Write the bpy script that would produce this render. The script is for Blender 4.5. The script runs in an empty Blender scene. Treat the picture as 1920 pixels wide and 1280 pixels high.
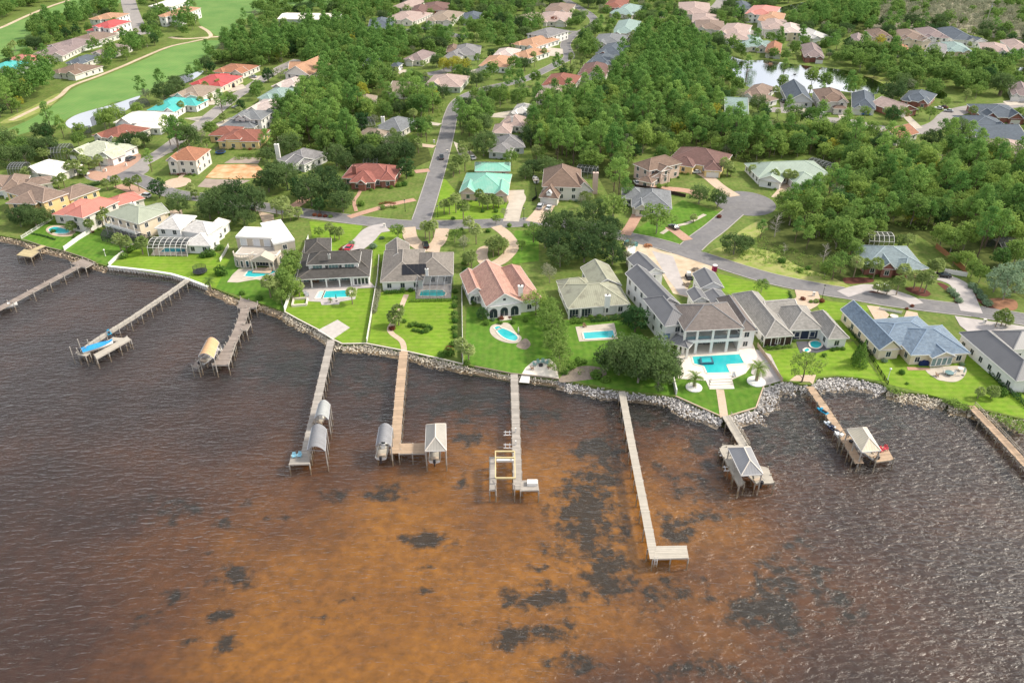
import bpy, math, random
from math import radians, sin, cos, tan, pi, hypot, atan2
from mathutils import Vector

# ------------------------------------------------------------------ camera, world, sun, exposure
sc = bpy.context.scene
COL = sc.collection
PITCH = radians(32.1); FPX = 1920 * 28 / 36; CAMH = 120.0
LZ = 1.2                                     # height of the land above the water
cam = bpy.data.cameras.new('camera'); cam.lens = 28; cam.sensor_width = 36; cam.sensor_fit = 'HORIZONTAL'
cam.clip_start = 1; cam.clip_end = 6000
camo = bpy.data.objects.new('camera', cam); COL.objects.link(camo)
camo.location = (0, 0, CAMH); camo.rotation_euler = (pi / 2 - PITCH, 0, 0); sc.camera = camo
SUN_EL = radians(44); SUN_AZ = radians(80)   # azimuth clockwise from +Y (away from the camera): sun stands to the right and behind
wd = bpy.data.worlds.new('World'); sc.world = wd; wd.use_nodes = True
nt = wd.node_tree; bg = nt.nodes['Background']
sky = nt.nodes.new('ShaderNodeTexSky'); sky.sky_type = 'NISHITA'; sky.sun_disc = False
sky.sun_elevation = SUN_EL; sky.sun_rotation = SUN_AZ; sky.air_density = 1.0; sky.dust_density = 2.5; sky.ozone_density = 1.0
# thin broken cloud over the whole sky, the same in every direction
tcw = nt.nodes.new('ShaderNodeTexCoord'); cn = nt.nodes.new('ShaderNodeTexNoise'); cn.inputs['Scale'].default_value = 3.2; cn.inputs['Detail'].default_value = 6; cn.inputs['Roughness'].default_value = 0.55
cr_ = nt.nodes.new('ShaderNodeMapRange'); cr_.inputs[1].default_value = 0.35; cr_.inputs[2].default_value = 0.65; cr_.inputs[3].default_value = 0.25; cr_.inputs[4].default_value = 0.85
cm_ = nt.nodes.new('ShaderNodeMix'); cm_.data_type = 'RGBA'; cm_.inputs[7].default_value = (7.6, 7.6, 7.7, 1)
nt.links.new(tcw.outputs['Generated'], cn.inputs['Vector']); nt.links.new(cn.outputs['Fac'], cr_.inputs[0]); nt.links.new(cr_.outputs[0], cm_.inputs[0]); nt.links.new(sky.outputs[0], cm_.inputs[6])
nt.links.new(cm_.outputs[2], bg.inputs[0]); bg.inputs[1].default_value = 0.14
sl = bpy.data.lights.new('sun', 'SUN'); sl.energy = 3.7; sl.angle = radians(8.0); sl.color = (1.0, 0.92, 0.79)
so = bpy.data.objects.new('sun', sl); COL.objects.link(so); so.location = (300, 300, 400)
sd = Vector((sin(SUN_AZ) * cos(SUN_EL), cos(SUN_AZ) * cos(SUN_EL), sin(SUN_EL)))
so.rotation_euler = sd.to_track_quat('Z', 'Y').to_euler()
sc.view_settings.view_transform = 'Standard'; sc.view_settings.look = 'None'
sc.view_settings.gamma = 1; sc.view_settings.use_curve_mapping = False; sc.view_settings.exposure = 0.38
sc.render.engine = 'CYCLES'
sc.cycles.max_bounces = 6; sc.cycles.diffuse_bounces = 3; sc.cycles.glossy_bounces = 3
sc.cycles.transparent_max_bounces = 12; sc.cycles.transmission_bounces = 2; sc.cycles.volume_bounces = 0
sc.cycles.use_denoising = True; sc.cycles.caustics_reflective = False; sc.cycles.caustics_refractive = False

RND = random.Random(7)

def at(px, py, z=LZ):
    """ground point at height z that stands at this place of the survey photograph"""
    u = (px - 960) / FPX; v = (py - 640) / FPX
    dx, dy, dz = u, cos(PITCH) - v * sin(PITCH), -sin(PITCH) - v * cos(PITCH)
    t = (z - CAMH) / dz
    return Vector((dx * t, dy * t, z))

def topx(p):
    x, y, z = p[0], p[1], p[2] - CAMH
    zc = y * cos(PITCH) - z * sin(PITCH)
    yc = -y * sin(PITCH) - z * cos(PITCH)
    return (960 + FPX * x / zc, 640 + FPX * yc / zc)

# ------------------------------------------------------------------ materials
MATS = {}
def nd(t, ty, **kw):
    n = t.nodes.new(ty)
    for k, v in kw.items(): setattr(n, k, v)
    return n

def mat(name, col, rough=0.8, var=0.12, scale=1.5, metal=0.0, spec=0.3, coords='Object', col2=None, pattern=None, psize=0.5, pamt=0.35, objvar=0.0, islvar=0.0, big=0.0, bump=0.0, stain=None, stripe=0.0):
    """plain procedural material: base colour, noise mottling, optional rows/ribs along the uv, stains"""
    if name in MATS: return MATS[name]
    m = bpy.data.materials.new(name); m.use_nodes = True; MATS[name] = m
    t = m.node_tree; b = t.nodes['Principled BSDF']
    b.inputs['Roughness'].default_value = rough; b.inputs['Metallic'].default_value = metal
    b.inputs['Specular IOR Level'].default_value = spec
    tc = nd(t, 'ShaderNodeTexCoord'); L = t.links.new
    no = nd(t, 'ShaderNodeTexNoise'); no.inputs['Scale'].default_value = scale; no.inputs['Detail'].default_value = 4
    L(tc.outputs['Object'], no.inputs['Vector'])
    c2 = col2 or tuple(c * 0.55 for c in col)
    mr = nd(t, 'ShaderNodeMapRange'); mr.inputs[1].default_value = 0.3; mr.inputs[2].default_value = 0.7
    mr.inputs[3].default_value = 0; mr.inputs[4].default_value = var * 2 if not col2 else 1.0
    L(no.outputs['Fac'], mr.inputs[0])
    mx = nd(t, 'ShaderNodeMix', data_type='RGBA'); mx.inputs[6].default_value = (*col, 1); mx.inputs[7].default_value = (*c2, 1)
    L(mr.outputs[0], mx.inputs[0]); out = mx.outputs[2]
    def mul(out, facsock, lo=0.0, hi=1.0):
        r = nd(t, 'ShaderNodeMapRange'); r.inputs[3].default_value = lo; r.inputs[4].default_value = hi; L(facsock, r.inputs[0])
        q = nd(t, 'ShaderNodeMix', data_type='RGBA', blend_type='MULTIPLY'); q.inputs[0].default_value = 1
        L(out, q.inputs[6]); L(r.outputs[0], q.inputs[7]); return q.outputs[2]
    if big:
        nb = nd(t, 'ShaderNodeTexNoise'); nb.inputs['Scale'].default_value = scale * 0.12; nb.inputs['Detail'].default_value = 3
        L(tc.outputs['Object'], nb.inputs['Vector']); out = mul(out, nb.outputs['Fac'], 1 - big, 1 + big)
    if stripe:
        wv = nd(t, 'ShaderNodeTexWave'); wv.inputs['Scale'].default_value = 0.16; wv.inputs['Distortion'].default_value = 1.2; wv.inputs['Detail'].default_value = 1; wv.bands_direction = 'X' if stripe > 0 else 'Y'
        L(tc.outputs['Object'], wv.inputs['Vector']); out = mul(out, wv.outputs['Fac'], 1 - abs(stripe), 1 + abs(stripe))
        nf = nd(t, 'ShaderNodeTexNoise'); nf.inputs['Scale'].default_value = 5.0; nf.inputs['Detail'].default_value = 2; L(tc.outputs['Object'], nf.inputs['Vector']); out = mul(out, nf.outputs['Fac'], 0.68, 1.32)
    if stain:
        ns = nd(t, 'ShaderNodeTexNoise'); ns.inputs['Scale'].default_value = 0.35; ns.inputs['Detail'].default_value = 6; ns.inputs['Roughness'].default_value = 0.7
        mp = nd(t, 'ShaderNodeMapping'); mp.inputs['Scale'].default_value = (1.0, 1.0, 0.4)
        L(tc.outputs['Object'], mp.inputs[0]); L(mp.outputs[0], ns.inputs['Vector'])
        r = nd(t, 'ShaderNodeMapRange'); r.inputs[1].default_value = 0.48; r.inputs[2].default_value = 0.68; r.inputs[4].default_value = stain[1]
        L(ns.outputs['Fac'], r.inputs[0])
        q = nd(t, 'ShaderNodeMix', data_type='RGBA'); L(r.outputs[0], q.inputs[0]); L(out, q.inputs[6]); q.inputs[7].default_value = (*stain[0], 1); out = q.outputs[2]
    if pattern:
        uv = nd(t, 'ShaderNodeTexCoord')
        if pattern == 'rows' or pattern == 'ribs':
            sx = nd(t, 'ShaderNodeSeparateXYZ'); L(uv.outputs['UV'], sx.inputs[0])
            a = nd(t, 'ShaderNodeMath', operation='DIVIDE'); L(sx.outputs[1 if pattern == 'rows' else 0], a.inputs[0]); a.inputs[1].default_value = psize
            f = nd(t, 'ShaderNodeMath', operation='FRACT'); L(a.outputs[0], f.inputs[0])
            g = nd(t, 'ShaderNodeMapRange'); g.inputs[1].default_value = 0.0; g.inputs[2].default_value = 0.3; L(f.outputs[0], g.inputs[0])
            out = mul(out, g.outputs[0], 1 - pamt, 1.0)
        if pattern == 'shingle' or pattern == 'rows':
            br = nd(t, 'ShaderNodeTexBrick'); br.inputs['Scale'].default_value = 1.0 / psize; br.inputs['Mortar Size'].default_value = 0.0
            br.inputs['Color1'].default_value = (1, 1, 1, 1); br.inputs['Color2'].default_value = (1 - pamt, 1 - pamt, 1 - pamt, 1)
            br.inputs['Brick Width'].default_value = 1.6; br.inputs['Row Height'].default_value = 0.6; br.inputs['Bias'].default_value = 0.1
            L(uv.outputs['UV'], br.inputs['Vector'])
            q = nd(t, 'ShaderNodeMix', data_type='RGBA', blend_type='MULTIPLY'); q.inputs[0].default_value = 0.8
            L(out, q.inputs[6]); L(br.outputs['Color'], q.inputs[7]); out = q.outputs[2]
    if objvar:
        oi = nd(t, 'ShaderNodeObjectInfo'); out = mul(out, oi.outputs['Random'], 1 - objvar, 1 + objvar)
    if islvar:
        ge = nd(t, 'ShaderNodeNewGeometry'); out = mul(out, ge.outputs['Random Per Island'], 1 - islvar, 1 + islvar)
    L(out, b.inputs['Base Color'])
    if bump:
        bp = nd(t, 'ShaderNodeBump'); bp.inputs['Strength'].default_value = bump; bp.inputs['Distance'].default_value = 0.1
        L(no.outputs['Fac'], bp.inputs['Height']); L(bp.outputs[0], b.inputs['Normal'])
    return m

def leafmat(name, c1, c2, trans=0.5):
    """leaves: hue runs from c1 to c2 from tree to tree and leaf to leaf; part of the light passes through"""
    if name in MATS: return MATS[name]
    m = bpy.data.materials.new(name); m.use_nodes = True; MATS[name] = m
    t = m.node_tree; L = t.links.new; t.nodes.clear()
    o = nd(t, 'ShaderNodeOutputMaterial'); df = nd(t, 'ShaderNodeBsdfDiffuse'); tr = nd(t, 'ShaderNodeBsdfTranslucent')
    mx = nd(t, 'ShaderNodeMixShader'); mx.inputs[0].default_value = trans
    ge = nd(t, 'ShaderNodeNewGeometry'); oi = nd(t, 'ShaderNodeObjectInfo')
    ad = nd(t, 'ShaderNodeMath', operation='MULTIPLY_ADD'); L(ge.outputs['Random Per Island'], ad.inputs[0]); ad.inputs[1].default_value = 0.4
    ml = nd(t, 'ShaderNodeMath', operation='MULTIPLY'); L(oi.outputs['Random'], ml.inputs[0]); ml.inputs[1].default_value = 0.75
    L(ml.outputs[0], ad.inputs[2])
    c = nd(t, 'ShaderNodeMix', data_type='RGBA'); L(ad.outputs[0], c.inputs[0]); c.inputs[6].default_value = (*c1, 1); c.inputs[7].default_value = (*c2, 1)
    L(c.outputs[2], df.inputs[0]); L(c.outputs[2], tr.inputs[0]); L(df.outputs[0], mx.inputs[1]); L(tr.outputs[0], mx.inputs[2]); L(mx.outputs[0], o.inputs[0])
    return m

# ------------------------------------------------------------------ mesh building
def worldloc(o):
    v = Vector((0, 0, 0))
    while o: v = v + Vector(o.location); o = o.parent
    return v

class MB:
    def __init__(s): s.v = []; s.f = []; s.uv = []; s.has_uv = False
    def quad(s, *pts, uv=None):
        i = len(s.v); s.v += [tuple(p) for p in pts]; s.f.append(tuple(range(i, i + len(pts))))
        s.uv.append(uv)
        if uv: s.has_uv = True
    def obox(s, c, ux, hx, uy, hy, z0, z1):
        """box with base centre c, horizontal axes ux, uy (unit), half sizes, from z0 to z1"""
        p = [(c[0] + a * ux[0] * hx + b * uy[0] * hy, c[1] + a * ux[1] * hx + b * uy[1] * hy) for a, b in ((-1, -1), (1, -1), (1, 1), (-1, 1))]
        i = len(s.v); s.v += [(x, y, z0) for x, y in p] + [(x, y, z1) for x, y in p]
        for q in ((3, 2, 1, 0), (4, 5, 6, 7), (0, 1, 5, 4), (1, 2, 6, 5), (2, 3, 7, 6), (3, 0, 4, 7)): s.f.append(tuple(i + k for k in q)); s.uv.append(None)
    def box(s, x0, y0, z0, x1, y1, z1): s.obox(((x0 + x1) / 2, (y0 + y1) / 2), (1, 0), (x1 - x0) / 2, (0, 1), (y1 - y0) / 2, z0, z1)
    def beam(s, a, b, w, h=None):
        """square bar between two points, top edge along the points"""
        a = Vector(a); b = Vector(b); h = h or w; d = (b - a)
        if d.length < 1e-6: return
        d.normalize(); up = Vector((0, 0, 1)) if abs(d.z) < 0.95 else Vector((1, 0, 0))
        r = d.cross(up).normalized() * (w / 2); u = r.cross(d).normalized() * (h / 2)
        i = len(s.v); s.v += [tuple(q) for q in (a - r - u, a + r - u, a + r + u, a - r + u, b - r - u, b + r - u, b + r + u, b - r + u)]
        for q in ((0, 1, 2, 3), (7, 6, 5, 4), (0, 4, 5, 1), (1, 5, 6, 2), (2, 6, 7, 3), (3, 7, 4, 0)): s.f.append(tuple(i + k for k in q)); s.uv.append(None)
    def cyl(s, a, b, r0, r1=None, n=8, cap=True):
        a = Vector(a); b = Vector(b); r1 = r0 if r1 is None else r1; d = (b - a).normalized()
        up = Vector((0, 0, 1)) if abs(d.z) < 0.95 else Vector((1, 0, 0)); x = d.cross(up).normalized(); y = x.cross(d)
        i = len(s.v)
        for c, r in ((a, r0), (b, r1)):
            for k in range(n): s.v.append(tuple(c + (x * cos(2 * pi * k / n) + y * sin(2 * pi * k / n)) * r))
        for k in range(n): s.f.append((i + k, i + (k + 1) % n, i + n + (k + 1) % n, i + n + k)); s.uv.append(None)
        if cap:
            s.f.append(tuple(i + n + k for k in range(n))); s.uv.append(None)
    def prism(s, poly, z0, z1, bottom=False):
        n = len(poly); i = len(s.v); s.v += [(p[0], p[1], z0) for p in poly] + [(p[0], p[1], z1) for p in poly]
        s.f.append(tuple(i + n + k for k in range(n))); s.uv.append(None)
        if bottom: s.f.append(tuple(i + n - 1 - k for k in range(n))); s.uv.append(None)
        for k in range(n): s.f.append((i + k, i + (k + 1) % n, i + n + (k + 1) % n, i + n + k)); s.uv.append(None)
    def poly(s, pts): s.quad(*pts)
    def lathe(s, c, prof, n=12):
        i = len(s.v)
        for r, z in prof:
            for k in range(n): s.v.append((c[0] + r * cos(2 * pi * k / n), c[1] + r * sin(2 * pi * k / n), c[2] + z))
        for j in range(len(prof) - 1):
            for k in range(n): s.f.append((i + j * n + k, i + j * n + (k + 1) % n, i + (j + 1) * n + (k + 1) % n, i + (j + 1) * n + k)); s.uv.append(None)
        s.f.append(tuple(i + (len(prof) - 1) * n + k for k in range(n))); s.uv.append(None)
    def mesh(s, name, m, org=(0, 0, 0), smooth=False):
        me = bpy.data.meshes.new(name); ox, oy, oz = org
        me.from_pydata([(x - ox, y - oy, z - oz) for x, y, z in s.v], [], s.f)
        if s.has_uv:
            lay = me.uv_layers.new(name='UVMap'); k = 0; buf = []
            for f, u in zip(s.f, s.uv):
                for j in range(len(f)): buf += list(u[j]) if u else [0.0, 0.0]
            lay.data.foreach_set('uv', buf)
        if m: me.materials.append(m)
        if smooth: me.polygons.foreach_set('use_smooth', [True] * len(me.polygons))
        me.update(); return me
    def build(s, name, m, parent=None, org=None, smooth=False):
        if parent is not None: o0 = worldloc(parent)
        else: o0 = Vector(org) if org is not None else Vector((0, 0, 0))
        o = bpy.data.objects.new(name, s.mesh(name, m, o0, smooth)); COL.objects.link(o)
        if parent is not None: o.parent = parent
        else: o.location = o0
        return o

LABELS = []
def tag(o, label=None, cat=None, group=None, kind=None):
    if label: o['label'] = label; LABELS.append(o)
    if cat: o['category'] = cat
    if group: o['group'] = group
    if kind: o['kind'] = kind
    return o
def thing(name, loc, label, cat, group=None):
    o = bpy.data.objects.new(name, None); COL.objects.link(o); o.location = loc; o.empty_display_size = 0.5
    return tag(o, label, cat, group)
def clone(o, parent=None):
    c = o.copy(); COL.objects.link(c)
    if parent is not None: c.parent = parent
    for ch in list(o.children): clone(ch, c)
    return c
def struct(o): o['kind'] = 'structure'; return o

def inpoly(x, y, poly):
    r = False; j = len(poly) - 1
    for i in range(len(poly)):
        xi, yi = poly[i][0], poly[i][1]; xj, yj = poly[j][0], poly[j][1]
        if (yi > y) != (yj > y) and x < (xj - xi) * (y - yi) / (yj - yi) + xi: r = not r
        j = i
    return r
def segdist(x, y, a, b):
    dx, dy = b[0] - a[0], b[1] - a[1]; l = dx * dx + dy * dy
    t = 0 if l == 0 else max(0, min(1, ((x - a[0]) * dx + (y - a[1]) * dy) / l))
    return hypot(x - a[0] - t * dx, y - a[1] - t * dy)
def linedist(x, y, pl): return min(segdist(x, y, pl[i], pl[i + 1]) for i in range(len(pl) - 1))
def smoothline(pts, sub=6):
    """Catmull-Rom through the points"""
    if len(pts) < 3: return [Vector(p) for p in pts]
    P = [Vector(p) for p in pts]; P = [2 * P[0] - P[1]] + P + [2 * P[-1] - P[-2]]; r = []
    for i in range(1, len(P) - 2):
        for k in range(sub):
            t = k / sub; a, b, c, d = P[i - 1:i + 3]
            r.append(0.5 * ((2 * b) + (c - a) * t + (2 * a - 5 * b + 4 * c - d) * t * t + (3 * b - a - 3 * c + d) * t ** 3))
    r.append(P[-2]); return r
def smoothloop(pts, sub=5):
    P = [Vector(p) for p in pts]; n = len(P); r = []
    for i in range(n):
        a, b, c, d = P[(i - 1) % n], P[i], P[(i + 1) % n], P[(i + 2) % n]
        for k in range(sub):
            t = k / sub
            r.append(0.5 * ((2 * b) + (c - a) * t + (2 * a - 5 * b + 4 * c - d) * t * t + (3 * b - a - 3 * c + d) * t ** 3))
    return r
def offsets(pl, w):
    L, R = [], []
    for i, p in enumerate(pl):
        a = pl[max(0, i - 1)]; b = pl[min(len(pl) - 1, i + 1)]; d = Vector((b[0] - a[0], b[1] - a[1], 0))
        if d.length < 1e-9: d = Vector((1, 0, 0))
        d.normalize(); n = Vector((-d.y, d.x, 0)); L.append(Vector(p) + n * w); R.append(Vector(p) - n * w)
    return L, R
BLOCK = []       # (kind, data) areas where no tree may stand
def blocked(x, y, pad=0.0):
    for k, d in BLOCK:
        if k == 'poly':
            if d[1] - pad < x < d[2] + pad and d[3] - pad < y < d[4] + pad:
                if inpoly(x, y, d[0]): return True
                if pad and linedist(x, y, d[0] + [d[0][0]]) < pad: return True
        else:
            if d[2] - pad < x < d[3] + pad and d[4] - pad < y < d[5] + pad and linedist(x, y, d[0]) < d[1] + pad: return True
    return False
def block_poly(poly): 
    xs = [p[0] for p in poly]; ys = [p[1] for p in poly]; BLOCK.append(('poly', ([(p[0], p[1]) for p in poly], min(xs), max(xs), min(ys), max(ys))))
def block_line(pl, w):
    xs = [p[0] for p in pl]; ys = [p[1] for p in pl]; BLOCK.append(('line', ([(p[0], p[1]) for p in pl], w, min(xs) - w, max(xs) + w, min(ys) - w, max(ys) + w)))
# ------------------------------------------------------------------ setting: land, water, river bed, roads, lawns
GRASS = mat('grass', (0.088, 0.145, 0.028), 0.9, 0.2, 0.9, col2=(0.150, 0.195, 0.048), big=0.45, spec=0.1, stripe=0.04, stain=((0.21, 0.20, 0.075), 0.55))
GRASS2 = mat('grass_vivid', (0.125, 0.235, 0.018), 0.9, 0.2, 0.6, col2=(0.19, 0.285, 0.034), big=0.3, spec=0.1, stripe=-0.07, stain=((0.22, 0.25, 0.06), 0.45))
GRASS3 = mat('grass_deep', (0.068, 0.165, 0.018), 0.9, 0.2, 0.6, col2=(0.115, 0.215, 0.028), big=0.3, spec=0.1, stripe=0.06, stain=((0.16, 0.21, 0.05), 0.45))
GRASS4 = mat('grass_dry', (0.20, 0.27, 0.05), 0.9, 0.2, 0.5, col2=(0.33, 0.31, 0.13), big=0.3, spec=0.1)
FAIR = mat('fairway', (0.105, 0.215, 0.055), 0.9, 0.15, 0.06, col2=(0.16, 0.27, 0.075), big=0.25, spec=0.1, stripe=0.05, stain=((0.20, 0.25, 0.09), 0.4))
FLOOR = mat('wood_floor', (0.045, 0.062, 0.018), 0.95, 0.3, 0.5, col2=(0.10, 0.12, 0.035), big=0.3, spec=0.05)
ASPH = mat('asphalt', (0.165, 0.16, 0.165), 0.85, 0.18, 0.35, col2=(0.225, 0.215, 0.21), big=0.25, spec=0.2, stain=((0.10, 0.098, 0.10), 0.55))
ASPH2 = mat('old_asphalt', (0.27, 0.25, 0.235), 0.85, 0.18, 0.35, col2=(0.34, 0.31, 0.29), big=0.2, spec=0.2, stain=((0.20, 0.185, 0.175), 0.5))
CONC = mat('concrete', (0.52, 0.46, 0.38), 0.85, 0.2, 0.5, big=0.15)
CONC2 = mat('grey_concrete', (0.46, 0.42, 0.40), 0.85, 0.2, 0.5, big=0.15)
WHITEC = mat('pale_stone', (0.72, 0.65, 0.56), 0.7, 0.1, 0.6, big=0.06)
PAVER = mat('brick_paver', (0.40, 0.23, 0.165), 0.85, 0.25, 1.4, big=0.1, col2=(0.47, 0.30, 0.22))
PAVER2 = mat('tan_paver', (0.47, 0.35, 0.25), 0.85, 0.2, 1.4, big=0.1, col2=(0.53, 0.42, 0.32))
SAND = mat('sand', (0.58, 0.47, 0.34), 0.95, 0.3, 0.4, big=0.2, col2=(0.44, 0.34, 0.23))
DIRT = mat('orange_dirt', (0.62, 0.42, 0.25), 0.95, 0.3, 0.35, big=0.25, col2=(0.50, 0.22, 0.09))
MULCH = mat('red_mulch', (0.085, 0.028, 0.022), 0.95, 0.3, 2.0, col2=(0.13, 0.045, 0.03))
SOIL = mat('grey_mulch', (0.20, 0.16, 0.13), 0.95, 0.3, 1.5, col2=(0.28, 0.23, 0.18))
KERB = mat('kerb', (0.40, 0.37, 0.34), 0.85, 0.15, 1.0)
WHITE = mat('white_paint', (0.80, 0.78, 0.74), 0.6, 0.06, 1.0)
SEAWALL = mat('seawall', (0.55, 0.49, 0.40), 0.85, 0.25, 1.2)

SHORE = [(-700, 300), (-300, 380), (-120, 415), (0, 441), (43, 449), (82, 462), (120, 471), (158, 483), (180, 493), (203, 499.5), (240, 503.5), (280, 508), (320, 514), (349, 522.6),
         (390, 538), (404, 541), (448, 559), (483, 567), (533, 584), (560, 599), (597, 618), (623.6, 636), (642, 644.5), (685.5, 643.5), (753.6, 656.6), (820, 671), (868, 682.5), (890, 687),
         (959, 700), (1000, 704), (1048, 710.5), (1080, 717.5), (1161, 731.6), (1249, 741), (1267, 742.5), (1358, 783), (1371, 778), (1417.5, 764), (1432.5, 722), (1464, 714.6), (1483, 714.6),
         (1499, 720), (1524, 721), (1532.5, 709), (1570, 705), (1612, 709.4), (1653, 718.7), (1666, 726), (1701, 734), (1759, 742.5), (1780, 752), (1821, 761), (1853, 770.6), (1920, 785.6), (2060, 818), (2400, 900)]
SH = [at(x, y, LZ) for x, y in SHORE]
mb = MB()
outl = SH + [Vector((2500, SH[-1].y, LZ)), Vector((2500, 4500, LZ)), Vector((-3000, 4500, LZ)), Vector((-3000, SH[0].y + 40, LZ))]
mb.poly(outl)
for a, b in zip(SH, SH[1:]): mb.quad((a.x, a.y, -4), (b.x, b.y, -4), tuple(b), tuple(a))
struct(mb.build('ground', GRASS))
landpoly = [(p.x, p.y) for p in outl]

# river bed: a grid that carries how much sea grass (near shore also painted sky reflection) and clean sand lies there
def bedmat():
    m = bpy.data.materials.new('river_bed'); m.use_nodes = True; t = m.node_tree; L = t.links.new; b = t.nodes['Principled BSDF']
    b.inputs['Roughness'].default_value = 0.9
    at_ = nd(t, 'ShaderNodeAttribute'); at_.attribute_name = 'cover'; sp = nd(t, 'ShaderNodeSeparateColor'); L(at_.outputs['Color'], sp.inputs[0])
    tc = nd(t, 'ShaderNodeTexCoord')
    n1 = nd(t, 'ShaderNodeTexNoise'); n1.inputs['Scale'].default_value = 0.34; n1.inputs['Detail'].default_value = 8; n1.inputs['Roughness'].default_value = 0.62
    n2 = nd(t, 'ShaderNodeTexNoise'); n2.inputs['Scale'].default_value = 0.045; n2.inputs['Detail'].default_value = 5
    n3 = nd(t, 'ShaderNodeTexNoise'); n3.inputs['Scale'].default_value = 0.45; n3.inputs['Detail'].default_value = 7; n3.inputs['Roughness'].default_value = 0.65
    for n in (n1, n2, n3): L(tc.outputs['Object'], n.inputs['Vector'])
    # clean sand against peaty silt
    a1 = nd(t, 'ShaderNodeMath', operation='MULTIPLY_ADD'); L(n2.outputs['Fac'], a1.inputs[0]); a1.inputs[1].default_value = 1.15; L(sp.outputs[1], a1.inputs[2])
    r1 = nd(t, 'ShaderNodeMapRange'); r1.inputs[1].default_value = 0.52; r1.inputs[2].default_value = 1.6; L(a1.outputs[0], r1.inputs[0])
    cr = nd(t, 'ShaderNodeValToRGB'); e = cr.color_ramp.elements
    e[0].position = 0; e[0].color = (0.026, 0.014, 0.017, 1); e[1].position = 1; e[1].color = (0.36, 0.175, 0.018, 1)
    k = e.new(0.30); k.color = (0.066, 0.030, 0.021, 1); k = e.new(0.62); k.color = (0.145, 0.063, 0.017, 1)
    L(r1.outputs[0], cr.inputs[0])
    q3 = nd(t, 'ShaderNodeMix', data_type='RGBA', blend_type='MULTIPLY'); q3.inputs[0].default_value = 1.0; L(cr.outputs[0], q3.inputs[6])
    r3 = nd(t, 'ShaderNodeMapRange'); r3.inputs[1].default_value = 0.3; r3.inputs[2].default_value = 0.7; r3.inputs[3].default_value = 0.62; r3.inputs[4].default_value = 1.3; L(n3.outputs['Fac'], r3.inputs[0]); L(r3.outputs[0], q3.inputs[7])
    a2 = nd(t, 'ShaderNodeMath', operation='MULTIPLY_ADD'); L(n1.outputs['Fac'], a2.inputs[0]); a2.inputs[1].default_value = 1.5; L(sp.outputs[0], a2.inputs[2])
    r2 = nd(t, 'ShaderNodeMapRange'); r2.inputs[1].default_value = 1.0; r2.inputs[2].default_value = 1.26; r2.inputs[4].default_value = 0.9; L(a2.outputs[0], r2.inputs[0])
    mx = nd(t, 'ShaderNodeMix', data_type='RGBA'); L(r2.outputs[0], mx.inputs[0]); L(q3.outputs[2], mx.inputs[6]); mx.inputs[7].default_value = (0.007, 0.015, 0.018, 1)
    L(mx.outputs[2], b.inputs['Base Color']); return m
BLOBS = [(560, 680, 170, 40, .62), (860, 745, 130, 40, .66), (710, 705, 100, 34, .62), (1000, 765, 70, 30, .6), (1330, 815, 60, 30, .6), (1470, 800, 110, 60, .66), (1240, 775, 50, 25, .6), (1640, 780, 120, 40, .55), (450, 640, 80, 30, .5), (1130, 830, 60, 34, .8), (1095, 950, 60, 80, .85), (1120, 885, 60, 40, .7), (1135, 1050, 70, 50, .8), (1145, 1085, 40, 40, .8), (1480, 1080, 90, 60, .62), (1400, 1135, 50, 30, .7), (1480, 1150, 50, 60, .6), (1560, 1110, 40, 30, .55), (1260, 1255, 60, 25, .6), (1010, 1180, 20, 20, .8), (1250, 970, 14, 14, .9), (1280, 990, 22, 14, .8), (1310, 905, 60, 24, .6), (1270, 880, 50, 20, .5), (1010, 1108, 75, 26, .85), (1060, 1168, 50, 20, .7), (956, 1185, 30, 28, 1), (1080, 1228, 70, 22, .7),  # the large near-shore blobs also paint in the slate blue sky reflection
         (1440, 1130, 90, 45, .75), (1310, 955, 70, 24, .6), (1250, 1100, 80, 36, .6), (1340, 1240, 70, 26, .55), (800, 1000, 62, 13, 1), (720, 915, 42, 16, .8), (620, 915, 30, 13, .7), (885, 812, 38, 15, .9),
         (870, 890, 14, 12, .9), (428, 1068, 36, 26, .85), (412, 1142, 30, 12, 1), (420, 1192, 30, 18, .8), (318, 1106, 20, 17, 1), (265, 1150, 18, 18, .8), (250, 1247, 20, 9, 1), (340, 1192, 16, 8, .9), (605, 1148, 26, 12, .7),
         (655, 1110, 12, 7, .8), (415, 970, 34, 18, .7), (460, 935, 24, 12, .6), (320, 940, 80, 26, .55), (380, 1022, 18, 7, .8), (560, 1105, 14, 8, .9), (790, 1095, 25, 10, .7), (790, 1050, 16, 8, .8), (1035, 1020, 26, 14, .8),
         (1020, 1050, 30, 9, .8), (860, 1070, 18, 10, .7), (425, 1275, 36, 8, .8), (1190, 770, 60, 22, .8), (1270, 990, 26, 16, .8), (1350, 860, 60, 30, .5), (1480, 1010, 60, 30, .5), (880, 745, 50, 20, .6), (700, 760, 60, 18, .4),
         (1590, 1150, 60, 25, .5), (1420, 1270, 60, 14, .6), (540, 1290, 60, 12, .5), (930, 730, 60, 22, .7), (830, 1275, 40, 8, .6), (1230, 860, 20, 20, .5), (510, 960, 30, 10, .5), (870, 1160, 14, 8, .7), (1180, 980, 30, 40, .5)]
SANDS = [(1380, 1060, 250, 170, .34), (1420, 1230, 260, 80, .3), (1250, 830, 120, 40, .25), (650, 1050, 470, 220, 0.85), (1000, 960, 280, 170, 0.5), (560, 1260, 460, 130, 0.7), (1230, 930, 190, 120, 0.3), (950, 1160, 260, 120, 0.3), (1130, 1000, 300, 220, .15), (840, 850, 160, 60, .12), (1420, 1020, 160, 160, 0.16), (860, 1250, 250, 80, .3), (1010, 850, 200, 60, .18), (1180, 900, 40, 20, .5)]
NX, NY = 210, 150
me = bpy.data.meshes.new('river_bed'); vs = []; fs = []; cols = []
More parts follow.
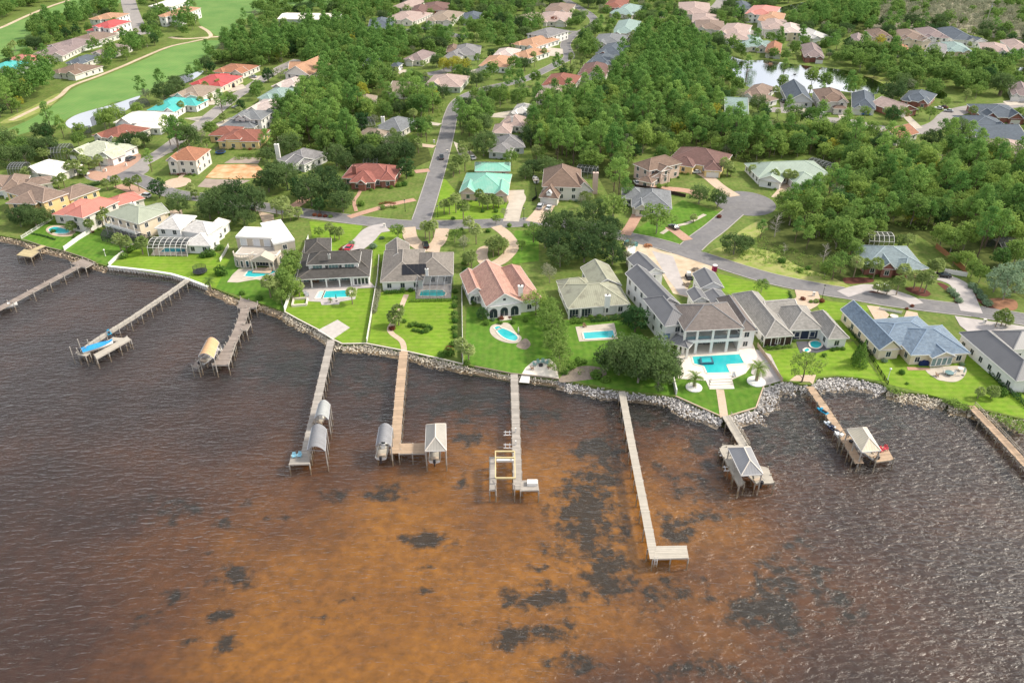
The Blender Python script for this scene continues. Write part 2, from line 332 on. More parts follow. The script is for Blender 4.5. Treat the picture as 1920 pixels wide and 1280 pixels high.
for j in range(NY + 1):
    for i in range(NX + 1):
        x = -330 + 620 * i / NX; y = 45 + 305 * (j / NY) ** 1.15
        px, py = topx((x, y, 0))
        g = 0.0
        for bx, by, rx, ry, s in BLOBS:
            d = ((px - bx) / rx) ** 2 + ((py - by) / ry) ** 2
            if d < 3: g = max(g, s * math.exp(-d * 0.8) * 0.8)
        s_ = sum(s * math.exp(-(((px - bx) / rx) ** 2 + ((py - by) / ry) ** 2)) for bx, by, rx, ry, s in SANDS)
        if py < 700 and px < 700: s_ *= 0.3
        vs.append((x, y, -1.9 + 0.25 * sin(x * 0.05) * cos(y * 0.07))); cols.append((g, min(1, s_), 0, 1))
for j in range(NY):
    for i in range(NX):
        a = j * (NX + 1) + i; fs.append((a, a + 1, a + NX + 2, a + NX + 1))
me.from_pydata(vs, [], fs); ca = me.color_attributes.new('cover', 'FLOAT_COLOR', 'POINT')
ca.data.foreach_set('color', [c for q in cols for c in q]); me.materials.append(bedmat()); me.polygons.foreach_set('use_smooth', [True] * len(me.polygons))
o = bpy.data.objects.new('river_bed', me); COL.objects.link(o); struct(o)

def watermat(name, tint, wave, wscale, rough, ior=1.33, streak=True):
    m = bpy.data.materials.new(name); m.use_nodes = True; t = m.node_tree; L = t.links.new; t.nodes.clear()
    o = nd(t, 'ShaderNodeOutputMaterial'); tr = nd(t, 'ShaderNodeBsdfTransparent'); gl = nd(t, 'ShaderNodeBsdfGlossy'); gl.inputs['Roughness'].default_value = rough
    tr.inputs[0].default_value = (*tint, 1); fr = nd(t, 'ShaderNodeFresnel'); fr.inputs['IOR'].default_value = ior; mx = nd(t, 'ShaderNodeMixShader')
    tc = nd(t, 'ShaderNodeTexCoord'); mp = nd(t, 'ShaderNodeMapping'); mp.inputs['Rotation'].default_value = (0, 0, radians(-17)); mp.inputs['Scale'].default_value = (0.42, 1.2, 1)
    L(tc.outputs['Object'], mp.inputs[0])
    n1 = nd(t, 'ShaderNodeTexNoise'); n1.inputs['Scale'].default_value = wscale; n1.inputs['Detail'].default_value = 3.5; n1.inputs['Roughness'].default_value = 0.55; n1.inputs['Distortion'].default_value = 0.6
    n2 = nd(t, 'ShaderNodeTexNoise'); n2.inputs['Scale'].default_value = wscale * 0.23; n2.inputs['Detail'].default_value = 3; n2.inputs['Distortion'].default_value = 0.4
    L(mp.outputs[0], n1.inputs['Vector']); L(mp.outputs[0], n2.inputs['Vector'])
    ad = nd(t, 'ShaderNodeMath', operation='MULTIPLY_ADD'); L(n2.outputs['Fac'], ad.inputs[0]); ad.inputs[1].default_value = 0.8; L(n1.outputs['Fac'], ad.inputs[2])
    # gusts: patches of stronger and weaker ripples
    n4 = nd(t, 'ShaderNodeTexNoise'); n4.inputs['Scale'].default_value = 0.018; n4.inputs['Detail'].default_value = 3; L(tc.outputs['Object'], n4.inputs['Vector'])
    r4 = nd(t, 'ShaderNodeMapRange'); r4.inputs[1].default_value = 0.35; r4.inputs[2].default_value = 0.65; r4.inputs[3].default_value = 0.7; r4.inputs[4].default_value = 1.0; L(n4.outputs['Fac'], r4.inputs[0])
    bp = nd(t, 'ShaderNodeBump'); bp.inputs['Distance'].default_value = wave; L(ad.outputs[0], bp.inputs['Height'])
    if streak: L(r4.outputs[0], bp.inputs['Strength'])
    else: bp.inputs['Strength'].default_value = 1
    L(bp.outputs[0], gl.inputs['Normal']); L(bp.outputs[0], fr.inputs['Normal'])
    cl = nd(t, 'ShaderNodeMath', operation='MINIMUM'); cl.inputs[1].default_value = 0.5 if streak else 1.0; L(fr.outputs[0], cl.inputs[0]); L(cl.outputs[0], mx.inputs[0]); L(tr.outputs[0], mx.inputs[1]); L(gl.outputs[0], mx.inputs[2]); L(mx.outputs[0], o.inputs[0]); return m
WATER = watermat('water', (0.92, 0.82, 0.68), 0.72, 0.95, 0.36, ior=1.5)
mb = MB()
wp = [(p.x, p.y - 0.0) for p in SH]
mb.quad((-3000, -400, 0), (2500, -400, 0), (2500, 700, 0), (-3000, 700, 0))
struct(mb.build('water', WATER))
mb = MB(); mb.quad((-3000, -400, -2.5), (2500, -400, -2.5), (2500, 700, -2.5), (-3000, 700, -2.5)); struct(mb.build('deep_bed', mat('silt', (0.035, 0.022, 0.02), 0.9)))

LEVEL = [0]
def sheet(name, pts, m, lev, smooth=False, block=True):
    P = [at(x, y, LZ + 0.014 * lev) for x, y in pts]
    if smooth: P = smoothloop(P)
    LEVEL[0] += 1; dz = 0.0006 * (LEVEL[0] % 12)
    P = [Vector((p.x, p.y, p.z + dz)) for p in P]
    mb = MB(); mb.poly(P); o = mb.build(name, m); struct(o)
    if block: block_poly(P)
    return [(p.x, p.y) for p in P]
ROADS = []
def ribbon(name, pts, w, m, lev, block=True, kerb=False):
    pl = smoothline([at(x, y, LZ + 0.014 * lev) for x, y in pts], 8); L, R = offsets(pl, w / 2)
    LEVEL[0] += 1; dz = Vector((0, 0, 0.0006 * (LEVEL[0] % 12)))
    mb = MB()
    for i in range(len(pl) - 1): mb.quad(R[i] + dz, R[i + 1] + dz, L[i + 1] + dz, L[i] + dz)
    struct(mb.build(name, m))
    if block: block_line(pl, w / 2 + 0.4)
    if kerb: ROADS.append((pl, w / 2, L, R))
    return pl

# roads
ribbon('road', [(190, 326), (225, 327), (262, 336), (317, 361), (380, 370), (430, 377), (473, 385), (513, 391), (580, 401), (650, 410), (720, 418), (785, 422), (850, 421), (950, 418), (1010, 416), (1090, 423), (1162, 441), (1220, 453), (1270, 467), (1337, 489), (1437, 520), (1540, 542), (1590, 550), (1657, 562), (1767, 576), (1833, 584), (1917, 598), (2060, 622), (2300, 660)], 7.6, ASPH, 6, kerb=True)
ribbon('road', [(787, 421), (800, 382), (822, 310), (838, 250), (846, 215), (862, 188), (905, 168), (977, 151), (1017, 134), (1050, 117), (1067, 106), (1060, 84), (1073, 67), (1092, 59), (1112, 47), (1114, 37), (1101, 24), (1077, 10), (1050, -5), (1000, -25)], 7.0, ASPH, 5, kerb=True)
ribbon('road', [(1285, 474), (1312, 449), (1340, 428), (1375, 398), (1393, 384)], 8.0, ASPH, 5, kerb=True)
c = at(1397, 381); CUL = [(c.x + 11.5 * cos(a * pi / 16), c.y + 12.5 * sin(a * pi / 16)) for a in range(32)]
mb = MB(); mb.poly([(x, y, LZ + 0.06) for x, y in CUL]); struct(mb.build('road', ASPH)); block_poly(CUL)
ribbon('road', [(225, 326), (262, 308), (300, 287), (335, 262), (370, 237), (400, 213), (437, 184), (470, 163), (503, 142), (528, 127), (560, 112)], 7.2, ASPH2, 5, kerb=True)
c = at(220, 322); mb = MB(); mb.poly([(c.x + 13 * cos(a * pi / 12), c.y + 12 * sin(a * pi / 12), LZ + 0.055) for a in range(24)]); struct(mb.build('road', ASPH2)); block_poly([(c.x + 13 * cos(a * pi / 12), c.y + 12 * sin(a * pi / 12)) for a in range(24)])
ribbon('road', [(1440, 205), (1475, 208), (1507, 213), (1548, 224), (1590, 228), (1660, 242), (1717, 246), (1760, 234), (1783, 214), (1817, 204), (1850, 201), (1917, 196), (2000, 190)], 9.5, ASPH2, 5)
ribbon('road', [(236, -20), (243, 12), (255, 45), (268, 65)], 12, ASPH2, 5)
ribbon('road', [(740, 62), (775, 56), (812, 54), (850, 66), (880, 70)], 9, ASPH, 5)
ribbon('road', [(1300, 30), (1330, 22), (1350, 5), (1360, -15)], 9, ASPH2, 5)
ribbon('road', [(1395, 55), (1430, 68), (1470, 75)], 8, ASPH2, 5)
ribbon('road', [(800, 140), (835, 133), (850, 125)], 8, ASPH, 5)
ribbon('road', [(1040, 62), (1065, 60), (1092, 60)], 7, ASPH, 4)
ribbon('path', [(-20, 60), (7, 50), (55, 28), (95, 12), (130, 0), (165, -15)], 3.4, SAND, 3)
ribbon('path', [(20, 226), (47, 213), (108, 183), (133, 162), (183, 143), (233, 123), (267, 108), (317, 88), (362, 78), (393, 70), (391, 60), (375, 50)], 2.8, SAND, 4)
ribbon('path', [(318, 70), (345, 73), (393, 70), (430, 68)], 3.6, SAND, 4)
# golf fairways, ponds
sheet('fairway', [(-60, 95), (-20, 62), (60, 30), (150, -5), (235, -25), (235, 0), (180, 20), (150, 35), (110, 42), (70, 60), (60, 80), (40, 98), (0, 112), (-60, 125)], FAIR, 1, True, False)
sheet('fairway', [(-40, 262), (0, 248), (60, 222), (110, 190), (140, 165), (200, 141), (270, 112), (330, 86), (410, 76), (400, 100), (380, 128), (330, 148), (300, 158), (262, 180), (200, 198), (140, 216), (110, 232), (60, 246), (0, 262)], FAIR, 1, True, False)
sheet('fairway', [(360, -20), (640, -20), (640, 8), (560, 14), (510, 20), (470, 30), (420, 66), (395, 60), (372, 40)], FAIR, 1, True, False)
POND = watermat('pond_water', (0.25, 0.27, 0.22), 0.03, 0.8, 0.03, ior=1.45, streak=False)
PBED = mat('pond_bed', (0.05, 0.05, 0.04), 0.9)
for nm, pts in (('pond', [(123, 230), (140, 217), (170, 207), (215, 195), (262, 180), (252, 192), (240, 205), (200, 225), (160, 241), (133, 241)]), ('pond', [(318, 152), (345, 142), (380, 133), (372, 143), (350, 155), (330, 160)]),
                ('lake', [(1366, 106), (1393, 113), (1437, 114), (1500, 122), (1572, 130), (1605, 138), (1640, 150), (1660, 163), (1640, 177), (1600, 174), (1563, 170), (1520, 175), (1447, 172), (1420, 168), (1395, 158), (1375, 135)]),
                ('lake', [(1450, 20), (1480, 10), (1530, 0), (1560, -6), (1540, 10), (1500, 22), (1470, 26)]), ('pond', [(1735, 168), (1752, 165), (1775, 176), (1770, 186), (1745, 180)]), ('pond', [(1905, 130), (1930, 128), (1940, 150), (1912, 152)]), ('pond', [(745, 6), (790, 2), (800, -4), (760, -6)])):
    sheet(nm + '_bed', pts, PBED, 1, True); sheet(nm, pts, POND, 3, True, False)

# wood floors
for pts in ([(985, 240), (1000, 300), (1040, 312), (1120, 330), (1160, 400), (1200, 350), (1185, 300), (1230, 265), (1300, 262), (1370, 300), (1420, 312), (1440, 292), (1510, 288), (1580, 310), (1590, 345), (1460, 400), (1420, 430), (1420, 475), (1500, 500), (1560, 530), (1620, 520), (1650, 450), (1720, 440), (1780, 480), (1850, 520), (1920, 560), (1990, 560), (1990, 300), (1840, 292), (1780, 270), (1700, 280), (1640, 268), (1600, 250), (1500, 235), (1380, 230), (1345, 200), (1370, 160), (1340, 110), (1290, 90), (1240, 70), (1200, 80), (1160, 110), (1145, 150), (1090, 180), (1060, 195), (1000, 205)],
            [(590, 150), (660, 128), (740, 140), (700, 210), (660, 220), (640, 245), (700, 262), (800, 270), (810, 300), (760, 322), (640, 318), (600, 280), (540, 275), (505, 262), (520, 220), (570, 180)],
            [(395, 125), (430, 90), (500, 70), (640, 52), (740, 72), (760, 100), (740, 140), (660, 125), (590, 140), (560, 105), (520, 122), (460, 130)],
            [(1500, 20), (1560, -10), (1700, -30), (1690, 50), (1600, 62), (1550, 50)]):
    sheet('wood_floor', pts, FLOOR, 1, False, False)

sheet('swamp_floor', [(1625, 56), (1650, -60), (2050, -60), (2050, 72), (1880, 74), (1790, 58), (1700, 56)], mat('swamp', (0.30, 0.275, 0.20), 0.95, 0.3, 0.2, col2=(0.22, 0.21, 0.13)), 2, False, False)
# lawns of the river lots, dry verges, bare plots, mulch
for pts, m in (([(40, 450), (105, 390), (160, 425), (118, 470), (80, 461)], GRASS3), ([(121, 470), (168, 428), (200, 432), (255, 455), (204, 498), (158, 482)], GRASS3), ([(205, 499), (262, 462), (300, 470), (400, 470), (432, 488), (420, 545), (392, 536), (345, 520)], GRASS2),
               ([(405, 540), (434, 480), (540, 500), (532, 583), (480, 565)], GRASS3), ([(535, 585), (560, 545), (700, 540), (690, 642), (643, 643), (600, 617)], GRASS2), ([(692, 642), (705, 548), (850, 545), (850, 660), (820, 670), (755, 655)], GRASS2), ([(872, 680), (875, 575), (1020, 575), (1050, 640), (1045, 708), (960, 699)], GRASS3),
               ([(1052, 709), (1050, 600), (1180, 600), (1270, 690), (1262, 741), (1160, 730)], GRASS3), ([(1268, 741), (1262, 705), (1445, 690), (1430, 722), (1416, 763), (1359, 782)], GRASS3), ([(1440, 712), (1430, 660), (1600, 640), (1655, 715), (1610, 707), (1570, 703), (1530, 706), (1500, 716)], GRASS2), ([(1655, 717), (1630, 668), (1720, 660), (1830, 665), (1990, 800), (1920, 784), (1820, 760)], GRASS2),
               ([(1345, 512), (1480, 545), (1480, 570), (1400, 565), (1355, 545)], GRASS2), ([(1525, 560), (1640, 575), (1600, 600), (1610, 640), (1560, 620)], GRASS2), ([(580, 415), (680, 422), (670, 452), (640, 470), (590, 470)], GRASS2), ([(700, 430), (760, 428), (745, 470), (700, 500)], GRASS2), ([(965, 432), (1010, 432), (1010, 490), (960, 495)], GRASS3), ([(660, 390), (700, 350), (790, 325), (775, 395), (740, 412), (680, 408)], GRASS), ([(815, 410), (830, 330), (860, 365), (950, 370), (950, 412)], GRASS2),
               ([(1180, 437), (1280, 375), (1355, 400), (1310, 440), (1270, 458), (1220, 449)], GRASS3), ([(1290, 350), (1400, 310), (1420, 350), (1560, 345), (1480, 372), (1400, 365)], GRASS), ([(1640, 505), (1700, 515), (1800, 540), (1800, 572), (1700, 560), (1600, 546), (1560, 535)], GRASS)):
    sheet('lawn', pts, m, 2, False, False)
for pts in ([(1330, 480), (1360, 462), (1440, 470), (1500, 500), (1560, 520), (1600, 545), (1500, 532), (1420, 508)], [(1580, 140), (1640, 142), (1700, 160), (1690, 175), (1640, 150)], [(0, 230), (60, 200), (110, 175), (100, 195), (40, 225)], [(1370, 448), (1420, 415), (1440, 425), (1400, 455)]):
    sheet('dry_grass', pts, GRASS4, 3, True, False)
sheet('bare_plot', [(385, 333), (408, 309), (482, 308), (492, 318), (490, 333), (440, 336)], DIRT, 3); sheet('bare_plot', [(370, 350), (385, 335), (470, 338), (430, 355)], mat('grey_dirt', (0.36, 0.29, 0.24), 0.95, 0.3, 0.4), 2); sheet('bare_plot', [(420, 306), (440, 294), (490, 296), (484, 307)], mat('grey_dirt', (0.36, 0.29, 0.24)), 2)
SITE = sheet('building_site', [(1168, 455), (1195, 452), (1240, 470), (1345, 496), (1338, 512), (1300, 512), (1290, 540), (1300, 560), (1262, 550), (1232, 498), (1180, 480)], SAND, 3); sheet('building_site', [(1222, 470), (1262, 480), (1285, 540), (1300, 556), (1275, 552), (1250, 520)], CONC2, 4)
sheet('bare_ground', [(1050, 716), (1058, 700), (1090, 686), (1130, 690), (1135, 705), (1100, 712)], SOIL, 4, True)
sheet('mulch_bed', [(968, 648), (985, 634), (995, 645), (985, 655)], SOIL, 3, True); sheet('mulch_bed', [(640, 462), (664, 455), (660, 470), (636, 475)], MULCH, 4, True)
for pts in ([(1625, 547), (1650, 543), (1690, 560), (1680, 567), (1640, 560)], [(1697, 540), (1725, 538), (1745, 550), (1735, 556), (1712, 550)], [(1580, 523), (1590, 520), (1632, 521), (1635, 529), (1590, 532)], [(1757, 531), (1775, 535), (1800, 560), (1806, 576), (1793, 576), (1785, 555)], [(1813, 532), (1830, 545), (1868, 580), (1862, 586), (1840, 570), (1822, 552)]):
    sheet('mulch_bed', pts, MULCH, 4, True)
sheet('bare_ground', [(1855, 560), (1902, 562), (1905, 580), (1870, 580)], mat('bare_red', (0.30, 0.15, 0.085), 0.95, 0.2, 0.8), 4, True)

# drives and paths
def drive(pts, m, smooth=True, lev=7): sheet('driveway', pts, m, lev, smooth)
ribbon('driveway', [(725, 426), (700, 432), (680, 452), (655, 470)], 7.5, CONC2, 7)
ribbon('driveway', [(766, 426), (770, 445), (782, 458), (800, 466), (818, 458), (826, 445), (830, 428)], 5.0, PAVER2, 7)
drive([(800, 464), (826, 464), (824, 473), (802, 472)], PAVER2, False, 8)
ribbon('driveway', [(930, 424), (950, 440), (962, 462), (945, 485), (918, 500)], 4.2, PAVER2, 7); ribbon('driveway', [(918, 500), (904, 484), (906, 468), (925, 462)], 4.0, PAVER2, 8)
ribbon('driveway', [(958, 415), (965, 388), (972, 372), (968, 362)], 6.0, CONC, 7); drive([(952, 372), (954, 357), (983, 356), (982, 372), (972, 382), (955, 384)], CONC, False, 8)
ribbon('driveway', [(1000, 416), (1015, 400), (1025, 385), (1035, 376)], 6.5, PAVER2, 7)
ribbon('driveway', [(1172, 440), (1185, 420), (1196, 400)], 4.0, PAVER, 7); ribbon('driveway', [(1290, 450), (1270, 435), (1255, 425)], 4.0, PAVER, 7)
ribbon('driveway', [(1378, 368), (1350, 350), (1328, 332), (1310, 322)], 5.0, PAVER2, 7); ribbon('driveway', [(1460, 372), (1472, 358), (1480, 345)], 6, PAVER2, 7)
ribbon('driveway', [(1195, 350), (1225, 352), (1290, 358), (1320, 372)], 4.5, PAVER, 7)
ribbon('driveway', [(1822, 585), (1812, 560), (1800, 535), (1775, 522), (1745, 515)], 6.0, CONC2, 7); ribbon('driveway', [(1580, 551), (1610, 542), (1640, 540), (1700, 558), (1720, 570)], 4.6, CONC2, 7)
drive([(1625, 572), (1650, 575), (1668, 590), (1660, 600), (1640, 598)], PAVER2, False); drive([(1700, 582), (1720, 586), (1725, 602), (1690, 604), (1660, 600), (1694, 596)], PAVER2, False, 8)
drive([(1790, 592), (1990, 622), (1990, 660), (1880, 640), (1862, 625), (1815, 622), (1800, 610)], CONC2, False); ribbon('driveway', [(1512, 545), (1515, 562), (1500, 572)], 7, PAVER2, 7)
ribbon('driveway', [(654, 407), (690, 396), (740, 382), (778, 374)], 3.2, PAVER, 7); ribbon('path', [(668, 396), (664, 378), (672, 365), (676, 356)], 1.4, PAVER, 8)
ribbon('driveway', [(805, 319), (778, 322)], 4, PAVER, 7); ribbon('driveway', [(540, 395), (562, 380), (575, 370)], 4.5, PAVER, 7)
drive([(484, 396), (513, 402), (515, 428), (495, 424)], PAVER2, False); ribbon('driveway', [(815, 275), (790, 272), (770, 268)], 4, PAVER2, 7); ribbon('driveway', [(825, 234), (795, 230), (775, 232)], 4, CONC, 7)
drive([(192, 318), (215, 305), (228, 298), (260, 288), (262, 300), (230, 322), (205, 330)], PAVER, True); drive([(165, 320), (200, 325), (195, 338), (170, 335)], PAVER, True); ribbon('driveway', [(225, 346), (255, 358), (270, 368)], 6, PAVER, 7); drive([(318, 395), (340, 392), (345, 412), (320, 410)], PAVER2, False)
c = at(332, 343); mb = MB(); mb.poly([(c.x + 5.5 * cos(a * pi / 10), c.y + 6 * sin(a * pi / 10), LZ + 0.1) for a in range(20)]); struct(mb.build('driveway', PAVER2)); ribbon('path', [(332, 338), (345, 326)], 1.8, PAVER2, 8)
for a in ([(300, 292), (325, 285), (318, 278)], [(345, 222), (380, 218), (372, 228)], [(290, 228), (340, 230), (345, 236), (290, 240)], [(372, 180), (415, 186), (410, 196), (366, 198)], [(420, 165), (455, 158), (462, 165), (430, 174)], [(465, 145), (490, 142), (480, 152)], [(405, 232), (432, 220), (440, 228), (410, 240)], [(880, 133), (898, 128), (902, 137), (885, 138)], [(742, 131), (772, 131), (770, 138), (750, 140)],
          [(1462, 190), (1472, 185), (1480, 203), (1464, 203)], [(1490, 202), (1512, 203), (1512, 211), (1488, 209)], [(1570, 212), (1590, 212), (1592, 222), (1574, 222)], [(1690, 216), (1702, 214), (1730, 240), (1715, 242)], [(830, 47), (842, 44), (838, 52), (826, 52)], [(1020, 88), (1055, 92), (1056, 102), (1020, 98)], [(1016, 95), (1052, 97), (1050, 106), (1012, 104)], [(985, 205), (1000, 190), (1010, 195), (1000, 212)], [(850, 265), (880, 280), (895, 296), (860, 290)], [(1880, 190), (1925, 184), (1925, 196), (1890, 198)], [(1640, 88), (1660, 85), (1668, 98), (1640, 100)], [(1830, 82), (1850, 80), (1870, 88), (1835, 92)], [(915, 215), (960, 207), (968, 222), (920, 220)]):
    drive(a, CONC, False)
ribbon('path', [(757, 662), (757, 650), (752, 638), (735, 625), (731, 615), (740, 600), (748, 585), (762, 552)], 1.6, PAVER2, 6)
ribbon('path', [(1358, 783), (1354, 755), (1350, 730)], 2.0, PAVER2, 6)
ribbon('path', [(1240, 438), (1262, 425), (1290, 418), (1322, 402)], 1.6, CONC, 6)

# kerbs along the paved roads, open where roads and drives join
mb = MB()
for ri, (pl, hw, L, R) in enumerate(ROADS):
    for side in (L, R):
        for i in range(len(side) - 1):
            a, b = side[i], side[i + 1]; n = max(1, int((b - a).length / 1.5))
            for k in range(n):
                p = a.lerp(b, k / n); q = a.lerp(b, (k + 1) / n); c = (p + q) / 2
                if any(j != ri and linedist(c.x, c.y, r[0]) < r[1] + 0.35 for j, r in enumerate(ROADS)) or inpoly(c.x, c.y, CUL): continue
                if any(bk == 'poly' and d[1] < c.x < d[2] and d[3] < c.y < d[4] and inpoly(c.x, c.y, d[0]) for bk, d in BLOCK): continue
                if any(bk == 'line' and d[1] < 4.2 and linedist(c.x, c.y, d[0]) < d[1] - 0.3 for bk, d in BLOCK if bk == 'line' and abs(d[1] - hw - 0.4) > 0.01): continue
                d = (q - p).normalized(); nn = Vector((-d.y, d.x, 0))
                mb.obox(c, d, (q - p).length / 2, nn, 0.16, LZ - 0.05, LZ + 0.16)
struct(mb.build('kerb', KERB))
# ------------------------------------------------------------------ houses
def roofm(n, c, kind='shingle', c2=None, stain=None):
    stain = stain or (tuple(x * .62 + .01 for x in c), .5)
    if kind == 'metal': return mat('roof_' + n, c, 0.45, 0.08, 0.7, metal=0.0, spec=0.4, pattern='ribs', psize=0.62, pamt=0.3, big=0.1, stain=stain)
    if kind == 'tile': return mat('roof_' + n, c, 0.8, 0.2, 1.6, pattern='rows', psize=0.45, pamt=0.3, big=0.15, stain=stain, col2=c2)
    if kind == 'plain': return mat('roof_' + n, c, 0.8, 0.1, 0.8, big=0.12, stain=stain)
    return mat('roof_' + n, c, 0.9, 0.15, 2.0, pattern='shingle', psize=0.55, pamt=0.3, big=0.15, stain=stain, col2=c2)
RM = dict(dark=roofm('dark', (0.10, 0.092, 0.085), 'tile', stain=((0.05, 0.047, 0.04), 0.7)), tan=roofm('tan', (0.34, 0.27, 0.21)), grey=roofm('grey', (0.26, 0.25, 0.25)), weather=roofm('weather', (0.27, 0.24, 0.21), 'tile', stain=((0.14, 0.13, 0.115), 0.6)),
          pink=roofm('pink', (0.47, 0.26, 0.21), 'tile', c2=(0.53, 0.33, 0.25)), sage=roofm('sage', (0.35, 0.38, 0.29), 'metal'), sagedirty=roofm('sagedirty', (0.33, 0.33, 0.24), 'metal', stain=((0.16, 0.15, 0.11), 0.75)), charcoal=roofm('charcoal', (0.165, 0.165, 0.172), 'metal'), brownmetal=roofm('brownmetal', (0.23, 0.195, 0.175), 'tile'),
          lightgrey=roofm('lightgrey', (0.36, 0.34, 0.31), 'tile'), blue=roofm('blue', (0.165, 0.225, 0.30), c2=(0.24, 0.30, 0.36)), salmon=roofm('salmon', (0.54, 0.20, 0.155), 'metal'), white=roofm('white', (0.70, 0.67, 0.63), 'tile'), cream=roofm('cream', (0.83, 0.76, 0.66), 'plain'), brick=roofm('brick', (0.33, 0.125, 0.10)),
          green=roofm('green', (0.20, 0.47, 0.36), 'metal', stain=((0.34, 0.50, 0.40), 0.6)), brown=roofm('brown', (0.24, 0.165, 0.125)), dkbrown=roofm('dkbrown', (0.20, 0.115, 0.10)), greygreen=roofm('greygreen', (0.33, 0.40, 0.33), 'metal'), slate=roofm('slate', (0.12, 0.145, 0.175)), bluegrey=roofm('bluegrey', (0.26, 0.32, 0.335)), terra=roofm('terra', (0.42, 0.19, 0.11), 'tile'),
          clay=roofm('clay', (0.31, 0.12, 0.085), 'tile'), palegreen=roofm('palegreen', (0.60, 0.62, 0.47), 'tile'), umber=roofm('umber', (0.29, 0.21, 0.165), 'tile'), red=roofm('red', (0.46, 0.075, 0.07), 'metal'), teal=roofm('teal', (0.07, 0.43, 0.40), 'metal'), orange=roofm('orange', (0.54, 0.31, 0.19), 'tile'), palepink=roofm('palepink', (0.66, 0.55, 0.50), 'tile'), lilac=roofm('lilac', (0.31, 0.24, 0.23)),
          tealgrey=roofm('tealgrey', (0.30, 0.40, 0.37)), rosy=roofm('rosy', (0.46, 0.35, 0.31)), mixgrey=roofm('mixgrey', (0.22, 0.23, 0.24)), terrace=roofm('terrace', (0.46, 0.41, 0.35), 'plain'))
WM = dict(white=mat('wall_white', (0.80, 0.79, 0.77), 0.8, 0.06, 0.7), cream=mat('wall_cream', (0.72, 0.62, 0.47), 0.85, 0.08, 0.7), taupe=mat('wall_taupe', (0.50, 0.44, 0.36), 0.85, 0.08, 0.7), yellow=mat('wall_yellow', (0.78, 0.58, 0.28), 0.85, 0.08, 0.7), brick=mat('wall_brick', (0.33, 0.15, 0.115), 0.9, 0.25, 3.0, col2=(0.24, 0.10, 0.08)),
          pink=mat('wall_pink', (0.66, 0.50, 0.42), 0.85, 0.1, 0.7), grey=mat('wall_grey', (0.52, 0.53, 0.54), 0.85, 0.08, 0.7), pale=mat('wall_pale', (0.72, 0.68, 0.62), 0.85, 0.08, 0.7), green=mat('wall_green', (0.45, 0.50, 0.40), 0.85, 0.08, 0.7), bluegrey=mat('wall_bluegrey', (0.42, 0.50, 0.55), 0.85, 0.08, 0.7))
GLASS = mat('glass', (0.035, 0.05, 0.06), 0.08, 0.2, 0.4, spec=0.6)
GLASS2 = mat('glass_teal', (0.16, 0.26, 0.26), 0.1, 0.2, 0.4, spec=0.6)
DARKM = mat('dark_metal', (0.05, 0.05, 0.055), 0.5, 0.1, 2)
DOORB = mat('door_brown', (0.16, 0.09, 0.05), 0.6)
GARD = mat('garage_door', (0.70, 0.68, 0.65), 0.6, 0.05, 1)
SCREEN = None
def screenmat():
    m = bpy.data.materials.new('insect_screen'); m.use_nodes = True; t = m.node_tree; t.nodes.clear(); L = t.links.new
    o = nd(t, 'ShaderNodeOutputMaterial'); a = nd(t, 'ShaderNodeBsdfTransparent'); d = nd(t, 'ShaderNodeBsdfDiffuse'); d.inputs[0].default_value = (0.06, 0.065, 0.07, 1)
    mx = nd(t, 'ShaderNodeMixShader'); mx.inputs[0].default_value = 0.38; L(a.outputs[0], mx.inputs[1]); L(d.outputs[0], mx.inputs[2]); L(mx.outputs[0], o.inputs[0]); return m
SCREEN = screenmat()
HOUSES = []; HREFS = []
EPS = [0]
def rect(p0, p1, D, h):
    z = LZ + h; A = at(p0[0], p0[1], z); B = at(p1[0], p1[1], z); u = (B - A); l = u.length; u = u / l; n = Vector((-u.y, u.x, 0))
    d = (at(D[0], D[1], z) - A).dot(n) if isinstance(D, tuple) else D
    if d < 0: A = A + n * d; B = B + n * d; d = -d
    return A, u, n, l, d
def ridge_strip(mb, a, b, w=0.28):
    mb.beam(Vector(a) + Vector((0, 0, 0.03)), Vector(b) + Vector((0, 0, 0.03)), w, 0.12)
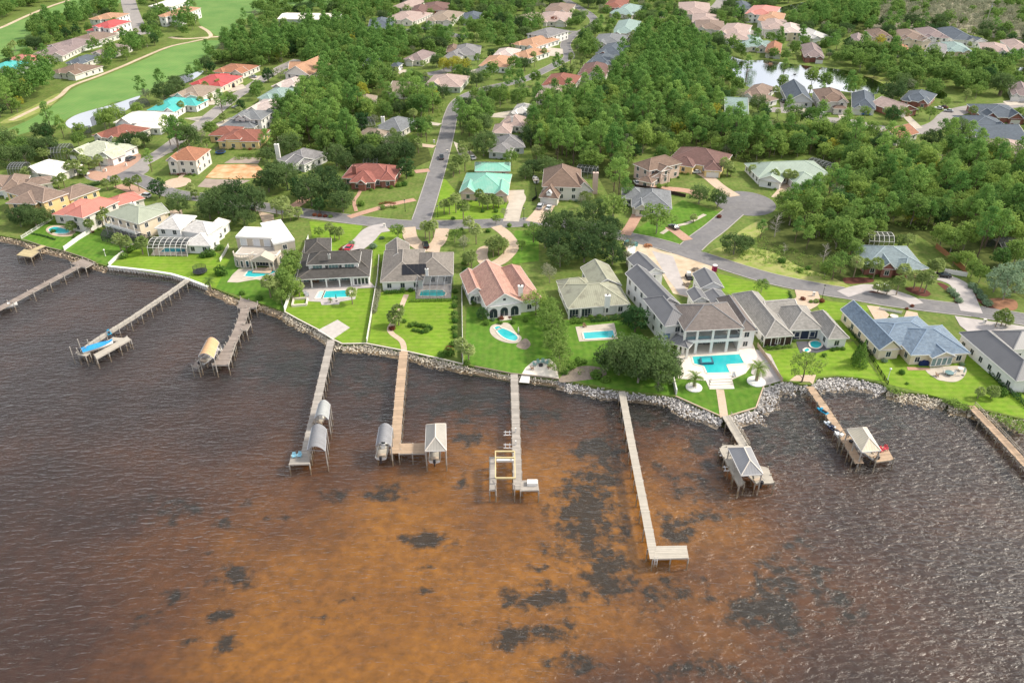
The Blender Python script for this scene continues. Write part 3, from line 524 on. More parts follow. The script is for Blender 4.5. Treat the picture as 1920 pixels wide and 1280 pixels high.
def wing(root, spec, rm, wm, capm, fas, others, win=True, wgap=3.6, thin=False):
    p0, p1, D, h, typ, rise = spec[:6]; opt = spec[6] if len(spec) > 6 else {}
    A, u, n, l, d = rect(p0, p1, D, h); EPS[0] += 1; e = 0.004 * (EPS[0] % 9); z = LZ + h + e
    rm = RM[opt['roof']] if 'roof' in opt else rm; wm = WM[opt['wall']] if 'wall' in opt else wm
    ov = 0.55; C = lambda a, b, zz: Vector((A.x + u.x * a + n.x * b, A.y + u.y * a + n.y * b, zz))
    # walls
    W = MB(); c0 = C(l / 2, d / 2, 0)
    if not opt.get('open'):
        W.obox(c0, u, l / 2 - ov + e, n, d / 2 - ov + e, LZ - 0.3 if not opt.get('base') else LZ + opt['base'], z - 0.05)
    if typ in ('gx', 'gy') and not opt.get('open'):     # gable triangles
        i = ov - e
        if typ == 'gx':
            for a in (i, l - i):
                W.quad(C(a, i, z - 0.05), C(a, d - i, z - 0.05), C(a, d / 2, z + rise * (1 - 2 * i / d)))
        else:
            for b in (i, d - i): W.quad(C(i, b, z - 0.05), C(l - i, b, z - 0.05), C(l / 2, b, z + rise * (1 - 2 * i / l)))
    if W.f: W.build('wall', wm, root)
    # roof
    Rf = MB(); caps = MB(); F = MB()
    def face(pts, eave=0):
        # uv: along the eave / up the slope, in metres
        a, b = Vector(pts[0]), Vector(pts[1]); ux = (b - a).normalized(); nn = (b - a).cross(Vector(pts[2]) - a).normalized(); vy = nn.cross(ux)
        Rf.quad(*pts, uv=[((Vector(p) - a).dot(ux), (Vector(p) - a).dot(vy)) for p in pts])
    c = [C(0, 0, z), C(l, 0, z), C(l, d, z), C(0, d, z)]
    zt = z + rise
    if typ == 'flat':
        F.obox(c0, u, l / 2 - ov + 0.1 + e, n, d / 2 - ov + 0.1 + e, z - 0.25, z + 0.35)
        Rf.obox(c0, u, l / 2 - ov - 0.12, n, d / 2 - ov - 0.12, z, z + 0.36)
    elif typ == 'hip':
        if l >= d: r0, r1 = C(d / 2, d / 2, zt), C(l - d / 2, d / 2, zt)
        else: r0, r1 = C(l / 2, l / 2, zt), C(l / 2, d - l / 2, zt)
        if abs(l - d) < 0.3:
            r0 = C(l / 2, d / 2, zt)
            for i in range(4): face([c[i], c[(i + 1) % 4], r0])
            edges = [(c[i], r0) for i in range(4)]
        elif l > d:
            face([c[0], c[1], r1, r0]); face([c[1], c[2], r1]); face([c[2], c[3], r0, r1]); face([c[3], c[0], r0]); edges = [(c[0], r0), (c[3], r0), (c[1], r1), (c[2], r1), (r0, r1)]
        else:
            face([c[0], c[1], r0]); face([c[1], c[2], r1, r0]); face([c[2], c[3], r1]); face([c[3], c[0], r0, r1]); edges = [(c[0], r0), (c[1], r0), (c[2], r1), (c[3], r1), (r0, r1)]
        for a, b in edges: ridge_strip(caps, a, b)
    elif typ == 'gx':
        r0, r1 = C(0, d / 2, zt), C(l, d / 2, zt); face([c[0], c[1], r1, r0]); face([c[2], c[3], r0, r1]); ridge_strip(caps, r0, r1)
        for a, r, b in ((c[0], r0, c[3]), (c[1], r1, c[2])): F.beam(a, r, 0.14, 0.24); F.beam(r, b, 0.14, 0.24)
    elif typ == 'gy':
        r0, r1 = C(l / 2, 0, zt), C(l / 2, d, zt); face([c[1], c[2], r1, r0]); face([c[3], c[0], r0, r1]); ridge_strip(caps, r0, r1)
        for a, r, b in ((c[0], r0, c[1]), (c[3], r1, c[2])): F.beam(a, r, 0.14, 0.24); F.beam(r, b, 0.14, 0.24)
    elif typ == 'shed':
        r0, r1 = C(0, d, zt), C(l, d, zt); face([c[0], c[1], r1, r0])
        if not opt.get('open'):
            i = ov - e
            for a in (i, l - i): W2 = None
    if typ not in ('flat',):
        for i in range(4):
            if typ == 'gx' and i in (1, 3) or typ == 'gy' and i in (0, 2) or typ == 'shed' and i in (1, 2, 3): continue
            a, b = c[i], c[(i + 1) % 4]; F.beam(a + Vector((0, 0, -0.13)), b + Vector((0, 0, -0.13)), 0.12, 0.24)
        if not thin: F.quad(*[v + Vector((0, 0, -0.2)) for v in (c[3], c[2], c[1], c[0])])
    ro = Rf.build('roof', rm, root)
    if caps.f: caps.build('ridge_cap', capm, ro)
    if F.f: F.build('fascia', fas, ro)
    # windows on the walls that face the river and the air above it
    fp = [(v.x, v.y) for v in (C(ov, ov, 0), C(l - ov, ov, 0), C(l - ov, d - ov, 0), C(ov, d - ov, 0))]
    if win and not opt.get('open') and not opt.get('nowin'):
        st = max(1, int((h + 0.6) // 3)); sh = h / st
        sides = [(C(0, ov, 0), u, -n, l), (C(l - ov, 0, 0), n, u, d), (C(ov, d, 0), -n, -u, d)]
        camv = Vector((-c0.x, -c0.y, 0)).normalized()
        for si, (o0, dr, nn, ln) in enumerate(sides):
            if nn.dot(camv) < 0.12: continue
            k = int((ln - 2 * ov - 0.8) / wgap)
            if k < 1: k = 1 if ln > 4 else 0
            for s in range(st):
                for q in range(k):
                    cc = o0 + dr * (ov + (ln - 2 * ov) * (q + 0.5) / k); cc.z = 0
                    pr = cc + nn * 0.4
                    if any(inpoly(pr.x, pr.y, f2) and hh > s * sh + 1.5 for f2, hh in others): continue
                    ww = min(1.5, (ln - 2) / k * 0.6) / 2; zb = LZ + s * sh + (0.9 if not (opt.get('doors') and s == 0) else 0.12); ztp = LZ + s * sh + min(sh - 0.35, 2.45)
                    if ztp > z - 0.2: ztp = z - 0.2
                    wf = MB(); oc = cc + nn * (0.01 + e)
                    for sx in (-1, 1): wf.obox(oc + dr * sx * (ww - 0.05), dr, 0.06, nn, 0.05, zb, ztp)
                    wf.obox(oc, dr, ww + 0.08, nn, 0.07, zb - 0.1, zb - 0.001); wf.obox(oc, dr, ww + 0.06, nn, 0.055, ztp + 0.001, ztp + 0.12); wf.obox(oc, dr, 0.03, nn, 0.04, zb, ztp)
                    wo = wf.build('window', fas, root); pn = MB(); pn.obox(oc, dr, ww - 0.1, nn, 0.025, zb + 0.002, ztp - 0.002); pn.build('pane', GLASS, wo)
    if opt.get('garage'):
        # garage door on the front wall
        for gx, gw in opt['garage']:
            oc = C(l * gx, ov, 0) - n * 0.03; g = MB(); g.obox(oc, u, gw / 2, n, 0.06, LZ, LZ + 2.3)
            for r in range(3): g.obox(oc - n * 0.02, u, gw / 2 - 0.05, n, 0.05, LZ + 0.05 + 0.75 * r, LZ + 0.68 + 0.75 * r)
            g.build('garage_door', GARD, root)
    return fp, h

def house(label, ref, wings, roof, wall, cap=None, fas=None, name='house', cat='house', win=True, wgap=3.6):
    rects = []
    for s in wings:
        A, u, n, l, d = rect(s[0], s[1], s[2], s[3]); ov = 0.55
        P = [A + u * ov + n * ov, A + u * (l - ov) + n * ov, A + u * (l - ov) + n * (d - ov), A + u * ov + n * (d - ov)]
        rects.append(([(p.x, p.y) for p in P], s[3]))
    c = Vector((0, 0, 0)); 
    for r, _ in rects[:1]:
        for p in r: c += Vector((p[0], p[1], 0)) / 4
    root = thing(name, (c.x, c.y, LZ), label, cat)
    capm = RM.get(cap) if cap else mat('cap_' + roof, tuple(min(0.85, x * 1.2 + 0.02) for x in ROOFC[roof]), 0.8)
    fm = WHITE if fas is None else fas
    for i, s in enumerate(wings):
        wing(root, s, RM[roof], WM[wall], capm, fm, [r for j, r in enumerate(rects) if j != i], win, wgap)
    for r, _ in rects: block_poly(r)
    HOUSES.append(root); HREFS.append((c, ref, root)); return root
ROOFC = {}
for k, m in RM.items():
    for n_ in m.node_tree.nodes:
        if n_.type == 'MIX' and not n_.inputs[6].is_linked: ROOFC[k] = tuple(n_.inputs[6].default_value)[:3]; break
H = house
# ---- river row, from the left
h_tan = H('two storey yellow stucco house with brown tiled hip roof, behind dark oaks', 'yellow stucco house', [((80, 380), (129, 362), (28, 352), 6.5, 'hip', 2.6), ((131, 375), (188, 354), (110, 358), 3.4, 'hip', 2.4), ((10, 381), (66, 383), (45, 356), 6.0, 'hip', 2.2)], 'umber', 'yellow')
h_salmon = H('white house with salmon red metal roof beside the kidney pool', 'salmon roofed house', [((155, 409), (224, 377), (127, 399), 6.2, 'hip', 2.6), ((97, 402), (150, 407), (150, 372), 3.6, 'hip', 2.6), ((215, 388), (272, 372), (200, 374), 3.4, 'hip', 2.2)], 'salmon', 'pale')
h_sage = H('cream two storey house with sage green metal roof and white balcony', 'sage roofed house', [((198, 402), (259.5, 420), (300, 394), 6.8, 'hip', 2.8), ((262, 414), (318, 398), (280, 385), 4.0, 'gx', 1.8), ((262, 432), (296, 418), (280, 410), 3.4, 'hip', 1.6)], 'sage', 'cream')
h_white = H('white house with white tiled hip roofs and arched pool cage', 'white tiled house', [((289.5, 428), (338, 431), (318, 402), 6.0, 'hip', 2.4), ((344.5, 460), (395, 461), (412, 440), 3.2, 'hip', 2.6), ((335, 432), (390, 440), (365, 412), 5.0, 'hip', 2.2), ((385, 430), (412, 432), (400, 412), 3.5, 'hip', 2.2)], 'white', 'white')
h_cream = H('cream flat roofed villa with curved balcony and pediment porch', 'cream flat roofed villa', [((438, 446), (512, 449), (448, 425), 7.2, 'flat', 0), ((511, 460), (556, 451), (531, 411), 6.6, 'flat', 0), ((438, 478), (520, 482), 6.5, 3.8, 'flat', 0, {'doors': 1, 'roof': 'terrace'})], 'cream', 'taupe')
h_dark = H('wide white house with stained dark tiled two tier roof and deep porch', 'dark two tier roofed house', [((555, 524.6), (693, 518), (700, 469), 3.4, 'hip', 2.6, {'open': 1}), ((574, 497), (674, 493), 8.5, 6.2, 'hip', 2.4), ((570, 478), (621, 474), (625, 446), 3.4, 'hip', 2.3), ((655, 506), (693, 504), (702, 468), 3.3, 'hip', 2.0)], 'dark', 'white', cap='weather')
h_solar = H('white house with weathered grey roof and black solar panels', 'solar panelled house', [((713, 529), (795, 526), (722, 470), 3.3, 'hip', 3.4), ((772, 518), (850, 516), (849, 473), 3.3, 'hip', 3.2), ((724, 490), (770, 487), (768, 457), 3.3, 'gy', 2.6)], 'weather', 'white')
h_pink = H('white arcaded house with rose pink tiled gable roof', 'pink tiled house', [((912, 576), (981, 567), (1005, 495), 4.4, 'gy', 3.6, {'nowin': 1}), ((970, 566), (1017, 559), (1008, 494), 4.2, 'hip', 3.0), ((877.5, 552), (912, 548), (900, 510), 3.8, 'gy', 1.8)], 'pink', 'white')
h_olive = H('low white house with stained olive metal roof and square chimney', 'olive metal roofed house', [((1065, 579), (1182, 570), (1170, 524), 3.4, 'hip', 3.4), ((1110, 540), (1166, 535), (1155, 496), 3.4, 'gy', 2.6), ((1052, 545), (1110, 540), (1090, 522), 3.3, 'hip', 2.2)], 'sagedirty', 'white')
h_big = H('large white two storey villa with dark seamed roofs and columned terrace', 'large white villa', [((1283, 621), (1396, 615), (1360, 566), 7.6, 'hip', 3.6, {'open': 1, 'roof': 'brownmetal'}), ((1232, 577), (1276, 570), (1238, 503), 7.0, 'gy', 2.6), ((1207, 518), (1247, 512), (1226, 478), 5.4, 'gy', 2.2), ((1314, 541), (1358, 539.5), (1324, 512), 5.0, 'gy', 2.0), ((1246, 612), (1300, 605), (1270, 552), 6.8, 'hip', 2.6), ((1385, 622), (1421, 620), (1385, 556), 6.0, 'hip', 2.2, {'roof': 'brownmetal'}), ((1300, 566), (1330, 564), (1316, 544), 4.6, 'gy', 1.4), ((1335, 570), (1372, 566), (1352, 546), 4.4, 'gy', 1.3), ((1253, 641), (1291, 653), (1275, 628), 3.6, 'hip', 1.4, {'open': 1})], 'charcoal', 'white')
h_grey = H('white house with long pale grey hipped roof and dark screened porch', 'pale grey hipped house', [((1435, 633), (1489, 629), (1402, 549), 3.4, 'hip', 3.0), ((1480, 619), (1545, 617), (1520, 573), 3.5, 'hip', 3.2), ((1553, 636), (1593, 633.5), (1548, 585), 3.4, 'hip', 2.6), ((1442, 590), (1500, 585), (1480, 560), 3.4, 'gx', 2.0)], 'lightgrey', 'white')
h_blue = H('pale stucco house with mottled blue shingle roof and sun room', 'blue shingled house', [((1649, 657), (1692, 654), (1622, 577), 3.4, 'gy', 2.8), ((1708, 666), (1820, 662), (1780, 609), 3.4, 'hip', 3.4), ((1655, 650), (1775, 640), 14.0, 3.38, 'hip', 2.6), ((1749, 672), (1793, 668), 8.0, 3.2, 'gy', 1.6, {'nowin': 1})], 'blue', 'cream')
h_right = H('long white house with dark ribbed roof at the right picture edge', 'long dark ribbed roof house', [((1905, 714), (1965, 709), (1850, 619), 4.2, 'hip', 3.0), ((1900, 655), (1990, 650), (1960, 615), 4.2, 'hip', 2.6)], 'charcoal', 'white')
# ---- second row
h_brick = H('red brick house with rust shingle roof at the street corner', 'red brick house', [((640, 334), (738, 338), (730, 311), 3.2, 'hip', 3.6), ((655, 342), (703, 342.5), 10.0, 3.2, 'hip', 3.2), ((712, 339), (741, 338), (744, 316), 3.2, 'hip', 2.6), ((668, 345), (686, 345.5), 5.0, 3.1, 'gy', 1.6)], 'brick', 'brick')
h_green = H('tan house with mint green metal roof across the road', 'mint green roofed house', [((861, 360), (951, 363), (952, 327), 3.2, 'hip', 3.8), ((861, 362), (893, 363), 9.0, 3.2, 'gy', 2.4), ((925, 366), (953, 366.5), 12.0, 3.2, 'gy', 2.2), ((890, 321), (957, 321), (950, 305), 3.2, 'hip', 1.6)], 'green', 'pink')
h_brownk = H('steep brown roofed house with dormer over its double garage', 'steep brown roofed house', [((1010, 370), (1047, 373), 9.5, 3.0, 'hip', 3.6, {'garage': [(0.5, 4.8)], 'nowin': 1}), ((1016, 350), (1090, 352), (1085, 318), 5.6, 'hip', 5.0), ((1076, 361), (1113, 358), 11.0, 3.4, 'gy', 3.8), ((1040, 352), (1076, 352), 6.0, 4.0, 'gy', 2.6)], 'brown', 'pale')
h_greyk = H('grey hip roofed house between two round green trees', 'grey hip roofed house', [((1184, 388), (1260, 392), (1262, 358), 3.2, 'hip', 3.4), ((1166, 372), (1215, 374), (1205, 354), 3.2, 'hip', 2.4), ((1190, 392), (1216, 393), 7.0, 3.1, 'gy', 1.8)], 'mixgrey', 'pale')
h_br2 = H('pink brick two storey house with brown shingle roof', 'pink brick two storey house', [((1217, 321), (1279, 306), (1196, 305), 6.0, 'hip', 3.0), ((1218, 335), (1252, 330), 6.0, 3.2, 'gy', 1.8, {'garage': [(0.3, 3)]}), ((1195, 338), (1222, 344), 5.0, 3.0, 'hip', 1.4), ((1240, 322), (1262, 316), 5.0, 5.8, 'gy', 1.6)], 'brown', 'pink')
h_dkb = H('sprawling yellow walled house with chocolate brown roof by the wood', 'chocolate brown roofed house', [((1252, 300), (1352, 316), (1320, 282), 3.4, 'hip', 4.2), ((1262, 308), (1300, 314), 9.0, 3.3, 'hip', 2.6), ((1320, 319), (1354, 321), 10.0, 3.2, 'hip', 2.2, {'garage': [(0.5, 5)]})], 'dkbrown', 'yellow')
h_gg = H('pale house with grey green metal roof at the wood edge', 'grey green roofed house', [((1422, 333), (1558, 328), (1500, 303), 3.2, 'hip', 3.4), ((1422, 336), (1465, 343), 11.0, 3.2, 'gy', 2.2), ((1490, 345), (1542, 344), 12.0, 3.2, 'hip', 2.6)], 'greygreen', 'white')
h_bb = H('brick house with blue grey shingle roof behind the palm beds', 'blue grey roofed brick house', [((1622, 500), (1735, 503), (1712, 462), 3.2, 'hip', 3.6), ((1652, 504), (1680, 505), 7.0, 3.3, 'gy', 2.2), ((1696, 511), (1742, 503), (1735, 476), 3.2, 'hip', 2.4)], 'bluegrey', 'brick')
h_w2 = H('white two storey house with tan roof beside the bare plot', 'white house by the bare plot', [((311, 300), (367.5, 302), (393, 280), 6.2, 'hip', 3.2), ((311, 302), (332, 302.5), 6.0, 6.0, 'gy', 1.8), ((344, 314), (372, 314.5), 3.0, 3.0, 'shed', 0.9, {'open': 1, 'roof': 'orange'})], 'terra', 'pale')
h_yel = H('yellow walled house with dark red clay tile roof', 'clay tiled yellow house', [((406, 265), (485, 266), (500, 243), 3.6, 'hip', 2.8), ((390, 254), (440, 255), (430, 238), 3.4, 'hip', 2.4), ((420, 262), (450, 262), 9, 4.6, 'hip', 1.4)], 'clay', 'yellow')
h_g11 = H('grey roofed house with white chimney beyond the bare plot', 'white chimney grey house', [((520, 299), (570, 309), (592, 283), 3.6, 'hip', 3.4), ((552, 312), (592, 300), 7, 3.4, 'gy', 2.4)], 'grey', 'white')
h_dk2 = H('charcoal hipped house beside the straight road', 'charcoal house by the straight road', [((700, 240), (752, 247), (768, 224), 3.2, 'hip', 3.4), ((735, 242), (772, 234), 8, 3.2, 'hip', 2.2)], 'mixgrey', 'pale')
h_tn2 = H('low tan roofed house hidden by oaks below the charcoal house', 'low tan roofed house', [((668, 253), (716, 258), (712, 246), 3.2, 'hip', 2.4)], 'tan', 'pale')
h_rs1 = H('brown roofed house with low wing among pines', 'brown house among pines', [((922, 250), (958, 251), (960, 234), 3.2, 'hip', 2.2), ((935, 234), (982, 238), (968, 219), 3.2, 'hip', 3.0)], 'rosy', 'pale')
h_gs1 = H('grey shingle house behind the mint green roof', 'grey house behind the mint roof', [((914, 284), (958, 287), (940, 268), 3.2, 'hip', 2.0), ((934, 278), (985, 276), (972, 256), 3.2, 'hip', 3.2)], 'grey', 'grey')
# ---- left streets
h_L = {}
DATA = [
 # label, ref, wings, roof, wall
 ('white roofed house with mesh pool cage above the golf pond', 'white house by the golf pond', [((212, 230), (302, 233), (311, 212), 3.4, 'hip', 3.2), ((245, 239), (300, 241), 8, 3.3, 'hip', 1.8)], 'cream', 'white'),
 ('red brown tiled house between two pale roofs', 'red brown tiled house', [((172, 254), (222, 263), (255, 236), 3.4, 'hip', 3.0), ((215, 255), (262, 242), 8, 3.3, 'hip', 2.0)], 'clay', 'pale'),
 ('pale green tiled house with brick forecourt', 'pale green tiled house', [((125, 287), (205, 297), (205, 266), 3.5, 'hip', 3.2), ((180, 292), (210, 298), 8, 3.4, 'gy', 2.2)], 'palegreen', 'white'),
 ('off white roofed house at the end of the cul-de-sac', 'off white cul-de-sac house', [((40, 319), (103, 330), (118, 303), 3.4, 'hip', 2.8), ((95, 318), (129, 306), 7, 3.3, 'hip', 1.6)], 'cream', 'pale'),
 ('grey brown tiled house cut by the left edge', 'grey brown house at the left edge', [((0, 358), (46, 353), (38, 331), 3.6, 'hip', 2.8), ((42, 352), (100, 342), (62, 336), 3.4, 'hip', 1.8), ((-45, 352), (6, 352), (-15, 330), 3.5, 'hip', 2.4)], 'umber', 'white'),
 ('house with bright turquoise metal roof', 'turquoise roofed house', [((275, 207), (330, 209), (318, 184), 3.4, 'hip', 2.8), ((322, 196), (368, 199), (362, 185), 3.3, 'hip', 2.0)], 'teal', 'white'),
 ('beige tiled house behind the turquoise roof', 'beige house behind the turquoise roof', [((318, 180), (375, 184), (368, 160), 4.2, 'hip', 3.0), ((340, 188), (378, 184), 6, 4.0, 'gy', 2.0)], 'tan', 'pale'),
 ('house with fire red metal hip roof', 'fire red roofed house', [((354, 158), (418, 162), (405, 140), 3.4, 'hip', 3.2), ((400, 154), (438, 150), (428, 139), 3.3, 'hip', 2.0)], 'red', 'cream'),
 ('orange brown house behind the fire red roof', 'orange house behind the red roof', [((398, 134), (455, 138), (445, 120), 3.2, 'hip', 2.4)], 'terra', 'pale'),
 ('white house with steep golden tan gables', 'golden gabled house', [((532, 138), (580, 142), (572, 118), 6.0, 'gy', 4.6), ((540, 130), (582, 130), 10, 5.6, 'gx', 3.0)], 'orange', 'pale'),
 ('house with pale pink white roof, upper of the row', 'upper pale roofed house', [((508, 162), (560, 166), (568, 146), 3.2, 'hip', 2.6)], 'palepink', 'pale'),
 ('house with grey teal roof between two pale roofs', 'grey teal roofed house', [((482, 184), (535, 187), (540, 166), 3.2, 'hip', 2.6)], 'tealgrey', 'pale'),
 ('house with pale pink white roof, lower of the row', 'lower pale roofed house', [((460, 206), (520, 210), (525, 188), 3.4, 'hip', 2.8), ((500, 208), (530, 204), 7, 3.3, 'hip', 1.8)], 'palepink', 'white'),
 ('grey two storey house with small gable below the pale roofs', 'grey gabled house', [((432, 222), (490, 225), (500, 208), 6.0, 'hip', 2.4), ((412, 237), (476, 240), (470, 226), 3.4, 'hip', 2.0), ((446, 224), (470, 225), 6, 5.9, 'gy', 2.0), ((480, 222), (510, 220), 7, 4.2, 'hip', 1.4)], 'mixgrey', 'white'),
 ('salmon roofed house by the upper fairway', 'salmon house by the fairway', [((47, 119), (87, 109), (30, 108), 3.4, 'hip', 2.8), ((18, 113), (50, 119), (48, 100), 3.4, 'hip', 2.4)], 'salmon', 'white'),
 ('turquoise roofed house at the left picture edge', 'turquoise house at the left edge', [((-30, 130), (14, 132), (5, 114), 3.4, 'hip', 2.4), ((22, 132), (46, 128), 7, 3.0, 'hip', 1.4)], 'teal', 'white'),
 ('grey tiled house above the salmon roof', 'grey house above the salmon roof', [((55, 104), (120, 104), (105, 86), 3.4, 'hip', 2.8)], 'lilac', 'pale'),
 ('mauve tiled house in the golf row', 'mauve tiled house', [((88, 86), (136, 91), (125, 70), 3.6, 'hip', 3.0)], 'lilac', 'white'),
 ('grey brown tiled house below the red villa', 'grey brown golf house', [((126, 76), (174, 79), (160, 60), 3.6, 'hip', 3.0)], 'umber', 'pale'),
 ('white two storey villa with crimson roof', 'crimson roofed villa', [((172, 50), (207, 52), (200, 38), 7.0, 'hip', 2.6), ((160, 58), (214, 61), 12, 3.8, 'hip', 2.0)], 'red', 'white'),
 ('tan roofed villa behind the crimson roof', 'tan villa behind the crimson roof', [((166, 36), (212, 37), (205, 25), 6.0, 'hip', 2.2)], 'orange', 'white'),
 ('brown tiled house half hidden by fairway pines', 'brown house by the fairway pines', [((93, 135), (142, 140), (130, 118), 3.4, 'hip', 2.8)], 'brown', 'pale'),
 ('slate roofed house hidden behind fairway pines', 'slate house behind fairway pines', [((122, 118), (152, 120), (146, 104), 3.2, 'hip', 2.4)], 'slate', 'pale'),
 ('dark brown house at the far end of fairway pines', 'dark house by the fairway pines', [((170, 100), (206, 102), (196, 84), 3.2, 'hip', 2.6)], 'lilac', 'pale'),
 ('pink two storey house by the golf entrance road', 'pink house by the golf entrance', [((296, 30), (336, 31), (328, 14), 7.0, 'hip', 2.4)], 'orange', 'white'),
 ('white roofed house at the top beside golf entrance road', 'white house by the golf entrance', [((278, 12), (322, 13), (316, 0), 4.0, 'hip', 2.4)], 'cream', 'white'),
 # ---- centre, far
 ('tan hip roofed house left of the far small close', 'tan house by the far close', [((717, 36), (778, 40), (765, 22), 3.4, 'hip', 3.2)], 'rosy', 'pale'),
 ('wide chestnut roofed house behind the far close', 'chestnut house behind the close', [((766, 28), (800, 28), (795, 12), 3.6, 'hip', 3.0), ((790, 20), (838, 20), (825, 6), 3.6, 'hip', 3.0)], 'dkbrown', 'brick'),
 ('tan house facing the far close with white garage', 'tan garage house on the close', [((797, 38), (849, 40), (838, 22), 3.3, 'hip', 3.0), ((828, 41), (848, 42), 6, 3.2, 'gy', 1.6, {'garage': [(0.5, 5)]})], 'tan', 'pale'),
 ('slate grey house right of the far close', 'slate house right of the close', [((866, 38), (905, 38), (896, 25), 3.3, 'hip', 3.0)], 'slate', 'grey'),
 ('navy roofed house left of the far close', 'navy roofed house', [((690, 51), (738, 50), (724, 36), 3.4, 'hip', 3.2), ((665, 64), (722, 68), (708, 50), 3.3, 'hip', 2.8)], 'slate', 'white'),
 ('tan house at the top above the navy roof', 'tan house above the navy roof', [((732, 14), (768, 16), (756, 0), 3.3, 'hip', 2.6)], 'rosy', 'pale'),
 ('light grey house with pale end gable in the middle', 'light grey middle house', [((846, 104), (900, 104), (886, 86), 3.3, 'hip', 3.4), ((829, 108), (862, 110), (855, 94), 3.2, 'hip', 2.4)], 'grey', 'white'),
 ('orange tiled house with arched white entrance', 'orange arched entrance house', [((897, 124), (953, 127), (942, 106), 3.4, 'hip', 2.8)], 'orange', 'white'),
 ('pale roofed house behind the arched orange house', 'pale house behind the orange tiles', [((922, 106), (965, 108), (952, 92), 3.4, 'hip', 2.6)], 'palepink', 'white'),
 ('grey house with curved dormer amid pines', 'grey dormer house amid pines', [((756, 111), (792, 114), (784, 97), 3.6, 'hip', 3.0)], 'lilac', 'pale'),
 ('dark grey roof half hidden in the pines', 'dark grey roof in the pines', [((679, 123), (712, 123), (702, 110), 3.3, 'hip', 2.8), ((730, 124), (748, 125), 8, 3.0, 'hip', 1.6)], 'slate', 'white'),
 ('tan roofed house with green walls in the middle', 'tan roofed green walled house', [((794, 161), (864, 164), (850, 142), 3.3, 'hip', 3.6)], 'rosy', 'green'),
 ('pale house with brick chimney among pines', 'brick chimney house', [((725, 172), (768, 175), (758, 156), 3.6, 'gx', 3.4), ((668, 195), (705, 194), (698, 180), 3.4, 'hip', 2.4)], 'tan', 'pale'),
 ('small brown roof behind the light grey house', 'small brown roof', [((836, 98), (860, 98), (856, 86), 3.2, 'hip', 2.2)], 'brown', 'brick'),
 ('tan house left of the top winding road', 'tan house left of the winding road', [((960, 34), (988, 38), (980, 22), 3.3, 'hip', 2.6)], 'tan', 'pale'),
 ('pinkish house behind the purple leaved tree', 'house behind the purple tree', [((1005, 40), (1063, 42), (1050, 24), 3.4, 'hip', 3.0)], 'rosy', 'pale'),
 ('brown house above the purple leaved tree', 'brown house above the purple tree', [((1018, 21), (1067, 23), (1055, 8), 3.4, 'hip', 2.8)], 'umber', 'pale'),
 ('grey two storey house above the orange roofs', 'grey house above the orange roofs', [((987, 64), (1031, 70), (1022, 52), 5.6, 'hip', 2.8)], 'grey', 'white'),
 ('orange tiled house, upper of two by the winding road', 'upper orange tiled house', [((958, 82), (1003, 89), (1008, 68), 3.4, 'hip', 3.0), ((990, 86), (1019, 80), 7, 3.3, 'hip', 1.8)], 'orange', 'white'),
 ('orange tiled house, lower of two by the winding road', 'lower orange tiled house', [((955, 104), (992, 110), (990, 90), 3.4, 'hip', 2.8)], 'orange', 'white'),
 ('dark red roofed house at the top middle', 'dark red roofed house', [((1128, 14), (1168, 16), (1158, 0), 4.0, 'hip', 2.8)], 'clay', 'brick'),
 ('grey house with mesh cage right of the winding road', 'grey caged house', [((1142, 25), (1188, 28), (1175, 10), 3.4, 'hip', 3.0)], 'tealgrey', 'pale'),
 ('grey green house beside the round oak', 'grey green house by the round oak', [((1147, 62), (1192, 64), (1188, 40), 3.4, 'hip', 3.0)], 'tealgrey', 'pale'),
 ('grey roof with chimney, first of the dark roofs', 'first dark roofed house', [((1110, 82), (1168, 85), (1160, 66), 3.4, 'hip', 3.0)], 'mixgrey', 'pale'),
 ('charcoal roof with brick walls, second of the dark roofs', 'second dark roofed house', [((1116, 100), (1166, 104), (1158, 84), 3.4, 'hip', 3.2)], 'slate', 'brick'),
 ('charcoal hipped roof, third of the dark roofs', 'third dark roofed house', [((1097, 120), (1146, 124), (1138, 104), 3.4, 'hip', 3.2)], 'slate', 'pale'),
 ('chocolate gabled roof, last of the dark roofs', 'chocolate gabled house', [((1083, 140), (1136, 143), (1128, 121), 3.4, 'hip', 3.4), ((1100, 142), (1124, 143), 8, 3.4, 'gy', 2.4)], 'dkbrown', 'pale'),
 ('rust tiled house with mesh cage at the wood edge', 'rust tiled house', [((1015, 160), (1075, 164), (1068, 141), 3.4, 'hip', 3.4)], 'clay', 'pale'),
 ('tan house at the north tip of the wood', 'tan house at the wood tip', [((1003, 183), (1058, 186), (1050, 163), 3.6, 'hip', 3.6)], 'rosy', 'pale'),
 ('white roofed bungalow below the tan wood tip house', 'white roofed bungalow', [((958, 212), (992, 214), (985, 196), 3.2, 'hip', 2.0)], 'white', 'bluegrey'),
 # ---- right, far
 ('grey tan house at the top by the right close', 'grey tan house by the right close', [((1272, 26), (1334, 28), (1320, 6), 3.8, 'hip', 3.0)], 'rosy', 'pale'),
 ('tan tiled house at the north east wood edge', 'tan tiled wood edge house', [((1297, 42), (1348, 44), (1340, 28), 4.0, 'hip', 2.6)], 'rosy', 'pale'),
 ('umber tiled two storey house at wood edge', 'umber tiled wood edge house', [((1304, 54), (1360, 56), (1350, 40), 5.0, 'hip', 2.6)], 'umber', 'pale'),
 ('white two storey house with tan roofs by the lake', 'white tan roofed lake house', [((1345, 62), (1395, 66), (1385, 46), 5.8, 'hip', 2.6), ((1358, 74), (1410, 76), (1400, 58), 5.4, 'hip', 2.4)], 'rosy', 'white'),
 ('teal grey roofed house on the lake bank', 'teal grey lake house', [((1388, 87), (1440, 88), (1428, 70), 3.4, 'hip', 3.2), ((1420, 86), (1455, 84), 8, 3.3, 'hip', 2.0)], 'tealgrey', 'pale'),
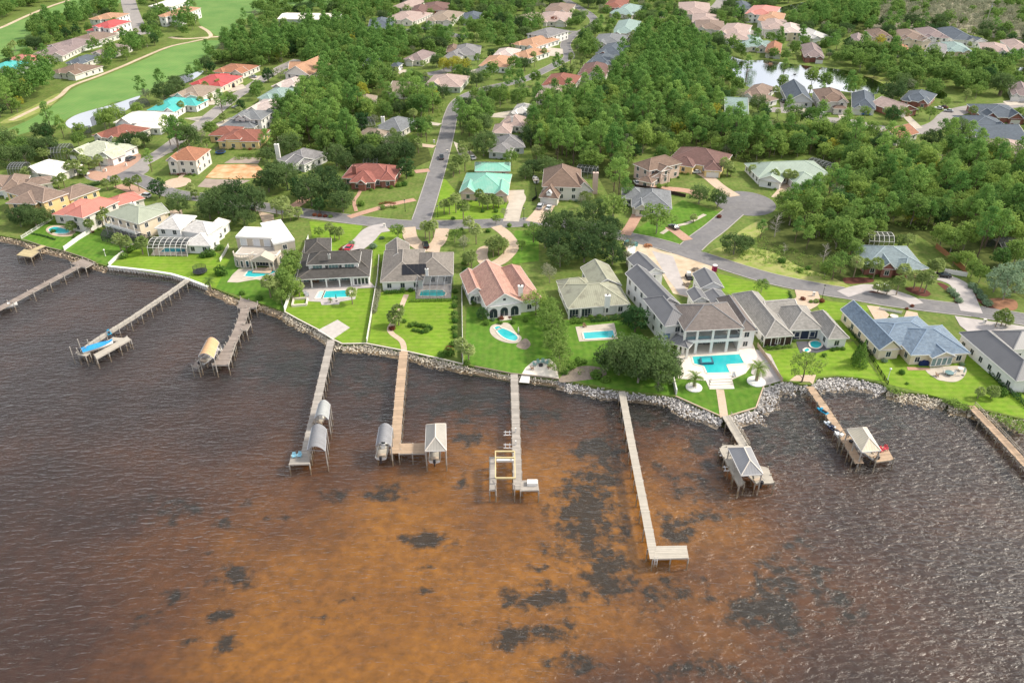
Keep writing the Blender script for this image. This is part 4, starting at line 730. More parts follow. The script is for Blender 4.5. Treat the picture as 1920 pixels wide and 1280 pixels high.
 ('dark blue roofed house left of the coral villa', 'dark blue house by the coral villa', [((1376, 16), (1412, 17), (1404, 5), 3.6, 'hip', 2.6)], 'slate', 'pale'),
 ('two storey villa with coral red roof at the top', 'coral roofed villa', [((1396, 26), (1450, 30), (1436, 12), 6.0, 'hip', 2.6)], 'salmon', 'white'),
 ('pink tiled house directly below the coral villa', 'pink tiled house below coral', [((1420, 38), (1468, 41), (1455, 25), 5.6, 'hip', 2.6)], 'orange', 'white'),
 ('pale tan tiled house, second below the coral villa', 'second tan house below coral', [((1430, 54), (1482, 56), (1470, 38), 5.0, 'hip', 2.8)], 'rosy', 'pale'),
 ('cream house with tall wall behind palms', 'cream house behind palms', [((1463, 60), (1502, 62), (1494, 46), 5.6, 'hip', 2.4)], 'palepink', 'cream'),
 ('white house with pale ribbed roof right of palms', 'pale ribbed white house', [((1520, 72), (1562, 70), (1548, 54), 5.0, 'hip', 2.8)], 'white', 'white'),
 ('orange brown roofed house behind a lakeside tree', 'orange brown lakeside house', [((1434, 98), (1464, 100), (1458, 82), 3.3, 'hip', 2.8)], 'terra', 'pale'),
 ('dark brown pyramid roofed house on the far lake bank', 'brown pyramid roofed house', [((1507, 106), (1546, 108), (1540, 86), 3.4, 'hip', 3.2)], 'lilac', 'brick'),
 ('house with tall grey slope roof at the wood edge', 'tall grey slope house', [((1359, 214), (1404, 216), (1408, 190), 3.2, 'gx', 5.0)], 'tealgrey', 'pale'),
 ('brown roofed house with white garage below the lake', 'brown house below the lake', [((1389, 178), (1432, 184), (1448, 164), 3.2, 'hip', 3.0), ((1438, 192), (1460, 186), 9, 3.1, 'hip', 2.2)], 'umber', 'white'),
 ('blue gable roofed house with two white cars', 'blue gabled lake house', [((1477, 190), (1526, 192), (1520, 164), 3.2, 'gy', 4.2, {'garage': [(0.35, 4.8)]})], 'slate', 'grey'),
 ('two storey house with tan roof and open garage below the lake', 'two storey tan lake house', [((1538, 190), (1592, 192), (1586, 170), 5.6, 'hip', 3.2), ((1563, 204), (1590, 205), 5, 3.0, 'hip', 1.2)], 'brown', 'pale'),
 ('blue grey hipped house with blue car in front', 'blue grey house with blue car', [((1597, 202), (1642, 206), (1636, 178), 3.2, 'hip', 3.6)], 'slate', 'white'),
 ('rose roofed brick bungalow by the curving street', 'rose roofed bungalow', [((1683, 211), (1722, 205), (1656, 190), 3.2, 'gy', 2.8, {'garage': [(0.3, 4.6)]})], 'rosy', 'brick'),
 ('slate roofed house behind the rose bungalow', 'slate house behind the bungalow', [((1688, 186), (1742, 194), (1722, 172), 3.2, 'hip', 3.0)], 'slate', 'brick'),
 ('terracotta roofed house rising out of the wood', 'terracotta house in the wood', [((1684, 262), (1724, 249), (1672, 240), 3.2, 'gx', 2.8)], 'terra', 'pale'),
 ('blue roofed house, topmost of three at the right edge', 'topmost blue right edge house', [((1842, 219), (1925, 222), (1890, 198), 3.2, 'hip', 3.2)], 'slate', 'brick'),
 ('blue roofed house, middle of three at the right edge', 'middle blue right edge house', [((1818, 242), (1900, 244), (1880, 219), 3.2, 'hip', 3.2)], 'slate', 'brick'),
 ('blue gable house, lowest of three at the right edge', 'lowest blue right edge house', [((1832, 262), (1930, 263), (1905, 234), 3.4, 'gx', 3.6)], 'slate', 'white'),
 ('tan roofed house below the three blue roofs', 'tan right edge house', [((1868, 286), (1935, 290), (1900, 264), 3.2, 'hip', 2.8)], 'rosy', 'pale'),
 ('brown roofed house at the right edge above the street', 'brown right edge house', [((1897, 178), (1940, 182), (1925, 160), 3.2, 'hip', 3.0)], 'lilac', 'white'),
 ('grey garage house at the left end of the far right row', 'garage house of the far row', [((1592, 80), (1618, 82), (1610, 66), 3.4, 'hip', 2.4)], 'lilac', 'pale'),
 ('red brown two storey house in the far right row', 'red brown far row house', [((1637, 70), (1676, 71), (1668, 58), 5.6, 'hip', 2.8)], 'brown', 'cream'),
 ('grey roofed peach house in the far right row', 'peach walled far row house', [((1692, 74), (1745, 75), (1735, 58), 5.4, 'hip', 2.8), ((1730, 78), (1748, 76), 8, 5.2, 'gy', 1.6)], 'umber', 'cream'),
 ('white walled house with brown hip roof in the far row', 'white walled far row house', [((1738, 70), (1781, 71), (1772, 55), 5.6, 'hip', 2.8)], 'lilac', 'white'),
 ('white gabled house with slate roof in the far row', 'slate roofed far row house', [((1788, 75), (1836, 76), (1825, 55), 4.4, 'hip', 3.2), ((1828, 79), (1852, 77), 9, 4.0, 'gy', 2.0)], 'slate', 'white'),
 ('white house with tan hip roof near the pole', 'tan roofed house near the pole', [((1840, 95), (1893, 99), (1882, 84), 4.4, 'hip', 2.6)], 'rosy', 'white'),
 ('grey green roofed cream house below the far row', 'cream house below the far row', [((1775, 96), (1826, 98), (1815, 82), 3.6, 'hip', 2.6)], 'tealgrey', 'cream'),
 ('grey roofed white house below the peach house', 'white house below the peach house', [((1733, 97), (1772, 101), (1768, 84), 4.0, 'hip', 2.4)], 'grey', 'white'),
 ('orange roof glimpsed through trees below the far row', 'orange roof in the trees', [((1672, 98), (1712, 100), (1705, 86), 3.2, 'hip', 2.4)], 'terra', 'pale'),
 ('grey tan house at the far right edge', 'grey tan far edge house', [((1895, 92), (1935, 94), (1925, 78), 4.0, 'hip', 2.6)], 'rosy', 'white'),
]
hr = random.Random(21)
for lb, rf, wi, r_, w_ in DATA:
    # front gables and garage wings break up the far roofs
    (x0, y0), (x1, y1), D_, h_, ty_, ri_ = wi[0][:6]; wi = list(wi)
    if ty_ == 'hip' and x1 - x0 > 28:
        for a, b in ([(.06, .36), (.6, .95)] if hr.random() < .6 else [(.55, .92)] if hr.random() < .5 else [(.1, .48)]):
            f = hr.uniform(.8, 2.2); t_ = hr.choice(('gy', 'hip', 'gy')); l_ = (x1 - x0) * (b - a) / 3.2; wi.append(((x0 + (x1 - x0) * a, y0 + (y1 - y0) * a + f), (x0 + (x1 - x0) * b, y0 + (y1 - y0) * b + f), hr.uniform(7, 9), h_ - .05, t_, min(ri_ * .85, l_ * .32), {'garage': [(.5, 4.4)], 'nowin': 1} if hr.random() < .4 and h_ < 4 else {}))
    H(lb, rf, wi, r_, w_, wgap=4.2)
# long maintenance shed by the golf course
shed = H('long white maintenance shed beside the golf course', 'golf maintenance shed', [((520, 36), (605, 37), (600, 25), 5.0, 'gx', 1.6, {'garage': [(0.45, 5), (0.75, 5)], 'nowin': 1}), ((605, 37), (640, 36), (636, 27), 4.6, 'gx', 1.4, {'nowin': 1})], 'cream', 'grey', name='maintenance_shed', cat='shed')
# ------------------------------------------------------------------ details of the river houses
def wframe(spec):
    A, u, n, l, d = rect(spec[0], spec[1], spec[2], spec[3]); return A, u, n, l, d, LZ + spec[3]
def part(root, name, m, fn, parent=None):
    mb = MB(); fn(mb); return mb.build(name, m, parent or root)
def column(root, p, z0, z1, r=0.18, m=WHITE, square=False):
    mb = MB()
    if square: mb.box(p.x - r, p.y - r, z0, p.x + r, p.y + r, z1); mb.box(p.x - r * 1.25, p.y - r * 1.25, z0, p.x + r * 1.25, p.y + r * 1.25, z0 + 0.2)
    else: mb.cyl((p.x, p.y, z0), (p.x, p.y, z1), r, r * 0.85, 8); mb.box(p.x - r * 1.3, p.y - r * 1.3, z0, p.x + r * 1.3, p.y + r * 1.3, z0 + 0.15); mb.box(p.x - r * 1.3, p.y - r * 1.3, z1 - 0.15, p.x + r * 1.3, p.y + r * 1.3, z1)
    return mb.build('column', m, root)
def winpart(root, c, dr, nn, w, z0, z1, panes=2, glass=None, arch=False, name='window'):
    """window on a wall point c: frame with the glass as a sub-part"""
    f = MB(); oc = c + nn * 0.05; hw = w / 2
    for s in (-1, 1): f.obox(oc + dr * s * hw, dr, 0.07, nn, 0.06, z0, z1)
    f.obox(oc, dr, hw + 0.12, nn, 0.09, z0 - 0.12, z0 - 0.002)
    if not arch: f.obox(oc, dr, hw + 0.07, nn, 0.06, z1 + 0.002, z1 + 0.12)
    for k in range(1, panes): f.obox(oc + dr * (-hw + w * k / panes), dr, 0.04, nn, 0.05, z0, z1)
    if arch:
        N = 8
        for k in range(N):
            a0, a1 = pi * k / N, pi * (k + 1) / N
            f.beam(oc + dr * (hw * cos(a0)) + Vector((0, 0, z1 + hw * sin(a0))), oc + dr * (hw * cos(a1)) + Vector((0, 0, z1 + hw * sin(a1))), 0.14, 0.14)
    o = f.build(name, WHITE, root); g = MB(); g.obox(oc, dr, hw - 0.07, nn, 0.02, z0, z1)
    if arch: g.quad(*[oc + nn * 0.02 + dr * (hw * cos(pi * k / 8)) + Vector((0, 0, z1 + hw * sin(pi * k / 8))) for k in range(9)])
    g.build('pane', glass or GLASS, o); return o
def chimney(root, px, py, zb, zt, w=0.7, m=None, zref=None):
    p = at(px, py, LZ + (zref or zb)); mb = MB(); mb.box(p.x - w, p.y - w * 0.7, LZ + zb, p.x + w, p.y + w * 0.7, LZ + zt); mb.box(p.x - w - 0.1, p.y - w * 0.7 - 0.1, LZ + zt, p.x + w + 0.1, p.y + w * 0.7 + 0.1, LZ + zt + 0.2)
    o = mb.build('chimney', m or WHITE, root); q = MB(); q.cyl((p.x, p.y, LZ + zt + 0.2), (p.x, p.y, LZ + zt + 0.6), 0.2, 0.2, 8); q.build('flue', DARKM, o)

# dark two tier house: deep porch under the lower roof
A, u, n, l, d, z = wframe(((555, 524.6), (693, 518), (700, 469), 3.4)); P = lambda a, b: Vector((A.x + u.x * a + n.x * b, A.y + u.y * a + n.y * b, 0))
part(h_dark, 'wall', WM['white'], lambda m: (m.obox(P(l * 0.38, 4.6 + (d - 5.2) / 2), u, l * 0.38 - 0.6, n, (d - 5.2) / 2, LZ - 0.2, z - 0.1), m.obox(P(l * 0.87, d / 2), u, l * 0.115, n, d / 2 - 0.6, LZ - 0.2, z - 0.1)))
part(h_dark, 'porch_floor', CONC2, lambda m: m.obox(P(l * 0.42, 2.2), u, l * 0.42, n, 2.6, LZ - 0.1, LZ + 0.13))
for a in (0.03, 0.2, 0.4, 0.58, 0.74): column(h_dark, P(l * a, 0.5), LZ + 0.1, z - 0.2, 0.2, square=True)
for a in (0.12, 0.3, 0.47, 0.64): winpart(h_dark, P(l * a, 4.6), u, -n, 2.6, LZ + 0.2, LZ + 2.5, 3, GLASS2)
for a in (0.8, 0.85, 0.9, 0.95): winpart(h_dark, P(l * a, 0.6), u, -n, 1.0, LZ + 0.5, LZ + 2.6, 1)
A2, u2, n2, l2, d2, z2 = wframe(((574, 497), (674, 493), 8.5, 6.2))
for a in (0.2, 0.5, 0.8): winpart(h_dark, A2 * 1 + u2 * (l2 * a) + n2 * 0.5 - Vector((0, 0, A2.z)), u2, -n2, 3.0, LZ + 4.6, LZ + 5.8, 3, GLASS2)
# solar house
A, u, n, l, d, z = wframe(((772, 518), (850, 516), (849, 473), 3.3)); sl_ = 3.2 / (min(l, d) / 2)
pv = thing  # panels lie on the front slope of the left wing
A, u, n, l, d, z = wframe(((713, 529), (795, 526), (722, 470), 3.3)); m_ = min(l, d) / 2; rs = 3.4
for k in range(6):
    a0 = l * 0.5 + k * 1.25 + 0.02; mb = MB(); b0, b1 = 2.1, 5.6; zz = lambda b: z + rs * b / m_ + 0.14
    q = [A + u * (a0 + s * 1.18) + n * b for s, b in ((0, b0), (1, b0), (1, b1), (0, b1))]; q = [Vector((p.x, p.y, zz(b))) for p, b in zip(q, (b0, b0, b1, b1))]
    mb.quad(*q); 
    for i in range(4): mb.beam(q[i], q[(i + 1) % 4], 0.05, 0.08)
    mb.build('solar_panel', mat('solar', (0.008, 0.009, 0.013), 0.25, 0.1, 1, spec=0.5), h_solar)
chimney(h_solar, 800, 505, 3.6, 6.0, 0.45, zref=6.0); chimney(h_pink, 976, 543, 5.5, 8.6, 0.7, zref=7.5); chimney(h_olive, 1139, 562, 4, 7.8, 0.75, zref=6.5); chimney(h_brick, 664, 316, 4, 7.4, 0.8, WM['brick'], 6.5)
chimney(h_sage, 250, 384, 7, 9.6, 0.8, zref=9); chimney(h_dark, 617, 480, 7.5, 9.0, 0.35, mat('flue', (0.5, 0.48, 0.45), 0.6), 8.5); chimney(h_g11, 521, 288, 0, 8.0, 0.9, zref=4); chimney(h_brownk, 1116, 345, 0, 8.5, 1.0, WM['pink'], 4); chimney(h_dk2, 718, 226, 4, 7.6, 0.8, zref=6); chimney(h_rs1, 960, 222, 4, 6.8, 0.6, zref=6)
# pink house: three arches in front, two in the left wing, steps
A, u, n, l, d, z = wframe(((912, 576), (981, 567), (1005, 495), 4.4))
for a in (0.2, 0.49, 0.78): winpart(h_pink, A + u * (l * a) + n * 0.55 - Vector((0, 0, A.z)), u, -n, 2.5, LZ + 0.25, LZ + 2.2, 2, None, True, 'arch')  # arcade is open: dark panes paint in the shade of its recess
part(h_pink, 'step', WHITEC, lambda m: [m.obox(A + u * (l * 0.49) - n * (0.5 * k), u, 1.8, n, 0.5, LZ, LZ + 0.45 - 0.13 * k) for k in range(3)])
part(h_pink, 'gable_vent', DARKM, lambda m: m.obox(A + u * (l * 0.5) + n * 0.47, u, 0.4, n, 0.03, z + 1.2, z + 1.9))
A, u, n, l, d, z = wframe(((877.5, 552), (912, 548), (900, 510), 3.8))
for a in (0.3, 0.72): winpart(h_pink, A + u * (l * a) + n * 0.55 - Vector((0, 0, A.z)), u, -n, 2.0, LZ + 0.6, LZ + 1.9, 2, None, True, 'arch')
# olive house porch
A, u, n, l, d, z = wframe(((1065, 579), (1182, 570), (1170, 524), 3.4)); 
for a in (0.02, 0.2, 0.4, 0.6, 0.8, 0.98): column(h_olive, A + u * (l * a) + n * 0.15 - Vector((0, 0, A.z)), LZ, z - 0.2, 0.2, square=True)
for a in (0.1, 0.3): winpart(h_olive, A + u * (l * a) + n * 0.55 - Vector((0, 0, A.z)), u, -n, 2.8, LZ + 0.2, LZ + 2.7, 3)
# villa: two storey loggia
A, u, n, l, d, z = wframe(((1283, 621), (1396, 615), (1360, 566), 7.6)); P = lambda a, b: Vector((A.x + u.x * a + n.x * b, A.y + u.y * a + n.y * b, 0))
part(h_big, 'wall', WM['white'], lambda m: m.obox(P(l / 2, 4.6 + (d - 5.2) / 2), u, l / 2 - 0.6, n, (d - 5.2) / 2, LZ - 0.2, z - 0.1))
part(h_big, 'balcony_floor', WHITE, lambda m: (m.obox(P(l / 2, 2.6), u, l / 2 - 0.1, n, 2.3, LZ + 3.7, LZ + 4.2), m.obox(P(l / 2, 0.35), u, l / 2 - 0.05, n, 0.2, LZ + 3.5, LZ + 4.35)))
for a in (0.03, 0.24, 0.5, 0.76, 0.97): column(h_big, P(l * a, 0.6), LZ + 0.1, LZ + 3.6, 0.36, square=True); column(h_big, P(l * a, 0.6), LZ + 4.3, z - 0.15, 0.3, square=True)
for k in range(4):
    a0, a1 = (0.03, 0.24, 0.5, 0.76, 0.97)[k:k + 2]
    part(h_big, 'railing', mat('rail_glass', (0.13, 0.17, 0.19), 0.15, 0.1, 1, spec=0.5), lambda m: m.obox(P(l * (a0 + a1) / 2, 0.6), u, l * (a1 - a0) / 2 - 0.32, n, 0.03, LZ + 4.4, LZ + 5.4))
    winpart(h_big, P(l * (a0 + a1) / 2, 4.6), u, -n, 4.4, LZ + 0.2, LZ + 3.0, 4, GLASS2 if k != 1 else None); winpart(h_big, P(l * (a0 + a1) / 2, 4.6), u, -n, 3.2, LZ + 4.4, LZ + 6.8, 2)
A, u, n, l, d, z = wframe(((1253, 641), (1291, 653), (1275, 628), 3.6))
for a, b in ((0.06, 0.3), (0.94, 0.3), (0.5, 0.3)): column(h_big, A + u * (l * a) + n * b - Vector((0, 0, A.z)), LZ + 0.1, z - 0.1, 0.3, square=True)
f0 = [at(1230, 588, LZ + 4), at(1262, 582, LZ + 4), at(1256, 632, LZ + 4), at(1248, 634, LZ + 4)]
part(h_big, 'terrace_roof', mat('blue_membrane', (0.12, 0.18, 0.23), 0.7, 0.15, 1), lambda m: m.prism([f0[3], f0[2], f0[1], f0[0]], LZ + 3.7, LZ + 4.0)); part(h_big, 'wall', WM['white'], lambda m: m.prism([f0[3] + Vector((.3, .3, 0)), f0[2] + Vector((-.3, .3, 0)), f0[1] + Vector((-.3, -.3, 0)), f0[0] + Vector((.3, -.3, 0))], LZ - .2, LZ + 3.72))
# grey house: screened porch, blue sunroom, cream villa portico
A, u, n, l, d, z = wframe(((1435, 633), (1489, 629), (1402, 549), 3.4))
for k in range(4): winpart(h_grey, A + u * (l * (0.14 + 0.24 * k)) + n * 0.55 - Vector((0, 0, A.z)), u, -n, 1.9, LZ + 0.2, LZ + 2.8, 1, mat('porch_dark', (0.05, 0.03, 0.025), 0.6), False, 'porch_screen')
A, u, n, l, d, z = wframe(((1480, 619), (1545, 617), (1520, 573), 3.5))
for k in range(3): winpart(h_grey, A + u * (l * (0.25 + 0.25 * k)) + n * 0.55 - Vector((0, 0, A.z)), u, -n, 2.4, LZ + 0.2, LZ + 2.8, 1, mat('porch_navy', (0.02, 0.03, 0.06), 0.5), False, 'porch_screen')
A, u, n, l, d, z = wframe(((1749, 672), (1793, 668), 8.0, 3.2))
for k in range(4): winpart(h_blue, A + u * (l * (0.16 + 0.225 * k)) + n * 0.55 - Vector((0, 0, A.z)), u, -n, 1.35, LZ + 0.5, LZ + 2.8, 1, GLASS2)
A, u, n, l, d, z = wframe(((438, 478), (520, 482), 6.5, 3.8)); P = lambda a, b: Vector((A.x + u.x * a + n.x * b, A.y + u.y * a + n.y * b, 0))
arc = [P(l * 0.22 + 3.4 * cos(a), 0.7 + 2.6 * sin(a)) for a in [pi + pi * k / 12 for k in range(13)]]
part(h_cream, 'bay', WM['taupe'], lambda m: m.prism(arc, LZ - 0.2, LZ + 3.9)); part(h_cream, 'balustrade', WHITEC, lambda m: [m.beam(arc[k] + Vector((0, 0, LZ + 4.9)), arc[k + 1] + Vector((0, 0, LZ + 4.9)), 0.2, 0.2) for k in range(12)] + [m.box(p.x - .08, p.y - .08, LZ + 3.9, p.x + .08, p.y + .08, LZ + 4.9) for p in arc])
for k in range(5):
    a = pi * 1.5 + (k - 2) * 0.5; nn = Vector((u.x * cos(a) + n.x * sin(a), u.y * cos(a) + n.y * sin(a), 0)); winpart(h_cream, P(l * 0.22 + 3.4 * cos(a), 0.7 + 2.6 * sin(a)), Vector((-nn.y, nn.x, 0)), nn, 0.9, LZ + 0.5, LZ + 2.7, 1)
g0, g1, g2 = P(l * 0.46, -3.0), P(l * 0.98, -3.0), P(l * 0.72, -3.0); zp = LZ + 3.6
part(h_cream, 'pediment', WM['taupe'], lambda m: (m.quad(g0 + Vector((0, 0, zp)), g1 + Vector((0, 0, zp)), g2 + Vector((0, 0, zp + 2.0))), m.quad(g0 + Vector((0, 0, zp)), g2 + Vector((0, 0, zp + 2.0)), g2 + n * 4 + Vector((0, 0, zp + 2.0)), g0 + n * 4 + Vector((0, 0, zp))), m.quad(g2 + Vector((0, 0, zp + 2.0)), g1 + Vector((0, 0, zp)), g1 + n * 4 + Vector((0, 0, zp)), g2 + n * 4 + Vector((0, 0, zp + 2.0))), m.beam(g0 + Vector((0, 0, zp - .15)), g1 + Vector((0, 0, zp - .15)), .4, .4)))
for a in (0.48, 0.56, 0.88, 0.96): column(h_cream, P(l * a, -2.8), LZ + 0.3, zp - 0.3, 0.25, WHITEC)
part(h_cream, 'step', PAVER2, lambda m: [m.obox(P(l * 0.72, -3.3 - 0.6 * k), u, l * 0.2, n, 0.6 + 1.2 * (k == 0), LZ, LZ + 0.5 - 0.15 * k) for k in range(3)])
winpart(h_cream, P(l * 0.72, 0.55), u, -n, 5.2, LZ + 0.3, LZ + 3.2, 5)
A, u, n, l, d, z = wframe(((438, 446), (512, 449), (448, 425), 7.2))
for a in (0.22, 0.55, 0.82): winpart(h_cream, A + u * (l * a) + n * 0.5 - Vector((0, 0, A.z)), u, -n, 2.2, LZ + 4.5, LZ + 6.7, 1, mat('blind', (0.62, 0.63, 0.64), 0.5))
# sage house balcony, salmon porch
A, u, n, l, d, z = wframe(((198, 402), (259.5, 420), (300, 394), 6.8)); P = lambda a, b: Vector((A.x + u.x * a + n.x * b, A.y + u.y * a + n.y * b, 0))
part(h_sage, 'balcony', WHITE, lambda m: (m.obox(P(l / 2, -0.6), u, l / 2 - 0.6, n, 1.2, LZ + 3.2, LZ + 3.4), m.obox(P(l / 2, -1.7), u, l / 2 - 0.6, n, 0.04, LZ + 3.4, LZ + 4.4)))
for a in (0.04, 0.28, 0.5, 0.74, 0.96): column(h_sage, P(l * a, -1.6), LZ, z - 0.2, 0.14)
# skylight dormer of the steep brown house
A, u, n, l, d, z = wframe(((1010, 370), (1047, 373), 9.5, 3.0)); c = A + u * (l / 2) + n * 1.6
part(h_brownk, 'dormer', WM['white'], lambda m: (m.obox(c, u, 0.9, n, 0.9, z + 0.4, z + 1.7), m.quad(c - u * 1.1 - n * 1 + Vector((0, 0, 1.7)), c - n * 1 + Vector((0, 0, 2.6)), c + n * 1.2 + Vector((0, 0, 2.6)), c - u * 1.1 + n * 1.2 + Vector((0, 0, 1.7))), m.quad(c + u * 1.1 - n * 1 + Vector((0, 0, 1.7)), c - n * 1 + Vector((0, 0, 2.6)), c + n * 1.2 + Vector((0, 0, 2.6)), c + u * 1.1 + n * 1.2 + Vector((0, 0, 1.7)))))

# ------------------------------------------------------------------ patios and pools
def slab(name, pts, m, top=0.12, smooth=False):
    P = [at(x, y, LZ) for x, y in pts]; P = smoothloop(P) if smooth else P
    a = sum(P[i].x * P[(i + 1) % len(P)].y - P[(i + 1) % len(P)].x * P[i].y for i in range(len(P)))
    if a < 0: P = P[::-1]
    LEVEL[0] += 1; mb = MB(); mb.prism(P, LZ - 0.2, LZ + top + 0.0008 * (LEVEL[0] % 10)); struct(mb.build(name, m)); block_poly(P)
POOLW = mat('pool_water', (0.012, 0.34, 0.38), 0.06, 0.15, 0.16, col2=(0.05, 0.50, 0.50), spec=0.5)
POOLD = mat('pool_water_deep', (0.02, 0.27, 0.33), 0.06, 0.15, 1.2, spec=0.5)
def pool(label, pts, smooth=False, z=0.16, m=None, cop=None, ref=None):
    P = [at(x, y, LZ) for x, y in pts]; P = smoothloop(P) if smooth else P
    c = sum(P, Vector((0, 0, 0))) / len(P); root = thing('swimming_pool', (c.x, c.y, LZ), label, 'pool'); n = len(P)
    a = sum(P[i].x * P[(i + 1) % n].y - P[(i + 1) % n].x * P[i].y for i in range(n))
    if a < 0: P = P[::-1]
    mb = MB(); mb.poly([Vector((p.x, p.y, LZ + z)) for p in P]); mb.build('pool_water', m or POOLW, root)
    mb = MB()
    for i in range(n): mb.beam(Vector((P[i].x, P[i].y, LZ + z)), Vector((P[(i + 1) % n].x, P[(i + 1) % n].y, LZ + z)), 0.45, 0.14)
    mb.build('coping', cop or WHITEC, root); block_poly(P); return root
slab('patio', [(86, 432), (95, 424), (118, 423), (138, 428), (140, 440), (120, 444), (98, 441)], PAVER2, 0.1, True)
pool('small kidney shaped pool below the salmon roofed house', [(90, 432), (97, 427), (108, 426), (120, 429), (130, 430), (132, 435), (124, 439), (110, 439), (97, 437)], True)
slab('patio', [(426, 529), (436, 515), (447, 505), (523, 500), (526, 511), (497, 527), (480, 524), (445, 530)], CONC, 0.1)
pool('pool with round spa before the cream flat roofed villa', [(457, 519), (465, 508), (515, 505), (519, 511), (500, 518), (477, 521)])
slab('patio', [(547, 545), (556, 532), (690, 524), (704, 539), (670, 541), (666, 561), (637, 566), (636, 571), (603, 572), (601, 566), (575, 565), (569, 547)], CONC2, 0.1)
pool('rectangular pool with pale tanning shelf before the dark roofed house', [(604, 560), (610, 546), (656, 544), (659, 558)]); pool('pale shallow tanning shelf beside the turquoise rectangle pool', [(590, 561), (598, 546.5), (609, 546), (603, 560)], m=mat('pool_shallow', (0.42, 0.66, 0.60), 0.08, 0.1, 1))
slab('patio', [(595, 620), (633, 600), (656, 614.6), (624.6, 636)], mat('pale_boards', (0.50, 0.46, 0.42), 0.85, 0.2, 0.8), 0.15)
slab('patio', [(779, 560), (782, 534), (845, 532), (846, 560)], CONC2, 0.1); pool('screened oval ended pool behind the solar panelled house', [(785, 556), (788, 546), (800, 544), (830, 544), (837, 550), (834, 556), (822, 557)])
slab('patio', [(918.5, 616), (926.7, 608.6), (952.5, 606), (967, 623), (978, 633), (971, 642.6), (952.5, 643), (933.7, 637), (921, 627)], CONC, 0.1, True); pool('kidney pool on the lawn of the pink tiled house', [(931, 620), (943, 616), (962, 624), (972, 633), (967, 640), (952.5, 638), (938.4, 630)], True); pool('small round spa beside the kidney pool of the pink house', [(926, 615), (932, 612), (939, 613), (938, 617), (930, 619)], True)
slab('patio', [(1079, 613), (1151.6, 606), (1158.6, 636), (1086, 640.5)], CONC, 0.1); pool('plain rectangular pool below the olive metal roof', [(1092, 624), (1150.5, 619.6), (1154, 634), (1095, 637)])
slab('patio', [(1262, 660), (1290, 655), (1290, 625), (1400, 620), (1415, 653), (1420, 670), (1398, 700), (1372.6, 712), (1377, 729), (1330.5, 730), (1323.5, 714), (1272, 710)], WHITEC, 0.14); slab('patio', [(1418, 655), (1445, 665), (1468, 713), (1434, 722), (1408, 700)], CONC2, 0.1)
pool('large angular turquoise pool on the terrace of the white villa', [(1296.5, 669), (1387, 664), (1397, 682.6), (1363, 685), (1370, 700), (1324.6, 701), (1319, 688), (1300, 683)], z=0.18)
sp = thing('raised_spa', at(1325, 680), 'raised dark tiled square spa standing in the villa pool', 'spa'); q = [at(x, y, LZ) for x, y in ((1313, 685), (1338, 684), (1334, 673), (1311, 674))]
mb = MB(); mb.prism(q, LZ, LZ + 0.75); mb.build('tank', mat('blue_tile', (0.05, 0.13, 0.18), 0.3), sp); cc_ = sum(q, Vector()) / 4; mb = MB(); mb.poly([cc_ + (p - cc_) * 0.72 + Vector((0, 0, 0.76)) for p in q]); mb.build('spa_water', POOLW, sp)
st = thing('terrace_steps', at(1352, 722), 'broad white stone steps leading down from the villa terrace', 'steps')
for k in range(4):
    mb = MB(); a, b = at(1333 - k, 714 + 4 * k, LZ), at(1371 + k, 712 + 4 * k, LZ); mb.obox((a + b) / 2, (b - a).normalized(), (b - a).length / 2, Vector((0, 1, 0)), 0.45, LZ, LZ + 0.75 - 0.16 * k); mb.build('step', WHITEC, st)
for i, (x, y, rx, s) in enumerate(((1301, 727, 2.1, 'left'), (1418, 716, 2.4, 'right'))):
    c = at(x, y); o = MB(); o.lathe((c.x, c.y, LZ - 0.05), [(rx, 0), (rx, 0.35), (rx - 0.3, 0.4), (0.1, 0.42)], 20); tag(o.build('planter_ring', WHITE, org=c), 'round white gravel planter under the %s date palm' % ('smaller' if i == 0 else 'larger'), 'planter')
slab('patio', [(1492, 640), (1552, 640), (1556, 655), (1520, 665), (1500, 662)], mat('dark_paver', (0.10, 0.10, 0.11), 0.7, 0.2, 1), 0.1); pool('half round pool tucked into the pale grey hipped house', [(1518, 642), (1530, 639), (1540, 643), (1541, 649), (1532, 654), (1520, 651)], True); pool('small plunge pool behind the lone shore tree', [(1506, 657), (1513, 653), (1519, 657), (1512, 661)], True)
slab('patio', [(1737, 692), (1795, 686), (1812, 692), (1806, 708), (1790, 716), (1768, 714), (1755, 710)], CONC, 0.1, True); slab('patio', [(1700, 688), (1742, 690), (1745, 694), (1702, 694)], PAVER, 0.1)
slab('patio', [(978, 702), (985, 690), (1000, 677), (1030, 673), (1042, 682), (1048, 710)], WHITEC, 0.1)
slab('patio', [(1518, 740 - 24), (1480, 714), (1492, 704), (1530, 703), (1524, 721)], PAVER2, 0.12)
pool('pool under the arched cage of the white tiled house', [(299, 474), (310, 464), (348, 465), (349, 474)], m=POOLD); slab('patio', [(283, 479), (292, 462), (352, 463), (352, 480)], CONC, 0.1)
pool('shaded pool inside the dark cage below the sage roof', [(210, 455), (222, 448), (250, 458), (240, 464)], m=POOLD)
pool('pool inside the far mesh cage of the rust tiled house', [(1090, 168), (1094, 162), (1112, 163), (1112, 169)], m=POOLD); pool('tiny bright pool by the white tan roofed lake house', [(1352, 88), (1358, 83), (1368, 85), (1362, 90)])

